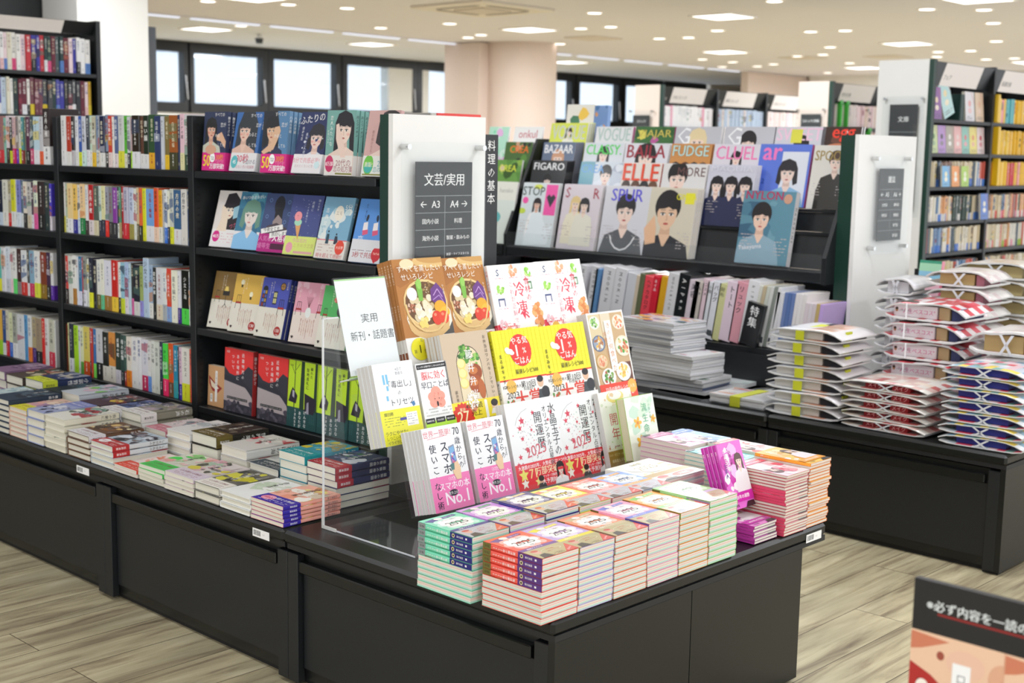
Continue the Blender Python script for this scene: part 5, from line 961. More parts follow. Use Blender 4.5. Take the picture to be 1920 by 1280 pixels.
# second tier
def doku(W, H):
    A = Art(W, H, 'f4f5f6', 'gloss'); A.ell(62, 12, 16, 13, 'd8dcdc'); A.ell(62, 12, 15.2, 12.2, 'f4f5f6'); A.text('4日で', 62, 9, 6.5, '505860', 0, 'c'); A.text('若返る', 62, 14, 6.5, '505860', 0, 'c')
    A.text('「毒出し」', 60, 27, 15, '303438', 0, 'c'); A.text('の', 56, 38, 10, '303438', 0, 'c'); A.text('トリセツ', 60, 49, 15, '303438', 0, 'c')
    for x, y in ((20, 14), (28, 14), (20, 20), (28, 20), (26, 28), (22, 40)): A.rect(x, y, x+5, y+6, '7cc0e4')
    A.poly([(80, 52), (88, 50), (90, 55), (84, 57)], '487cac'); return A
def dokub(W, h):
    A = Art(W, h, None, 'gloss'); A.text('織田剛', 20, 12, 7.5, '4a5030', 1, 'c'); A.scrib(8, 20, 58, 50, 4, '8a9040', random.Random(9), 1.8); A.rect(62, 14, 90, 52, 'f0f0ec'); A.scrib(65, 17, 88, 50, 5, '9a9ab0', random.Random(3), 1.6); A.rect(46, 26, 62, 34, '4a4a9a')
    A.text('ラクにやせた!', 32, 66, 9, '4a5030', 0, 'c'); A.text('しつこい不調がスッキリ', 46, 79, 7.5, '4a5030', 0, 'c'); A.text('イライラしたくなかった!', 46, 92, 7, '4a5030', 0, 'c'); A.ell(88, 88, 13, 12, 'f07cb0'); A.text('5万', 88, 88, 11, 'ffffff', 1, 'c'); return A
display_book(2, (696, 684), (771, 672), .0165, 4, doku, None, 'ecedee', 'R', 'white detox guide with yellow band at the left end of the middle tier', 'white and yellow detox guide', (.43, 'e9e53c'), dokub)
def koto(W, H):
    A = Art(W, H, 'f3f3f1', 'gloss'); A.rect(2, 1.5, 98, 8, '1c1c1c'); A.text('とっさに言葉が出てこない人のための', 50, 4.8, 5.2, 'f4f4f4', 1, 'c'); A.text('脳に効く', 50, 17, 22, 'dc3c44', 1, 'c', sx=.92); A.text('早口ことば', 52, 30, 18.5, '22243a', 1, 'c', sx=.98)
    for x, y, r in ((50, 48, 22), (36, 46, 14), (64, 46, 14), (40, 54, 15), (62, 55, 14), (50, 40, 16)): A.ell(x, y, r, r*.85, 'f0a08c')
    rr = random.Random(3)
    for _ in range(16): x, y = rr.uniform(32, 68), rr.uniform(40, 58); A.line([(x, y), (x+3, y+1.2), (x+1, y+2.6)], .8, 'd87c6c')
    A.ell(50, 56, 3, 6.5, '2a2022'); A.ell(43, 49, 1.4, 1.4, '2a2022', n=8); A.ell(57, 49, 1.4, 1.4, '2a2022', n=8); A.scrib(8, 60, 92, 72, 3, 'c4c4c0', rr, 1.6)
    A.rect(0, 78, 100, 100, 'b6e83c'); [A.rect(2+i*33, 74, 31+i*33, 81, '1c1c1c') for i in range(3)]; A.text('脳機能学者', 16, 77.5, 4.6, 'f4f4f4', 1, 'c'); A.text('5分の音読', 49, 77.5, 4.6, 'f4f4f4', 1, 'c'); A.text('物忘れ対策', 82, 77.5, 4.6, 'f4f4f4', 1, 'c'); A.text('言えたら超快感!', 50, 88, 10, '2a3a10', 1, 'c'); A.text('脳が若返る', 50, 96, 8, '2a3a10', 1, 'c'); return A
display_book(2, (778, 683), (835, 675), .014, 1, koto, None, 'e8e8e6', 'R', 'white tongue twister book with pink brain face and lime foot, middle tier', 'tongue twister book')
def food(A, rr, cx, cy, r, cols, n, k=.35, cy_k=1):
    for _ in range(n):
        a = rr.uniform(0, 6.28); d = r*math.sqrt(rr.random())*.85; A.ell(cx+d*math.cos(a), cy+d*math.sin(a)*A.W/A.H, r*k*rr.uniform(.6, 1.1), r*k*rr.uniform(.5, .9), rr.choice(cols), n=8, rot=rr.uniform(0, 180)); A.l -= .85
    A.l += 1
def fuji(W, H):
    A = Art(W, H, 'cdb99e', 'gloss'); a0 = [(24, 78), (24, 34)]+[(50-26*math.cos(math.pi*i/12), 34-20*math.sin(math.pi*i/12)) for i in range(1, 12)]+[(76, 34), (76, 78)]
    A.poly(a0, '3a2c1c'); A.poly([(50+(x-50)*.96, 46+(y-46)*.97) for x, y in a0], 'e4d4b0'); rr = random.Random(2)
    food(A, rr, 44, 22, 15, ['5a9a3c', '3f7c2c', '78b04a', '2f6424'], 40, .28); food(A, rr, 64, 28, 10, ['6ab04a', '3f8a34', '9ac860'], 20, .3)
    for y in (32, 42, 52): A.ell(34, y, 9, 8, 'f0d87c'); A.ell(33, y-.6, 7.4, 6.4, 'f6e6a0')
    A.ell(60, 42, 14, 13, '9a4a1c'); A.ell(57, 54, 14, 14, 'a8501e'); A.ell(68, 60, 7, 15, 'b8642c'); A.ell(56, 40, 9, 6, 'c8783c'); A.ell(54, 52, 8, 6, 'cc7c3c'); food(A, rr, 44, 70, 15, ['f4f0e6', 'ebe6d8', 'fdfbf4'], 60, .14)
    A.vt('藤井弁当', 52, 18, 15, 'f6f4f0', 1, 1.35); A.vt('藤井恵', 14, 58, 5.5, '5a4a38'); A.vt('お弁当はワンパターンでいい!', 90, 5, 6.4, '4a3c2c', 0, 1.1); return A
def fujib(W, h):
    A = Art(W, h, None, 'gloss'); A.star(20, 52, 23, 'dc3a2c', 18, .86); A.text('27', 20, 50, 24, 'f8f0c0', 1, 'c'); A.text('累計', 20, 26, 6, 'f8f0c0', 1, 'c'); A.text('万部!', 24, 78, 7, 'f8f0c0', 1, 'c'); A.ell(44, 24, 8, 7, 'f0a070'); A.text('4年連続', 45, 18, 10, '2a2a1c', 1, 'c'); A.text('売上', 48, 42, 11, '2a2a1c', 1, 'c'); A.text('1', 70, 38, 42, 'f6f6f0', 2, 'c')
    A.ell(88, 26, 7, 8, 'e8c4a4'); A.ell(88, 19, 7.4, 5.5, '2a2220'); A.poly([(78, 56), (82, 38), (94, 38), (98, 56)], 'ece8e4'); A.text('最も重版', 70, 72, 8, '2a2a1c', 1, 'c'); A.text('したお弁当本', 68, 90, 7, '2a2a1c', 1, 'c'); return A
display_book(2, (823, 628), (912, 617), .0125, 5, fuji, lambda T, H: jp(T, H, '藤井弁当', '4a3c2c'), 'c8b498', 'R', 'tan lunch box cookbook with yellow band and red 27 burst, middle tier', 'tan lunch box cookbook', (.3, 'f0de34'), fujib)
def yaru(W, H):
    A = Art(W, H, 'ece62c', 'gloss'); [A.rect(0, 4+i*5, 100, 4.3+i*5, 'e2da20') or setattr(A, 'l', A.l-1) for i in range(9)]; [A.rect(4+i*8, 0, 4.5+i*8, 52, 'e2da20') or setattr(A, 'l', A.l-1) for i in range(12)]; A.l += 1
    A.ell(54, 24, 23, 24, 'e0342c'); A.text('やる気', 54, 13, 12, 'fdf8f0', 1, 'c'); A.text('1', 46, 24, 24, 'fdf8f0', 2, 'c'); A.text('%', 62, 24.5, 12, 'fdf8f0', 1, 'c'); A.text('ごはん', 55, 35, 12, 'fdf8f0', 1, 'c'); A.ell(30, 24, 8, 4, 'e8e4dc'); A.ell(26, 22, 5, 4, 'f2eee8'); A.ell(35, 26, 5, 3, 'f2eee8')
    A.text('最速レシピ500', 60, 47, 7.5, '4a4618', 1, 'c'); A.vt('まるみキッチン', 10, 26, 7, '4a4618', 1); return A
def yarub(W, h):
    A = Art(W, h, None, 'gloss'); A.rect(0, 0, 100, 4, 'e0402c'); A.star(22, 18, 11, 'e8b850', 16, .9); A.text('料理レシピ本大賞', 26, 18, 5.6, '302018', 1, 'c'); A.text('第10回', 58, 16, 10.5, '1c1c1c', 1, 'c'); A.text('料理部門', 58, 27, 6, '1c1c1c', 0, 'c'); A.text('2023', 22, 38, 13, '303030', 1, 'c'); A.text('大賞', 54, 52, 29, 'e0402c', 2, 'c')
    food(A, random.Random(4), 14, 56, 9, ['5a9a3c', '78b04a', 'd84a30', 'f0f0e8'], 18); A.ell(84, 16, 6.6, 8, 'e0b898'); A.ell(84, 9, 7, 5, '1e1a1a'); A.poly([(74, 62), (78, 34), (90, 34), (98, 62)], '3c4448'); A.ell(92, 42, 9, 9, '22262a'); A.text('圧倒的ラクさ', 50, 84, 12, '303030', 1, 'c'); return A
display_book(2, (918, 622), (1006, 613), .017, 3, yaru, lambda T, H: jp(T, H, 'やる気1%ごはん', '2a2a1c', 62, 10, 50), 'dcd628', 'L', 'yellow cookbook with red oval, left copy on the middle tier', 'left yellow cookbook', (.46, 'f2f0ea'), yarub, lambda T, h: jp(T, h, '第10回大賞', '303030', 50), fwd=.004)
display_book(2, (1006, 613), (1092, 600), .017, 1, yaru, None, 'dcd628', 'L', 'yellow cookbook with red oval, right copy on the middle tier', 'right yellow cookbook', (.46, 'f2f0ea'), yarub)
def nani(W, H):
    A = Art(W, H, 'f4f2ee', 'gloss'); A.rect(3, 2, 97, 79, 'c8a87c'); A.rect(3, 2, 34, 28, 'd8c8a0'); A.rect(62, 58, 97, 79, '6a3c28'); A.rect(36, 2, 62, 30, 'dccfb4'); rr = random.Random(6)
    for cx, cy, r, pl, cols in ((18, 11, 14, 'dfe0d0', ['7cb85a', 'a8d078', '4f8a3c']), (82, 13, 16, 'e8d8c0', ['e89058', 'e86a58', 'f0c8a0']), (20, 34, 17, '5a6c88', ['a86a3c', 'f0e8d0', 'c89060', 'f0b848']), (84, 40, 22, 'e8dcc0', ['c86a44', '4fa03c', 'e8c890', 'd8906a']), (20, 54, 16, 'c8a060', ['e8a07c', 'd87c58', 'f0d0b0']), (30, 72, 19, 'f0ece4', ['5a9a3c', 'b04a38', '3c6c2c', '88a858']), (72, 68, 20, 'f2f0ec', ['f0c860', 'f4e0a0', 'e8b048'])):
        A.ell(cx, cy, r, r*.86, pl); A.ell(cx, cy, r*.86, r*.74, mixh(pl, 'ffffff', .35)); food(A, rr, cx, cy, r*.74, cols, 26, .26)
    A.rect(42, 10, 60, 66, 'f6f2ea'); A.vt('きのう何食べた', 51, 12, 11.5, 'c87c4c', 0, 1.1); A.vt('何食べよう?', 40, 22, 9, 'd89a70', 0); A.rect(0, 79, 100, 100, 'e8442c'); A.text('22品の新作レシピも', 50, 85, 8, 'fdf6f0', 1, 'c'); A.text('超収録した完全レシピ本', 48, 92, 7.6, 'fdf6f0', 1, 'c'); A.star(88, 85, 13, 'f4b450', 16, .92); A.text('人気', 88, 85, 7, 'f8e8c0', 1, 'c'); A.text('よしながふみ', 50, 97, 5, 'f8d8b0', 0, 'c'); return A
display_book(2, (1098, 588), (1165, 577), .014, 3, nani, None, 'e8e6e0', 'R', 'white framed cookbook of many dishes with red foot at the right of the middle tier', 'many dishes cookbook')
# top tier
def seiro(W, H):
    A = Art(W, H, 'b4793a', 'gloss'); rr = random.Random(5); fan(A, rr, ['a86c30', 'bf8444', 'b07434'], 12, 0, 60, 24)
    A.ell(80, 3, 40, 11, 'dcb878'); A.ell(84, 0, 36, 9, 'c89a58'); A.ell(28, 5, 14, 8, 'e8d8b0'); A.rect(0, 73, 100, 100, 'eceae6')
    A.poly([(96, 52), (100, 52), (100, 73), (60, 73)], '4a4844'); A.ell(56, 56, 46, 28, 'e8e2d2'); A.poly([(10, 40), (96, 40), (92, 68), (76, 73), (30, 73), (14, 62)], 'd8b478'); A.ell(53, 62, 41, 22, 'd8b478'); A.line([(12, 56), (30, 67), (53, 70), (76, 67), (94, 56)], 1.6, 'b88c4c'); A.ell(53, 42, 44, 36, 'e6c88c'); A.ell(53, 42.5, 41, 33, '6a4828')
    food(A, rr, 53, 44, 34, ['e8dcc0', 'd8c8a0', 'c8b080'], 26, .22); A.ell(28, 33, 10, 10, 'f4f0ea'); food(A, rr, 22, 46, 10, ['a05c38', 'b8745a', 'd8b8a0'], 26, .25); A.poly([(38, 22), (46, 20), (50, 30), (48, 40), (40, 40)], '7cb848'); A.ell(45, 24, 5, 8, '98cc60'); food(A, rr, 60, 28, 11, ['8a6a3c', '6a5028', 'a88858'], 22, .22)
    A.poly([(66, 30), (80, 24), (92, 32), (94, 44), (78, 46), (64, 40)], '6a3a84'); A.line([(70, 36), (80, 30), (88, 38)], 1.4, 'c8a0d8'); A.line([(68, 40), (82, 36), (90, 44)], 1.4, 'b088c8'); food(A, rr, 46, 50, 17, ['f0e8d0', 'ece0c0', 'f6f0e0', 'e8dcc0'], 26, .34)
    A.ell(80, 47, 12, 10, 'e8a828'); A.ell(88, 52, 10, 8, 'f0b838'); A.ell(70, 57, 10, 11, 'd83c24'); A.ell(84, 57, 10, 10, 'dc4428'); A.ell(67, 54, 3, 2.4, 'f08868'); A.ell(82, 54, 3, 2.4, 'f08868'); food(A, rr, 40, 60, 10, ['ecd070', 'f0dc90'], 10, .5)
    A.line([(12, 42), (14, 52), (24, 62), (40, 68), (53, 69), (68, 68), (84, 62), (92, 52), (95, 42)], 3.4, 'e2c284'); A.text('すべてを蒸したい', 50, 9.5, 11, 'f8f2e4', 0, 'c'); A.text('せいろレシピ', 44, 17, 11, 'f8f2e4', 0, 'c'); A.vt('りよ子', 92, 26, 5, 'f8f2e4')
    A.ell(25, 84, 18, 17, 'e8e030'); A.text('1', 25, 84, 17, '3a3a20', 1, 'c'); A.text('第', 15, 86, 6, '3a3a20', 0, 'c'); A.text('位', 35, 86, 6, '3a3a20', 0, 'c'); A.text('切って・詰めて・蒸すだけ', 60, 76, 5.5, '505050', 0, 'c'); A.ell(88, 80, 9, 9, 'd8584a'); food(A, rr, 58, 82, 7, ['c8503c', 'e8e0d0', '8a5a3c'], 14, .35); A.text('これが新常識!', 66, 94, 6, '606060', 0, 'c'); return A
def seisp(T, H):
    A = Art(T, H, None); A.rect(0, 0, 100, 74, 'b0743a'); A.rect(0, 74, 100, 100, 'e4e0d8'); A.vt('すべてを蒸したい', 50, 4, 60, 'f4ead8', 0); A.vt('せいろレシピ', 50, 42, 55, 'f4ead8', 0); A.rect(10, 86, 90, 94, '8a4a28'); return A
display_book(3, (733, 487), (826, 482), .0128, 5, seiro, seisp, 'b4793a', 'L', 'brown steamer basket cookbook, left copy on the top tier', 'left steamer basket cookbook')
display_book(3, (826, 483), (907, 480), .0128, 2, seiro, None, 'b4793a', 'L', 'brown steamer basket cookbook, right copy on the top tier', 'right steamer basket cookbook', fwd=-.012)
def reito(W, H):
    A = Art(W, H, 'f2f1f0', 'gloss'); rr = random.Random(8)
    for i in range(3):
        for j in range(4):
            x, y = 5+i*32, 3+j*17; A.rect(x, y, x+28, y+15, 'fafafa'); A.scrib(x+4, y+11, x+24, y+14, 1, 'e8b0b8', rr, 1.2)
            if (i, j) in ((0, 1), (2, 0)): food(A, rr, x+14, y+6, 9, ['a0d860', '88c848', 'c8e890'], 12, .4)
            elif (i, j) == (0, 0): A.text('S', x+14, y+6, 14, '30406a', 2, 'c')
            elif (i, j) == (1, 0): food(A, rr, x+14, y+6, 10, ['f0b088', 'e8a078', 'f4c8a8'], 12, .4)
            elif (i, j) == (0, 2): A.rect(x+6, y+1, x+20, y+10, '405080'); A.rect(x+8, y+3, x+18, y+10, 'e8e0e4')
            elif (i, j) == (2, 1): A.rect(x+8, y+1, x+18, y+10, '4a7a50'); A.rect(x+10, y+3, x+16, y+9, 'd8e8d8')
    A.rect(40, 20, 78, 76, 'f4f3f2'); A.vt('冷凍', 58, 20, 24, 'dc3c54', 1, 1.16); A.vt('食材の', 76, 16, 11.5, 'dc3c54', 1); A.vt('これが正解です', 42, 20, 8.5, 'e08898', 0, 1.25); A.poly([(54, 56), (64, 54), (60, 64)], 'dc3c54'); A.text('、', 66, 60, 24, 'dc3c54', 2, 'c'); food(A, rr, 90, 55, 12, ['e89858', 'd88444', 'f0b070'], 16, .45); food(A, rr, 88, 68, 10, ['e8a068', 'd88444'], 12, .45); food(A, rr, 12, 68, 8, ['e8a0a8', 'f0c0c8'], 10, .4); return A
def reitob(W, h):
    A = Art(W, h, None, 'gloss'); A.text('第11回〈料理部門〉', 50, 12, 8.5, 'fdf0f0', 1, 'c'); A.rect(10, 12, 36, 48, 'f8f4f0'); A.star(23, 30, 9, 'e8b850', 16, .9); A.text('料理レシピ本', 23, 30, 4.4, '302018', 1, 'c'); A.rect(78, 12, 99, 48, 'f8f4f0'); A.star(89, 30, 8, 'e8b850', 16, .9); A.text('入賞受賞', 57, 36, 14, 'f8e060', 2, 'c'); A.text('大反響!', 50, 74, 14, 'fdf0f0', 1, 'c'); return A
display_book(3, (912, 498), (1000, 491), .016, 2, reito, lambda T, H: jp(T, H, '冷凍これが正解', 'c83c50', 60), 'e6e4e2', 'L', 'white freezing guide with red title and band, left copy on the top tier', 'left white freezing guide', (.33, 'dc3048'), reitob, lambda T, h: jp(T, h, '入賞', 'fdf0f0', 50))
display_book(3, (1000, 491), (1086, 484), .016, 1, reito, None, 'e6e4e2', 'L', 'white freezing guide with red title and band, right copy on the top tier', 'right white freezing guide', (.33, 'dc3048'), reitob)
# leaning flower book right of the tiers
def ryu(W, H):
    A = Art(W, H, 'eef4e4', 'gloss'); fan(A, random.Random(3), ['d8ecd0', 'e4f0d8', 'c8e4cc'], 12, 0, 100, 24)
    for x, y, s in ((34, 42, 13), (36, 72, 14), (88, 40, 9), (88, 80, 10)): [A.ell(x+s*.6*math.cos(a), y+s*.42*math.sin(a), s*.5, s*.3, 'f0b83c', rot=-math.degrees(a), n=10) for a in (0, 1.26, 2.5, 3.77, 5.03)]; A.ell(x, y, s*.3, s*.3, 'e08828', n=8)
    A.vt('流生命', 62, 12, 20, '6ab88c', 0, 1.15); A.vt('いのちの花', 80, 8, 8, '6aa888'); return A
p = book('leaning_book', 'pale green book with yellow flowers leaning at the far right of the tiers', 'book', .146, .2, .034, ryu(.146, .2), 'a8cc60', 'R', None, None, None, hard=True, m='gloss', pg='e0dcb8')
p.rotation_euler = (-R(14), 0, R(90)); p.location = (-2.5, 3.2, .545)
MB().box((-2.62, 3.19, ZT+.001), (-2.48, 3.35, .543), m='acrylic').build('riser')
tag(bpy.data.objects['riser'], 'clear riser under the pale green flower book', 'riser')
# clear sign holder with the category card
a, h = tier_uv(627, 531, 3); b_, h2 = tier_uv(713, 527, 3); c_, _ = tier_uv(652, 690, 3)
t = thing('sign_holder', 'clear stand holding a white category card, left of the steamer cookbooks', 'sign', Vector((TIER[3][0], 0, TIER[3][1]))+Vector((0, tier_uv(640, 600, 3)[0], 0))*0+Vector((0, a, 0)), (-TH, 0, R(90)))
W = b_-a+.02; H = h+.01; A = Art(W, H, 'f4f6f6'); A.rect(0, 0, 100, 1.6, 'a8d890'); A.text('実用', 55, 42, 15, '3a3e44', 0, 'c', sx=1.15); A.text('新刊・話題書', 56, 60, 15.5, '3a3e44', 0, 'c')
b = MB(); b.box((0, .001, 0), (W, .0016, H), 'f4f6f6'); b.art(A, (0, .0009, 0), (1, 0, 0), (0, 0, 1), (0, -1, 0)); b.build('card', t)
b = MB(); b.box((-.004, -.003, -.004), (W+.004, -.001, H+.004), m='acrylic').box((-.004, .003, -.004), (W+.004, .006, H+.004), m='acrylic').box((-.004, -.003, -.007), (W+.004, .006, -.004), 'b8e0a0', 'gloss'); b.build('clear_sleeve', t)
b = MB(); b.box((-.004, .006, -.01), (W+.004, .05, -.006), m='acrylic_edge').box((.0, .046, -.009), (W, .05, .16), m='acrylic'); b.build('clear_foot', t)
# the clear tiered stand itself
t = thing('display_stand', 'clear acrylic stand with three sloping tiers carrying the recipe books', 'display stand', (-2.9, 2.42, ZT+.001))
for k, (xb, zb) in TIER.items():
    yA, yB = {1: (2.43, 3.33), 2: (2.40, 3.5), 3: (2.58, 3.46)}[k]; dep = .105 if k < 3 else .095
    q = Vector((xb, 0, zb)); bk = -TN
    o0 = q+TN*.012-TUP*.0045; pts = [o0, o0+bk*(dep+.012), o0+bk*(dep+.012)+TUP*.004, o0+TUP*.004]
    off = Vector(t.location)
    MB().prism([(p.x-off.x, p.z-off.z) for p in pts], 1, yA-off.y, yB-off.y, m='acrylic').build('ledge', t)
    pts = [o0+TN*0, o0+TN*.003, o0+TN*.003+TUP*.02, o0+TUP*.02]
    MB().prism([(p.x-off.x, p.z-off.z) for p in pts], 1, yA-off.y, yB-off.y, m='acrylic').build('front_lip', t)
    w0 = o0+bk*(dep+.009); pts = [w0, w0+bk*.004, w0+bk*.004+TUP*.17, w0+TUP*.17]
    MB().prism([(p.x-off.x, p.z-off.z) for p in pts], 1, yA-off.y, yB-off.y, m='acrylic').build('back_rest', t)
for yy in (2.62, 2.9, 3.3):
    poly = [(-2.6, ZT+.001), (-2.6, .49), (-2.688, .468), (-2.71, .468), (-2.80, .655), (-2.87, .64), (-2.93, .835), (-3.0, .82), (-3.02, ZT+.001)]
    MB().prism([(x+2.9, z-ZT-.001) for x, z in poly], 1, yy-2.42, yy-2.42+.005, m='acrylic').build('side_sheet', t)
# tall clear divider at the left of the end table
t = thing('clear_divider', 'tall clear acrylic divider sheet standing between the novel stacks and the display', 'divider', (-2.838, 2.243, ZT+.001))
b = MB(); b.prism([(0, 0), (.39, 0), (.39, .17), (.075, .2), (.05, .585), (0, .585)], 0, 0, .005, m='acrylic'); b.build('sheet', t)
b = MB(); b.box((-.0005, -.0035, 0), (.0055, 0, .585), m='acrylic_edge').box((0, .39, 0), (.005, .393, .17), m='acrylic_edge').box((-.0005, 0, .585), (.0055, .05, .5885), m='acrylic_edge'); b.build('polished_edge', t)
b = MB(); b.box((.0055, 0, 0), (.38, .17, .004), m='acrylic').box((.0055, -.002, 0), (.38, 0, .004), m='acrylic_edge').box((.0055, -.006, 0), (.06, -.002, .009), 'd4d2cc', 'gloss').box((-.001, -.006, 0), (.005, -.0036, .06), 'd4d2cc', 'gloss'); b.build('foot', t)
# black divider card and red box seen behind the white end board
t = thing('divider_card', 'black vertical divider card with white lettering sticking out behind the end board', 'divider card', (-3.06, 3.14, 1.1))
a = at(912, 252, 0, -3.1); c_ = at(933, 258, 0, -3.1); W = c_.y-a.y+.01; H = .43
A = Art(W, H, '2e3032'); A.vt('料理の基本', 52, 4, 60, 'eeeeec', 0, 1.15)
b = MB(); b.box((0, 0, 0), (.003, W, H), '2e3032'); b.art(A, (.0031, 0, 0), (0, 1, 0), (0, 0, 1), (1, 0, 0)); b.build('card', t); t.location = (-3.1, a.y-.01, a.z-H)
a = at(808, 211, 0, -3.5); b_ = at(903, 215, 0, -3.5)
t = thing('document_box', 'red and grey box lying on top behind the white end board', 'box', (-3.5, a.y, a.z-.05)); W = b_.y-a.y
MB().box((-.2, .03, 0), (0, W, .05), 'dc3a34', 'gloss', .003).build('body', t); MB().box((-.2, 0, 0), (0, .029, .05), 'b8b4ac', 'gloss', .003).build('grey_end', t)
# ------------------------------------------------------------------ magazine rack of the next aisle
XB2 = -2.98; YR = 5.36
t = thing('end_board', 'white end board of the magazine aisle with a green edge, right of the magazines', 'board', (XB2, YR, 0))
a = at(1612, 252, 0, XB2); c_ = at(1719, 260, 0, XB2)
MB().box((-.09, 0, .45), (-.02, c_.y-YR, a.z-.003), m='green_edge').build('core', t); MB().box((-.02, 0, .45), (0, c_.y-YR, a.z), m='white_board').build('white_face', t)
a = at(1650, 316, 0, XB2+.02); c_ = at(1695, 316, 0, XB2+.02); e_ = at(1650, 452, 0, XB2+.02)
hanging_sign(0, 0, 0, XB2, '雑誌', 'A5', 'A6', ['女性誌', '男性誌', '', ''], ['趣味誌', '情報誌', '専門誌', '週刊誌'], 'black sign with white lettering behind clear acrylic on the magazine aisle board', a.y, c_.y, e_.z, a.z)
XRK = (-5.06, -3.09); zlip = at(1572, 512, 1, 5.28).z
t = thing('magazine_rack', 'dark stepped magazine rack with a clear front lip, facing the aisle', 'magazine rack', (XRK[0], 5.28, 0)); W = XRK[1]-XRK[0]
# geometry of the four steps: ledge front edge (y, z)
tz = [zlip, zlip+.167, zlip+.268, zlip+.355]; ty = [5.30, 5.39, 5.465, 5.54]
MB().box((0, 0, zlip-.055), (W, .03, zlip-.002), m='dark_steel', bev=.004).build('front_rail', t)
for k in range(4):
    y0 = ty[k]-5.28; y1 = y0+.055; MB().box((0, y0-.012, tz[k]-.012), (W, y1, tz[k]-.001), m='dark_steel').build('ledge', t)
    zt = (tz[k+1] if k < 3 else tz[k]+.22)
    b = MB(); b.mesh([(0, y1, tz[k]), (W, y1, tz[k]), (W, y1+(zt-tz[k])*.2, zt-.013), (0, y1+(zt-tz[k])*.2, zt-.013), (0, y1+.005, tz[k]), (W, y1+.005, tz[k]), (W, y1+(zt-tz[k])*.2+.005, zt-.013), (0, y1+(zt-tz[k])*.2+.005, zt-.013)], [(0, 1, 2, 3), (7, 6, 5, 4), (3, 2, 6, 7), (0, 4, 5, 1), (0, 3, 7, 4), (1, 5, 6, 2)], m='dark_steel'); b.build('back_plate', t)
for xx in (-.022, W): MB().prism([(-.0, zlip-.06), (.0, zlip+.06), (.25, a.z+.12), (.35, a.z+.12), (.35, .5), (.12, .5), (.12, zlip-.06)], 0, xx, xx+.02, m='dark_steel').build('side_panel', t)
MB().box((0, -.004, zlip-.01), (W, -.001, zlip+.075), m='acrylic').build('clear_lip', t)
MB().box((0, .16, .5), (W, .17, zlip-.06), m='inner_steel').build('back_panel', t)
MB().box((0, -.16, .60), (W, .15, .625), m='dark_steel').build('lower_shelf', t); MB().box((0, -.17, .455), (W, -.15, .60), m='dark_steel').build('apron', t)
MB().box((-.022, -.16, .5), (-.002, .15, zlip-.06), m='dark_steel').build('cheek', t)
# magazines: artwork
def mag(W, H, bg, title, tc, kind, seed=1, tsz=None, cloth='e8e4e0', hair='1e1a1c', x=50, cy=46, s=15, style='long', bg2=None, small='c0b8b8', skin='ecd2c4'):
    A = Art(W, H, bg, 'gloss'); rr = random.Random(seed)
    if bg2: fan(A, rr, bg2, 10, 10, 100, 26)
    if kind == 'p': person(A, x, cy, s, skin, hair, cloth, style, 0, True)
    if kind == 'pp': person(A, 36, 30, 9, 'ecd2c0', 'e0c488', 'e8e0c8', 'long', 0, True); person(A, 60, 32, 9, 'ecd2c0', '201c1e', 'e4e0d0', 'bob', 0, True)
    if kind == 'ppp': [person(A, xx, 34, 10, 'ecd2c4', '1c1a20', '262c50', 'long' if xx != 82 else 'bob', 0, True) for xx in (22, 52, 82)]
    if kind == 'pppp': [person(A, xx, 42, 7.5, 'e8c8b0', hh, '2c2420', 'long', 0, True) for xx, hh in ((16, '3a2a22'), (40, '5a3a28'), (62, '26262a'), (84, '6a4a34'))]
    if kind == 'girl_low': person(A, 46, 34, 8, 'e4b8a4', '2a2224', 'f0f0f0', 'long', 0, True); A.poly([(20, 100), (34, 48), (58, 46), (80, 70), (96, 66), (88, 96)], 'e4ecf0')
    if title: A.fit(title, 6, 94, 11 if not tsz else tsz[1], 15 if not tsz else tsz[0], tc, 1)
    A.scrib(5, 58, 30, 80, 5, small, rr, 1.1, .6); A.scrib(72, 62, 96, 88, 6, small, rr, 1.1, .6); return A
MX = {}
def rack_mag(row, px, py, Wd, A_fn, label, T=.012, n=2, side='R', cover='e8e8e8', sp='e4e0e0', lean=11.3, H=.30, dy=0):
    H = .348 if row == 0 else H
    yb = ty[row]+.004-dy; x = at(px, py, 1, yb).x
    if x > -5.06: Wd = min(Wd, -3.1-x-.004*(n-1))
    A = A_fn(Wd, H); s_ = Art(T, H, sp, 'gloss'); titled(s_, 'MAGAZINE', 50, 20, 70, '505050' if lum(sp) > 120 else 'e0e0e0', 60)
    p = book('magazine', label, 'magazine', Wd, H, T, A, cover, side, s_, None, 'magazines face-out on the stepped rack', m='gloss', pg='d8d4cf', loc=(x, yb, tz[row]+.001+T*math.sin(R(lean))), rot=(-R(lean), 0, 0))
    d = Vector((0, math.cos(R(lean)), -math.sin(R(lean))))
    for k in range(1, n):
        copy_thing(p, Vector((x+.004*k*(1 if side == 'R' else -1), yb+(T+.0015)/d.y*k, tz[row]+.001+T*math.sin(R(lean))+.0008*k)), None, copy_label(k, label))
    return p
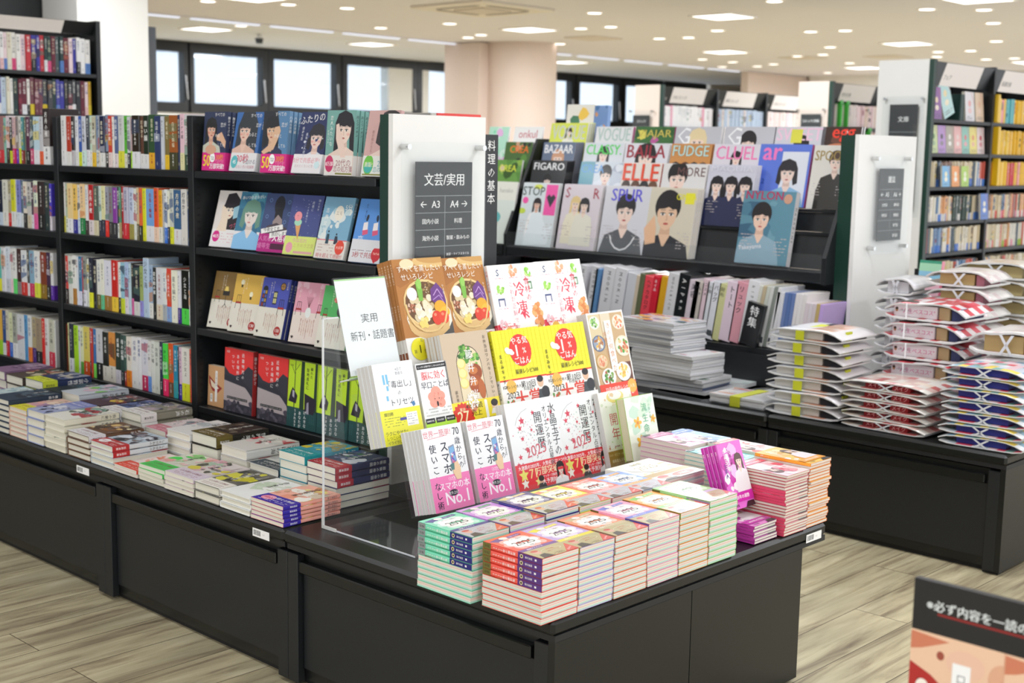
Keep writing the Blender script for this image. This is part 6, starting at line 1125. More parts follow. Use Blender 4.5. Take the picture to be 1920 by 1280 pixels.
# front step
z_ = 466
rack_mag(0, 965, 462, .262, lambda w, h: (lambda A: (A.rect(66, 2, 98, 50, 'f25ca8'), A.poly([(70, 22), (76, 17), (82, 21), (88, 17), (95, 22), (83, 38)], '34343c'), A.ell(12, 28, 8, 7, 'f25ca8'), A.ell(44, 6, 12, 5, 'd8e060'), A.text('STOP', 32, 13, 26, '2c4038', 0, 'c'), A.ell(6, 45, 10, 6, 'c8dc50'), A)[-1])(mag(w, h, 'd8e0e2', '', '2c4038', 'girl_low', 3)), 'magazine titled STOP with a pink heart panel, at the left of the front step', T=.01)
rack_mag(0, 1041, 467, .265, lambda w, h: (lambda A: (A.text('S', 13, 13, 30, 'a8384a', 0, 'c'), A.text('R', 88, 13, 30, 'a8384a', 0, 'c'), A)[-1])(mag(w, h, 'd8ced4', '', 'a8384a', 'pp', 5)), 'pinkish magazine with two embracing women in cream coats, front step')
rack_mag(0, 1119, 470, .295, lambda w, h: (lambda A: (A.line([(24, 74), (28, 84), (38, 92), (50, 95), (62, 92), (72, 84), (78, 74)], 2.6, 'e8e8ea'), A.text('SPUR', 50, 13, 31, '5a50d0', 1, 'c'), A)[-1])(mag(w, h, 'd4d4da', '', '5a50d0', 'p', 7, cloth='5c5e62', s=17, cy=38, style='short')), 'grey magazine titled SPUR with a short haired person in a necklace, front step')
rack_mag(0, 1196, 482, .31, lambda w, h: (lambda A: (A.rect(78, 6, 96, 22, 'e8e23c'), A.poly([(4, 60), (22, 40), (28, 58), (30, 80), (10, 84)], 'e4b894'), A.text('GINZA', 80, 12, 14, 'e4de30', 1, 'c'), A)[-1])(mag(w, h, 'd4ccb8', '', 'e4de30', 'p', 9, cloth='2c2e34', s=20, cy=36, x=46, style='short', skin='e4bfa0')), 'magazine with a dark fringed person resting cheek on hand and yellow lettering, front step', n=4, T=.009)
rack_mag(0, 1376, 496, .285, lambda w, h: (lambda A: (A.fit('NYLON', 5, 76, 6, 14, 'b4305c', 1), A.text('Takeyama', 26, 78, 11, 'e8e8ec', 0, 'c', 8), A.ell(86, 10, 8, 8, 'c89880'), A)[-1])(mag(w, h, '5a8a9c', '', 'b4305c', 'p', 11, cloth='8aa8b8', s=15, x=40, cy=38, style='short', bg2=['4a7a90', '6a98a8', '38607a'], skin='e6c4b0')), 'blue magazine titled NYLON, alone at the right of the front step', T=.034, n=1)
# second step
rack_mag(1, 985, 385, .25, lambda w, h: mag(w, h, '26282a', 'FIGARO', 'f0f0f0', 'p', 13, s=9, cy=38, style='short', tsz=(16, 10), cloth='1c1c1e', hair='141414'), 'black magazine titled FIGARO at the left of the second step', n=5, T=.008, cover='2a2a2c', sp='2c2c30')
rack_mag(1, 1075, 390, .29, lambda w, h: (lambda A: (A.rect(0, 0, 34, 100, '68a0b0'), A.text('CREA', 30, 12, 22, '5a9ad8', 0, 'c'), A)[-1])(mag(w, h, 'd0d8e0', '', '5a9ad8', 'p', 15, s=11, cy=24, x=62, style='short', cloth='3a4a7a', bg2=['c0c8d4', 'a8b0c0', 'dce0e8'])), 'pale blue magazine with a young man in navy, second step', n=3, T=.01)
rack_mag(1, 1152, 396, .26, lambda w, h: mag(w, h, 'e4dcd4', 'ELLE', 'e44a2c', 'pppp', 17, tsz=(34, 16)), 'white magazine with large red ELLE title, second step', n=3, T=.01, sp='c04030')
rack_mag(1, 1229, 400, .27, lambda w, h: (lambda A: (A.text('MORE', 66, 13, 24, '6a4a48', 0, 'c'), A)[-1])(mag(w, h, 'dcdad8', '', '6a4a48', 'p', 19, s=18, cy=26, x=36, style='short', cloth='c8c4c4')), 'white magazine titled MORE with a tousled dark haired person, second step', n=3, T=.012)
rack_mag(1, 1314, 408, .275, lambda w, h: mag(w, h, 'ccccd8', 'MAQUIA', 'dcdce6', 'ppp', 21, tsz=(12, 7)), 'grey lilac magazine with three dark haired women in navy, second step', n=3, T=.01)
# third step
rack_mag(2, 1006, 330, .235, lambda w, h: mag(w, h, '66738a', 'BAZAAR', 'f0f0f0', 'p', 23, s=13, cy=30, hair='c89878', tsz=(20, 12)), 'slate blue magazine titled BAZAAR at the left of the third step', n=5, T=.009, sp='8a8a90')
rack_mag(2, 1083, 335, .275, lambda w, h: mag(w, h, 'd4d8de', 'CLASSY.', '58d060', 'p', 25, s=10, cy=22, cloth='202434', tsz=(20, 12)), 'white magazine titled CLASSY in green, third step')
rack_mag(2, 1159, 340, .285, lambda w, h: mag(w, h, 'd8d8de', 'BAILA', '9a2c3c', 'p', 27, s=16, cy=26, cloth='e8e4e4', tsz=(24, 14)), 'white magazine titled BAILA with a long haired woman, third step')
rack_mag(2, 1245, 345, .25, lambda w, h: mag(w, h, 'c88c50', 'FUDGE', 'b8dcd8', 'pppp', 29, tsz=(22, 12)), 'orange tan magazine titled FUDGE with four people, third step', sp='a87040')
rack_mag(2, 1325, 350, .275, lambda w, h: mag(w, h, 'd8d4dc', 'CLUEL', 'ee80b4', 'p', 31, s=8, cy=24, cloth='d8b878', tsz=(24, 14)), 'pale magazine titled CLUEL in pink with one standing person, third step')
rack_mag(2, 1411, 356, .285, lambda w, h: (lambda A: (A.rect(46, 12, 96, 100, 'dce0ea'), person(A, 60, 46, 13, 'ecd2c6', '26242a', '8cb8d8', 'bob'), A.text('ar', 26, 16, 44, 'f07cc0', 2, 'c'), A.text('12', 12, 60, 12, '26408c', 1, 'c'), A)[-1])(Art(w, h, '5c78d4', 'gloss')), 'blue magazine titled ar with a woman in denim, third step', T=.03, n=1, sp='b05a90', cover='6a78cc')
rack_mag(2, 1512, 356, .27, lambda w, h: mag(w, h, 'dcd8d0', 'SPOON', 'a08848', 'p', 33, s=15, cy=26, style='short', x=62, cloth='28241e', tsz=(24, 16), hair='4a3428'), 'cream magazine with a brown haired man in black knitwear, right end of the third step')
# top step
rack_mag(3, 1020, 282, .27, lambda w, h: mag(w, h, 'd4dc5c', 'VOGUE', 'c8ccc0', 'p', 35, s=6, cy=16, cloth='e0e0d0', hair='3a302c', tsz=(30, 16)), 'lime yellow magazine titled VOGUE at the left of the top step', n=4, T=.012, H=.32)
rack_mag(3, 1105, 285, .255, lambda w, h: mag(w, h, 'dcdcdc', 'VOGUE', 'b0c4bc', 'p', 37, s=5, cy=40, tsz=(28, 14)), 'white magazine titled VOGUE in pale green, top step', sp='a02c6a', n=2, T=.014)
rack_mag(3, 1179, 289, .255, lambda w, h: (lambda A: (fan(A, random.Random(2), ['2c5a2c', '58903c', 'b85a98', 'd8d060', '1c3a20'], 30, 6, 90, 16), A.fit('VIAJAR', 6, 94, 14, 20, 'c8b858', 1), A)[-1])(Art(w, h, '3a6a38', 'gloss')), 'garden green magazine on the top step', sp='a02c6a', n=2, T=.014, cover='8a2c5a')
rack_mag(3, 1254, 293, .285, lambda w, h: (lambda A: (A.text('G', 20, 16, 44, 'f0f0f2', 0, 'c'), A)[-1])(mag(w, h, 'bcbcc2', '', 'f0f0f2', 'p', 39, s=14, cy=26, x=50, hair='e0cca0', cloth='c8c8cc')), 'grey magazine with a blond haired woman, top step')
rack_mag(3, 1347, 298, .295, lambda w, h: (lambda A: (A.text('G', 20, 16, 44, 'f0f0f2', 0, 'c'), A)[-1])(mag(w, h, 'c0c0c6', '', 'f0f0f2', 'p', 41, s=13, cy=30, x=48, style='short', cloth='c8c8cc')), 'grey magazine with a dark haired head and large white G, top step')
rack_mag(3, 1439, 303, .28, lambda w, h: (lambda A: (A.rect(34, 4, 56, 26, 'dcd84c'), A)[-1])(mag(w, h, 'd0cfd6', 'SWEET', 'f0c8dc', 'p', 43, s=12, cy=34, x=56, style='short', tsz=(22, 12))), 'silver pink magazine with a yellow square, top step')
rack_mag(3, 1528, 307, .26, lambda w, h: (lambda A: (fan(A, random.Random(5), ['4a2c20', '6a4030', 'd8d0c8', '2c1c18'], 24, 4, 100, 16), A.text('egg', 56, 14, 44, 'f0402c', 2, 'c'), A.ell(50, 34, 40, 12, 'c87850'), A)[-1])(Art(w, h, '3a241c', 'gloss')), 'dark magazine titled egg in red, right end of the top step')
# big books standing behind the top step
for i, (px, w_, c, lab, sp_) in enumerate([(1056, .2, 'e0dcd0', 'tall photo book with a yellow house cover above the lime magazine', 'd8a830'), (1096, .14, '6a8ab8', 'tall blue photo book with palm trees behind the top step', '8898b8')]):
    x = at(px, 240, 1, 5.63).x; A = Art(w_, .33, c, 'gloss'); fan(A, random.Random(i), ['d8a830', '4a7a5a', 'e8c050'] if i == 0 else ['3a6a9a', '2c5a4a', '8ab0d8', 'c89060'], 14, 0, 80, 22)
    book('photo_book', lab, 'book', w_, .33, .03, A, c, 'R', None, None, None, m='gloss', loc=(x, 5.63, at(px, 197 if i == 0 else 199, 1, 5.65).z-.325), rot=(-R(6), 0, 0))
# the bay left of the rack (seen between the end board and the rack)
t = thing('magazine_rack', 'dark magazine rack bay seen between the near end board and the main rack', 'magazine rack', (-5.9, 5.28, 0)); W2 = .81
MB().box((0, 0, zlip-.055), (W2, .03, zlip-.002), m='dark_steel').build('front_rail', t); MB().box((0, .3, .5), (W2, .31, 1.5), m='inner_steel').build('back_panel', t); MB().box((0, -.16, .60), (W2, .15, .625), m='dark_steel').build('lower_shelf', t)
for k in range(4): MB().box((0, ty[k]-5.292, tz[k]-.012), (W2, ty[k]-5.2, tz[k]-.001), m='dark_steel').build('ledge', t)
def lef(row, px, py, w_, fn, lab, H=.3): rack_mag(row, px, py, w_, fn, lab, H=H, n=1)
lef(0, 906, 456, .2, lambda w, h: (lambda A: (A.rect(0, 0, 100, 30, 'e8e8dc'), A.text('hanako', 60, 14, 18, 'a8a8a0', 0, 'c'), A.ell(30, 58, 22, 16, '68b8b8'), A.poly([(14, 66), (44, 66), (40, 78), (18, 78)], 'd8a890'), A.line([(20, 78), (14, 92)], 2, '4a4a4a'), A.line([(40, 78), (46, 92)], 2, '4a4a4a'), A.text('12', 84, 88, 12, '505050', 0, 'c'), A)[-1])(Art(w, h, 'dce4dc', 'gloss')), 'pale green magazine with a seated person in turquoise, beside the divider card')
lef(1, 915, 378, .21, lambda w, h: (lambda A: (fan(A, random.Random(6), ['5a8a3c', 'c8d850', '3a5a28', 'd8c8a0', '8ab04a'], 26, 0, 100, 18), A.text('CREA', 50, 16, 26, 'd8e04a', 1, 'c'), A)[-1])(Art(w, h, '6a9a48', 'gloss')), 'green outdoor magazine with yellow lettering left of the rack')
lef(2, 935, 325, .21, lambda w, h: (lambda A: (fan(A, random.Random(7), ['3a5a2c', '2a2a2c', 'c8a080', '5a8a3c'], 24, 0, 100, 18), A.text('CREA', 54, 14, 28, 'f07830', 1, 'c'), A)[-1])(Art(w, h, '4a6a38', 'gloss')), 'dark green magazine with orange lettering left of the rack')
lef(3, 905, 285, .16, lambda w, h: (lambda A: (fan(A, random.Random(8), ['a8e0c0', 'e8b8e0', '7ad8a8', 'd8f0e0'], 20, 0, 100, 18), A)[-1])(Art(w, h, 'b8e4cc', 'gloss')), 'mint and lilac magazine at the top left of the rack')
lef(3, 952, 286, .22, lambda w, h: (lambda A: (A.text('onkul', 50, 14, 30, 'c04858', 0, 'c'), A)[-1])(Art(w, h, 'ecebe8', 'gloss')), 'white magazine titled onkul in thin red letters')
# ------------------------------------------------------------------ mooks standing on the lower shelf
MK = [(1094, 'e0e0e4', 'MOOKIN', 14), (1116, 'dcdce0', 'MOOKIN', 14), (1124, '6a98c8', '', 10), (1138, 'e6e6ea', 'MOOKIN', 26), (1160, 'e6e6ea', 'MOOKIN', 24), (1184, 'dadce2', '', 18), (1206, '6a7050', '', 10), (1200, 'd8c8b0', '', 8), (1216, 'f0505c', 'ヘアカタログ', 18), (1231, 'd8283c', 'ネイル', 12), (1246, 'e0a828', '', 13), (1258, 'dcdcde', 'WOOLRICH', 22), (1278, '1c2022', 'Alpen', 24), (1298, 'd8ccd4', '美容', 22), (1316, 'c8c0b8', 'ヘア', 20), (1331, 'e0c8d0', 'コスメ', 14), (1340, 'dce0e4', '小顔', 13), (1349, 'e0e2e8', 'バッグ', 18), (1362, 'd0d098', '財布', 16), (1376, 'e4d0dc', 'トート', 24), (1394, 'e0a0ac', 'リュック', 22), (1414, 'e4e4e6', 'kipling', 24)]
yk = 5.16; zk = .6265
def mook(x, T, H, col, txt, lean, lab, nm='mook', y=yk, D=.2, white='2a2a2e', grp='mooks standing on the lower shelf of the rack', z=zk):
    b = MB(); b.box((0, 0, 0), (T, D, H), col, 'gloss', .0015)
    A = Art(T, H, None, 'gloss'); fg = white if lum(col) > 120 else 'f0f0f0'
    if txt: titled(A, txt, 50, 6, 62, fg, 55, 1)
    rr = random.Random(int(x*1e4))
    if rr.random() < .5 and lum(col) > 150: A.poly([(22, 84), (78, 84), (86, 94), (14, 94)], '4a5054')
    b.art(A, (0, 0, 0), (1, 0, 0), (0, 0, 1), (0, -1, 0)); o = b.build(nm); o.location = (x, y, z+T*math.sin(lean)+.001); o.rotation_euler = (0, lean, 0); return tag(o, lab, 'magazine book', grp)
for i, (px, c, tx, wpx) in enumerate(MK):
    # tops lean right: px is where the foot of the spine stands
    q = at(px, 640, 1, yk); q2 = at(px+wpx, 640, 1, yk); T = (q2.x-q.x)*.9
    H = .30 if tx in ('MOOKIN', 'WOOLRICH', 'kipling', 'Alpen') else .27+.02*random.Random(i).random()
    foot = at(px-22 if px < 1300 else px-30, 640, 1, yk).x
    mook(foot, T, H, c, tx, R(9), '%s spined mook%s, %s from left on the lower shelf' % (cname(c), ' lettered '+{'ヘアカタログ': 'hair'}.get(tx, tx) if tx.isascii() and tx and tx not in ('WOOLRICH', 'kipling', 'MOOKIN', 'Alpen') else '', ORD[i]))
for i in range(19):
    px = 1436+i*7.0; x = at(px, 650, 1, yk).x; c = ['d8d8cc', 'c8b898', 'd0d4c8', 'd8d8d4', '8a9088', 'e0e0e0', 'e2e2e4', 'dcdce0', '6a80b0', '5a74a8', '6a80b0', 'e0dcdc', 'e4e0e0', 'dedad8', 'd8ccd0', 'd8d0d4', 'd4c8cc', 'c0a870', 'c0a4dc'][i]
    mook(x-.10, .018, .285 if i < 6 else (.262 if i < 14 else .225), c, '', R(11 if i < 6 else 7), 'thin %s mook, %s from left at the right half of the lower shelf' % (cname(c), ORD[i]), grp='thin mooks standing at the right half of the lower shelf')
t_ = mook(at(1385, 650, 1, 5.1).x, .09, .2, '121416', '特集', R(12), 'black card wrapped book jutting out of the mook row', y=5.1, D=.03, grp='jutting mook')
for i in range(10):
    px = 903+i*9; x = at(px, 480, 1, 5.2).x; c = ['8a3a78', 'c83a5a', '6a3a88', 'd8d0d8', 'a8304a', 'b8b0c0', '4a4a5a', 'c8c8d0', '9ab04a', '5a5a60'][i]
    mook(x, .03, .24, c, '', R(8), 'thin %s mook, %s of the row glimpsed behind the steamer cookbooks' % (cname(c), ORD[i]), y=5.2, z=.6265, grp='mooks glimpsed behind the steamer cookbooks')
# ------------------------------------------------------------------ banded magazine bundles and loose piles on the far counter
ZB = ZT+.0015
def sheet(b, x0, x1, y0, y1, zf, th, art_cols, seed, m='gloss'):
    """a limp magazine cover, thin and wavy: zf(u, v) gives its height"""
    nx, ny = 10, 6; rr = random.Random(seed); n0 = len(b.v)
    vs = []
    for s in (0, th):
        for j in range(ny+1):
            for i in range(nx+1): u, v = i/nx, j/ny; vs.append((x0+(x1-x0)*u, y0+(y1-y0)*v, zf(u, v)+s))
    N = (nx+1)*(ny+1); k = n0; b.v += vs
    for j in range(ny):
        for i in range(nx):
            a = j*(nx+1)+i
            b.f.append((k+N+a, k+N+a+1, k+N+a+nx+2, k+N+a+nx+1)); b.c.append(art_cols(i/nx, j/ny, rr)); b.m.append(m); b.sm.append(True)
            b.f.append((k+a+nx+1, k+a+nx+2, k+a+1, k+a)); b.c.append('dcdcda'); b.m.append(m); b.sm.append(True)
    for i in range(nx):
        for j in (0, ny): a = j*(nx+1)+i; q = (k+a, k+a+1, k+N+a+1, k+N+a); b.f.append(q if j == 0 else q[::-1]); b.c.append('d6d6d4'); b.m.append('pages'); b.sm.append(False)
    for j in range(ny):
        for i in (0, nx): a = j*(nx+1)+i; q = (k+a+nx+1, k+a, k+N+a, k+N+a+nx+1); b.f.append(q if i == 0 else q[::-1]); b.c.append('d6d6d4'); b.m.append('pages'); b.sm.append(False)
def bundle(x0, y0, z, W, D, h, kind, label, group, seed, yaw=0, proto={}):
    """magazines wrapped round a boxed supplement, tied with a strap"""
    key = (kind, round(W, 3), round(h, 3))
    if key in proto:
        t = copy_thing(proto[key], (x0, y0, z), (0, 0, yaw), label, group); return t
    t = thing('magazine_bundle', label, 'magazine bundle', (x0, y0, z), (0, 0, yaw), group); proto[key] = t; rr = random.Random(seed); ov = .028
    mid = {'lee': [(.0, .74, 'd8d4cc'), (.74, 1.0, '22242a')], 'besu': [(0, .66, 'e2dade'), (.66, .84, 'b09870'), (.84, 1, '2c3460')], 'red': [(.18, .5, '8a2028'), (.55, .82, '9a1c24')], 'blue': [(.12, .85, '242c80')], 'brown': [(.1, .78, 'b59a66'), (.78, .96, 'a86a78')], 'white': [(.1, .95, 'd8d8da')], 'yellow': [(.05, .9, 'a8986a')]}[kind]
    lo, hi = h*.14, h*.86
    b = MB()
    for a, c, col in mid: b.box((W*a+.004, .012, lo+.002), (W*c-.004, D-.02, hi-.004), col, 'paper', .002)
    if kind == 'besu':
        A = Art(W*.66-.01, hi-lo-.01, None); A.text('"人生ベスコス"', 56, 55, 12, 'd0689a', 1, 'c'); A.text('大野真理子の', 26, 55, 5, '707078', 0, 'c'); A.ell(6, 52, 3.4, 4.4, 'b08060'); A.ell(6, 40, 3.6, 3, '3a2a20'); b.art(A, (.006, .012, lo+.006), (1, 0, 0), (0, 0, 1), (0, -1, 0)); b.box((W*.1, .02, hi-.006), (W*.62, D-.04, hi+h*.08), '4a4a44', 'paper')
    if kind == 'red':
        for a in (.2, .56): A = Art(W*.26, hi-lo-.008, None); A.text('メイク', 50, 50, 26, 'e8b0b0', 1, 'c'); b.art(A, (W*a, .012, lo+.004), (1, 0, 0), (0, 0, 1), (0, -1, 0))
    b.build('supplement_box', t)
    palette = {'lee': ['e4e6ea', 'e8e8ec', 'dcb8a8', 'e4c4b4', '2c2c30', 'd8a898'], 'besu': ['e0d8dc', 'c83040', 'd84858', 'e8e0e0', 'b82c3c'], 'red': ['e6e2da', 'd8b8b0', 'e8e4e0', 'c86868', 'e8d8c8'], 'blue': ['c8d4e0', 'e8c8d4', '8ab0c8', 'd84868', 'e4e8ec', 'e8d060', '7aa8a0'], 'brown': ['e0dcd8', 'd8c8c8', 'e6e2de'], 'white': ['e4e4e6', 'dcdce0'], 'yellow': ['e8e4dc', 'd8d4c8', 'c8b8a8']}[kind]
    def cols(u, v, r):
        if kind == 'lee': return 'e6e8ec' if u < .42 and not (.3 < u < .42 and v > .5) else ('34343a' if u < .5 and v > .3 else r.choice(['e0bca8', 'dcb4a0', 'e8d4cc', 'd8a088']) if u < .8 else 'dcd8da')
        return r.choice(palette)
    b = MB()
    top_ = lambda u, v: h*.84+h*.1*math.sin(math.pi*min(1, max(0, u)))-h*.34*max(0, abs(u-.5)*2-.72)/.28-h*.1*(1-v)*(.5+.5*math.sin(u*9+seed))
    bot = lambda u, v: h*.03+h*.16*max(0, abs(u-.5)*2-.76)/.24+h*.03*(1-v)
    sheet(b, -ov*.8, W+ov, -ov*.6, D, top_, h*.085, cols, seed)
    if kind == 'lee':
        A = Art(.09, .1, None, 'gloss'); A.text('L', 50, 50, 90, '34343c', 0, 'c', -20); b.art(A, (.0, .01, h*.97), (1, 0, 0), (0, 1, 0), (0, 0, 1))
    b.build('top_magazine', t)
    b = MB(); sheet(b, -ov*.7, W+ov*.8, -ov*.5, D, bot, h*.10, cols, seed+5); b.build('bottom_magazine', t)
    b = MB()
    if kind == 'lee':
        b.mesh([(W*.36, -ov*.6-.001, h*.1), (W*.5, -ov*.6-.001, h*.1), (W*.5, -ov*.6-.001, h*.86), (W*.36, -ov*.6-.001, h*.86), (W*.36, D*.7, h*1.05), (W*.5, D*.7, h*1.05)], [(0, 1, 2, 3), (3, 2, 5, 4)], 'c8cc2c'); b.box((W-.005, .06, .1*h), (W+.002, .1, .95*h), 'b8bc2c')
    elif kind == 'besu': b.box((W*.24, -ov*.6-.002, .1*h), (W*.26, -ov*.6, .9*h), 'f2f2f4').box((W*.24, -ov*.6, h*.88), (W*.26, D, h*.9), 'f2f2f4')
    else:
        for s in (-1, 1):
            xa, xb_ = W*.52-s*W*.1, W*.52+s*W*.1; b.mesh([(xa-.004, -ov*.6-.002, h*.08), (xa+.008, -ov*.6-.002, h*.08), (xb_+.008, -ov*.6-.002, h*.88), (xb_-.004, -ov*.6-.002, h*.88)], [(0, 1, 2, 3)], 'd4d6da', 'gloss')
    b.build('strap', t)
    return t
def bstack(px0, px1, pyt, y, D, n, kind, desc, z0=None, pyb=None, jit=.006, W=None):
    x0 = at(px0, (pyt+pyb)/2, 1, y).x; x1 = at(px1, (pyt+pyb)/2, 1, y).x; zt = at(px0, pyt, 1, y).z; z0 = ZB if z0 is None else z0; h = (zt-z0)/n; rr = random.Random(int(px0))
    for k in range(n):
        q = n-1-k
        bundle(x0+rr.uniform(-jit, jit), y+rr.uniform(-jit, jit)*.5, z0+h*k, x1-x0-.03, D, h-.002, kind, 'magazine bundle %s, %s' % (desc, 'topmost' if q == 0 else ORD[q]+' from top'), 'banded magazine bundles '+desc, 5+k % 3, R(rr.uniform(-3, 3)))
    return x0, x1, z0, h
bstack(1450, 1582, 608, 4.64, .24, 7, 'lee', 'with yellow straps at the table left', pyb=790)
bstack(1592, 1745, 706, 4.64, .24, 5, 'red', 'with red boxes, low front stack', pyb=815)
bstack(1776, 1925, 678, 4.62, .22, 7, 'blue', 'with navy boxes at the near table corner', pyb=850)
bstack(1668, 1812, 560, 4.94, .24, 6, 'besu', 'with white lettered boxes in the middle stack', pyb=700)
bstack(1650, 1712, 518, 5.22, .2, 7, 'white', 'with pale boxes against the end board', pyb=690)
bstack(1745, 1858, 502, 5.26, .2, 8, 'brown', 'with tan boxes behind the lettered ones', pyb=690)
bstack(1830, 1960, 640-26, 4.90, .24, 4, 'brown', 'with a tan box at the right picture edge', pyb=700)
bstack(1800, 1940, 486, 5.55, .2, 8, 'yellow', 'far back with a yellow strap', pyb=690)
# loose piles
def pile(px0, px1, pyt, pyb, y, D, n, cols, desc, seed, z0=None, yaw=0, ragged=.008, top=None, name='magazine'):
    x0 = at(px0, (pyt+pyb)/2, 1, y).x; x1 = at(px1, (pyt+pyb)/2, 1, y).x; zt = at((px0+px1)/2, pyt, 1, y).z
    z0 = ZB if z0 is None else z0; h = (zt-z0)/n; rr = random.Random(seed)
    for k in range(n):
        W = x1-x0; A = Art(W, D, cols[k % len(cols)], 'gloss'); 
        if k == n-1: fan(A, rr, top or ['d8c8c0', 'c84848', '3c4c8c', 'e8b048', 'e0e0e4', '4a6a58'], 22, 2, 98, 18); A.text('MAGAZINE'[:0] or '2024', 30, 14, 16, 'd84050', 1, 'c')
        p = book(name, '', 'magazine', W, D, h-.0008, A if k == n-1 else None, cols[k % len(cols)], 'R' if k % 2 else 'L', None, None, 'loose magazines '+desc, m='gloss', pg='cfd0d0')
        p.location = (x0+rr.uniform(-1, 1)*ragged, y+rr.uniform(-1, 1)*ragged, z0+h*(k+1)); p.rotation_euler = (-math.pi/2, 0, yaw+R(rr.uniform(-2, 2)))
        q = n-1-k; p['label'] = 'magazine %s, %s' % (desc, 'topmost' if q == 0 else ORD[q]+' from top')
    return z0+h*n
z_ = pile(1222, 1330, 742, 757, 4.66, .24, 3, ['d8d8da', '8a8c90', 'c8c8cc'], 'in the messy heap below the thick magazine pile', 1, ragged=.02, yaw=R(-8))
z_ = pile(1188, 1312, 705, 742, 4.70, .24, 4, ['d0d0d4', '5a6a90', 'c8cacc', 'dcdcde'], 'in the slack layer under the thick magazine pile', 2, z0=z_+.002, ragged=.012, yaw=R(4))
z_ = pile(1183, 1302, 660, 706, 4.70, .23, 7, ['dedee0', 'd4d4d8'], 'in the white lower half of the thick pile', 3, z0=z_+.002, ragged=.003, yaw=R(-3), top=['e0d8dc', 'c84868', '8a5a70', 'e8e4e4'])
z_ = pile(1160, 1268, 600, 662, 4.72, .23, 12, ['d4d4d8', 'b8bcc0', 'd0d0d4'], 'in the grey upper half of the thick pile', 4, z0=z_+.002, ragged=.003, yaw=R(-5))
z_ = pile(1292, 1392, 742, 757, 4.90, .24, 3, ['c8caca', 'd8d8da', '9a9ea0'], 'in the grey heap behind the banded flat stack', 5, ragged=.02, yaw=R(-6))
z_ = pile(1290, 1385, 716, 742, 4.95, .22, 3, ['d84038', 'd8e4e2', 'e0e4e6'], 'in the red and mint heap on the magazine counter', 6, z0=z_+.002, ragged=.03, yaw=R(6), top=['dce8e6', 'c8d8d8', 'e8f0ee'])
z_ = pile(1398, 1440, 738, 757, 4.98, .22, 3, ['e0e4e4', 'd8b0a8', 'dcdcde'], 'in the low pale heap beside the strapped bundles', 7, ragged=.01, yaw=R(-6), top=['e8e8ea', 'e0c8c0'])
z_ = pile(1330, 1432, 744, 776, 4.63, .2, 5, ['e2e2e4', 'd0d0d2', 'e6e2e0'], 'in the flat stack with yellow strap at the counter edge', 8, ragged=.006, yaw=R(1), top=['e8d8d0', 'd8a890', 'f0ece8', 'e8e8ea'])
a = at(1363, 760, 1, 4.6)
tag(MB().box((a.x, 4.618, ZB), (a.x+.05, 4.621, z_+.001), 'b8bc2c').box((a.x, 4.618, z_+.001), (a.x+.05, 4.84, z_+.003), 'b8bc2c').build('strap'), 'yellow strap round the flat magazine stack at the counter edge', 'strap')
# small display box with a pastel book by the tall white board
a = at(1713, 505, 1, 5.9); t = thing('box_rack', 'small dark box rack beside the magazine aisle board holding a pastel book', 'rack', (a.x, 5.95, a.z-.12)); hz_ = a.z-.12-ZT-.002; MB().box((-.02, 0, -hz_), (.2, .02, .12), m='dark_steel').build('back', t); MB().box((-.02, -.1, -hz_), (.2, -.001, .0), m='dark_steel').build('tray', t)
A = Art(.11, .17, 'e8b4c4', 'gloss'); A.rect(0, 0, 100, 8, '3a9a7a'); A.rect(0, 8, 100, 30, 'a8dcb8'); A.rect(0, 30, 100, 62, '8cc4e0'); A.text('SCHEDULE', 50, 90, 9, 'a05070', 1, 'c')
book('diary', 'pastel green blue and pink diary in the small dark box rack', 'book', .11, .17, .035, A, 'e0708c', 'R', None, None, None, m='gloss', loc=(a.x+.03, 5.88, a.z-.12), rot=(-R(8), 0, 0))
# ------------------------------------------------------------------ books in the tall cases at the back
def row_x(x, y0, y1, z, Hh, Tm, pal, name, desc, group, seed, cat='comic', band=None, D=.13, detail=0):
    rr = random.Random(seed); y = y0+.004; i = 0; run = None
    while y < y1-.02:
        T = Tm*rr.uniform(.75, 1.3); T = min(T, y1-y-.002)
        if run is None or rr.random() < (.6 if name == 'business_book' else .22): run = rr.choice(pal)
        c = run if rr.random() < .8 else rr.choice(pal); bn = rr.choice(band) if band and rr.random() < .5 else None
        spine_book(x-.02-rr.uniform(0, .01), y, z, T-.0006, Hh*rr.uniform(.93, 1), D, c, bn, seed*100+i, '%s spined %s%s, %s from left, %s' % (cname(c), name.replace('_', ' '), ' with %s band' % cname(bn) if bn else '', ORD[i], desc), group, 'X', cat, detail or (1 if rr.random() < .5 else 0), name=name)
        y += T; i += 1
PAL_B = ['f4f4f4', 'f2f0ea', 'f6f4f4', 'e8e4d0', 'f4f4f4', '2a2c34', '3a3aa0', 'c8303c', 'd8b030', 'c8d8e8', '6a1c34', 'f0d8dc', '203c3c', 'f4f2ee']
ya, yb_ = at(0, 100, 0, XL).y-.40, at(183, 100, 0, XL).y-.02
for r_, (z, nm) in enumerate(zip(S4[:2], ('top shelf at far left', 'second shelf at far left'))): row_x(XL, ya, yb_, z, .225, .026, PAL_B, 'business_book', nm, 'business books on the %s' % nm, 31+r_, 'business book', ['f0f0f4', 'e8508a', 'e8d030', '5a8ad0', 'f0c8c8', '1c1c1e'], .2, 1)
row_x(XL, ya, yb_, S4[2], .225, .03, PAL_B, 'business_book', 'third shelf at the far left', 'business books on the third shelf', 37, 'business book')
PC = ['f2dcd8', 'f4e4e0', 'f0d8d0', 'f6f0ee', 'f0e0d8', 'f4d8dc', 'f4e8e8']; PC2 = ['f2f0f0', 'e88ab0', 'c84a58', 'f0e4dc', 'f0c8c0', 'e0a048', '8ab0d8', 'f4f0ee']
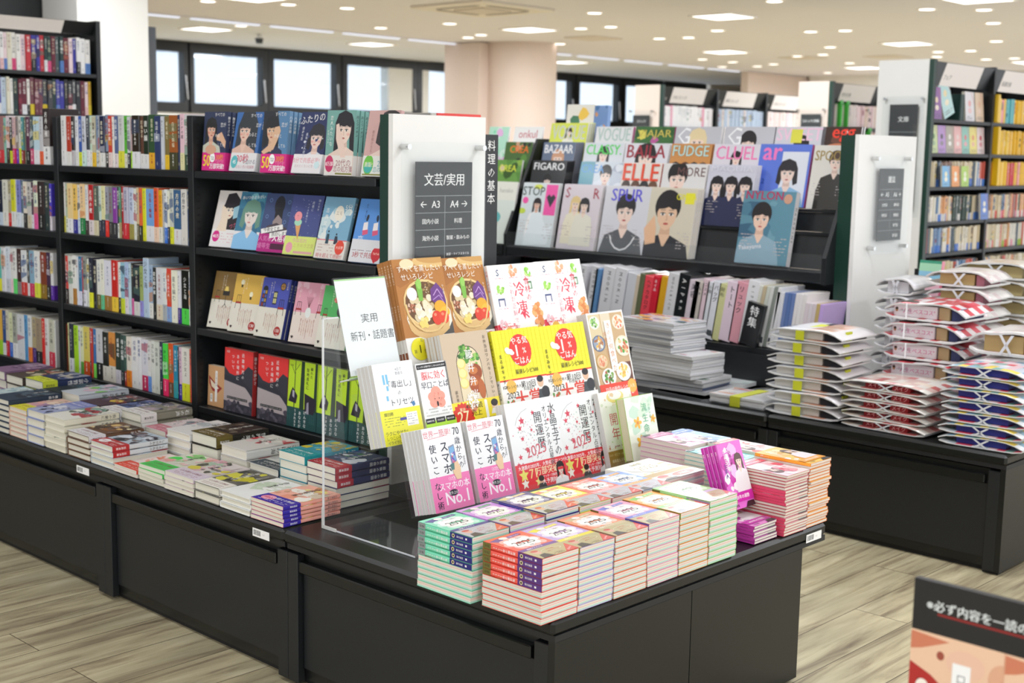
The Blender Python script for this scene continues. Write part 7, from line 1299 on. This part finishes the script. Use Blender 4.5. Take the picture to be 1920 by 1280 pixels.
for k in range(3):
    y0 = 9.58+k*.83
    for r_ in range(3): row_x(-7.27, y0+.018, y0+.812, S1[r_], .19, .03, [['f6f4f4', 'f4eef0', 'f0f0f0', 'e8a0b8'], ['e8ded8', 'd86a58', 'f0e0dc', 'b8c8dc'], PC][k] if r_ == 0 else PC2, 'comic', '%s shelf, %s bay right of leftmost cream board' % (['top', 'second', 'third'][r_], ORD[k]), 'comics in the %s bay at the back' % ORD[k], 200+k*10+r_)
for r_ in range(3): row_x(-5.63, 9.70, 10.52, S1[r_], .19, .028, PC+['f4dcc8'], 'comic', '%s shelf of the bay with green dividers' % ['top', 'second', 'third'][r_], 'comics between the green dividers', 260+r_)
for (px, py, r_) in ((1580, 185, 0), (1592, 185, 0), (1590, 232, 1), (1616, 232, 1), (1633, 232, 1)):
    q = at(px, py, 0, -5.61); z = S1[r_]+.001; b = MB(); b.box((-.06, 0, 0), (.012, .012, .19), '3cb83c', 'gloss'); b.tube((.0, .006, .19), (.012, .006, .19), .022, '3cb83c', 'gloss', 16); o = b.build('shelf_divider'); o.location = (-5.625, q.y, z)
    tag(o, 'bright green comic divider with a round head on the %s shelf' % ['top', 'second'][r_], 'divider', 'green dividers on the %s comic shelf' % ['top', 'second'][r_])
PP = ['d8c8a8', 'd4c4a0', 'd8ccb0', 'e0dcd0', '4a5a6a', '2c4038', 'c85a48', '6a8ab0', 'd8ccb0', '8a6a5a', 'e0a878']; PY = ['f0c030', 'f0c438', 'eebc2c', 'f4cc40', 'e8b82c']
b1, b2 = (7.8, 8.66), (8.66, 9.52)
DS = ['top', 'second', 'third', 'fourth', 'fifth', 'sixth']
# bay 1: shelf 0 mixed faces, shelf 1 pastel face-outs, then spines
def cover_x(x, y, z, W, H, c, label, deco, lean=R(6), D=.02, group=None, yaw=R(90)):
    A = Art(W, H, c, 'gloss'); A.ell(50, 40, 16, 16, deco); A.ell(50, 64, 20, 14, mixh(deco, 'ffffff', .4)); A.line([(70, 0), (100, 40)], 3, 'd85a58'); A.scrib(14, 82, 86, 94, 2, mixh(c, '303030', .5), random.Random(int(y*99)), 3)
    return book('paperback', label, 'paperback', W, H, D, A, c, 'R', None, None, group, m='gloss', loc=(x, y, z), rot=(-lean, 0, yaw))
cover_x(-3.87, 7.86, S1[0]+.001, .12, .2, '8a54a0', 'purple face-out paperback, first on the top shelf beside the tall white board', 'f0d8b8', D=.02)
o = cover_x(-3.87, 8.02, S1[0]+.001, .14, .25, 'bce0e0', 'pastel teal paperback tilted sideways on the top shelf', 'f0e0b0', D=.02); o.rotation_euler = (-R(6), R(-20), R(90))
for i, c in enumerate(['20403c', '20403c', '20403c']): spine_book(-3.87, 8.23+i*.02, S1[0], .018, .17, .13, c, None, 900+i, 'dark green paperback, %s of three slim ones on the top shelf' % ORD[i], 'slim dark green paperbacks', 'X', 'paperback', 0, name='paperback')
cover_x(-3.87, 8.32, S1[0]+.001, .13, .19, 'e8e4e8', 'pale face-out paperback with pastel shapes, right on the top shelf', 'e8a8a8'); cover_x(-3.87, 8.47, S1[0]+.001, .12, .19, 'e8ccb0', 'peach face-out paperback at the right end of the top shelf', 'e8b89c')
for i, (c, d) in enumerate([('c8d89c', '5a8a4a'), ('b890d0', '3a2a3a'), ('b0a898', 'f0ece4'), ('f0b8b4', 'f0d8d0'), ('8cc8b8', 'e07078'), ('f0e078', 'e89060'), ('f0dcd8', 'd05060')]):
    cover_x(-3.87, 7.845+i*.113, S1[1]+.001, .108, .175, c, '%s face-out paperback, %s of seven pastel ones on the second shelf' % (cname(c), ORD[i]), d, R(5), group='pastel face-out paperbacks')
for r_ in (2, 3, 4, 5): row_x(-3.84, b1[0]+.02, b1[1]-.018, S1[r_], .165, .024, PP, 'paperback', '%s shelf by tall white board' % DS[r_], 'paperbacks on the %s shelf' % DS[r_], 300+r_, 'paperback', ['3c70c8', '4a80d0', 'e8e4e0'] if r_ != 5 else None)
for i, (c, d) in enumerate([('6ab0e0', 'f0e8c0'), ('f09838', 'f0f0e0'), ('a8d040', 'f0f0d0')]): cover_x(-3.815, 7.93+i*.135, S1[2]+.002, .105, .13, c, 'small %s display paperback standing before the third shelf row' % cname(c), d, R(4), .012)
cover_x(-3.815, 8.52, S1[3]+.002, .11, .17, '3c70c8', 'bright blue face-out paperback at the right of the fourth shelf', 'f0e8d0', R(4), .015)
for r_ in range(6): row_x(-3.84, b2[0]+.02, b2[1]-.018, S1[r_], .168, .024, (PY if r_ == 1 else PY+['8cc860', 'f0a0a8', 'e8e0d8', 'd84a60', '60b8c0']) if r_ < 3 else PP, 'paperback', '%s shelf at right edge' % DS[r_], 'paperbacks on the %s shelf at the right edge' % DS[r_], 400+r_, 'paperback', None if r_ < 3 else ['d84838', 'e8e4e0', 'a8c850', 'e89ab0'])
for r_, py in ((0, 185), (1, 245), (2, 290)):
    q = at(1872, py, 0, -3.82); tag(MB().box((-3.86, q.y, S1[r_]+.001), (-3.815, q.y+.03, S1[r_]+.185), 'f0c428', 'gloss', .004).build('shelf_divider'), 'yellow divider card at the left of the %s right edge shelf' % DS[r_], 'divider')
# ------------------------------------------------------------------ display poster in the lower right corner
a = at(1716, 1082, 1, 1.75); W = .42; H = .46
t = thing('poster_stand', 'black framed poster with red lips and white Japanese lettering in the lower right corner', 'poster', (a.x, 1.75, a.z-H))
A = Art(W, H, '161412'); A.rect(0, 16.5, 100, 100, 'e0a888')
A.text('※必ず内容を一読のうえ、お求めください', 5, 7.4, 4.15, 'e8ecea', 1); A.line([(9, 10), (60, 10)], .8, '8c1c18')
for k in range(3):
    x0 = k*33.5
    A.poly([(x0, 16.5), (x0+33, 16.5), (x0+33, 100), (x0, 100)], 'e6bfa0'); A.poly([(x0, 17), (x0+14, 18), (x0+4, 22), (x0, 23)], 'c87858'); A.ell(x0+11, 23, 1.4, 1.6, '9a4a38'); A.ell(x0+30, 33, 4, 1.6, 'c88868'); A.ell(x0+20, 24, 7, 5, 'e4baa0'); A.ell(x0+33, 26, 5, 6, 'd8a484')
    A.poly([(x0, 27), (x0+8, 30), (x0+20, 38), (x0+28, 50), (x0+22, 56), (x0+8, 50), (x0, 42)], 'ac2420'); A.poly([(x0+3, 32), (x0+10, 35), (x0+20, 43), (x0+18, 47), (x0+8, 42), (x0+3, 38)], '5c1414'); [A.ell(x0+5+i*3.2, 34.5+i*2.3, 2.4, 2.8, 'f0e8dc') for i in range(5)]
    A.rect(x0+15.5, 24, x0+22, 66, 'f0f0ee'); A.vt('口に関する', x0+18.8, 27, 3.6, '505054')
b = MB(); b.box((0, 0, 0), (W, .012, H), '161412'); b.art(A, (0, -.0006, 0), (1, 0, 0), (0, 0, 1), (0, -1, 0)); b.build('panel', t)
MB().box((W*.46, .012, -a.z+H+.01), (W*.54, .04, H*.8), m='dark_steel').build('post', t); MB().box((W*.2, -.1, -a.z+H), (W*.8, .2, -a.z+H+.012), m='dark_steel').build('base', t)
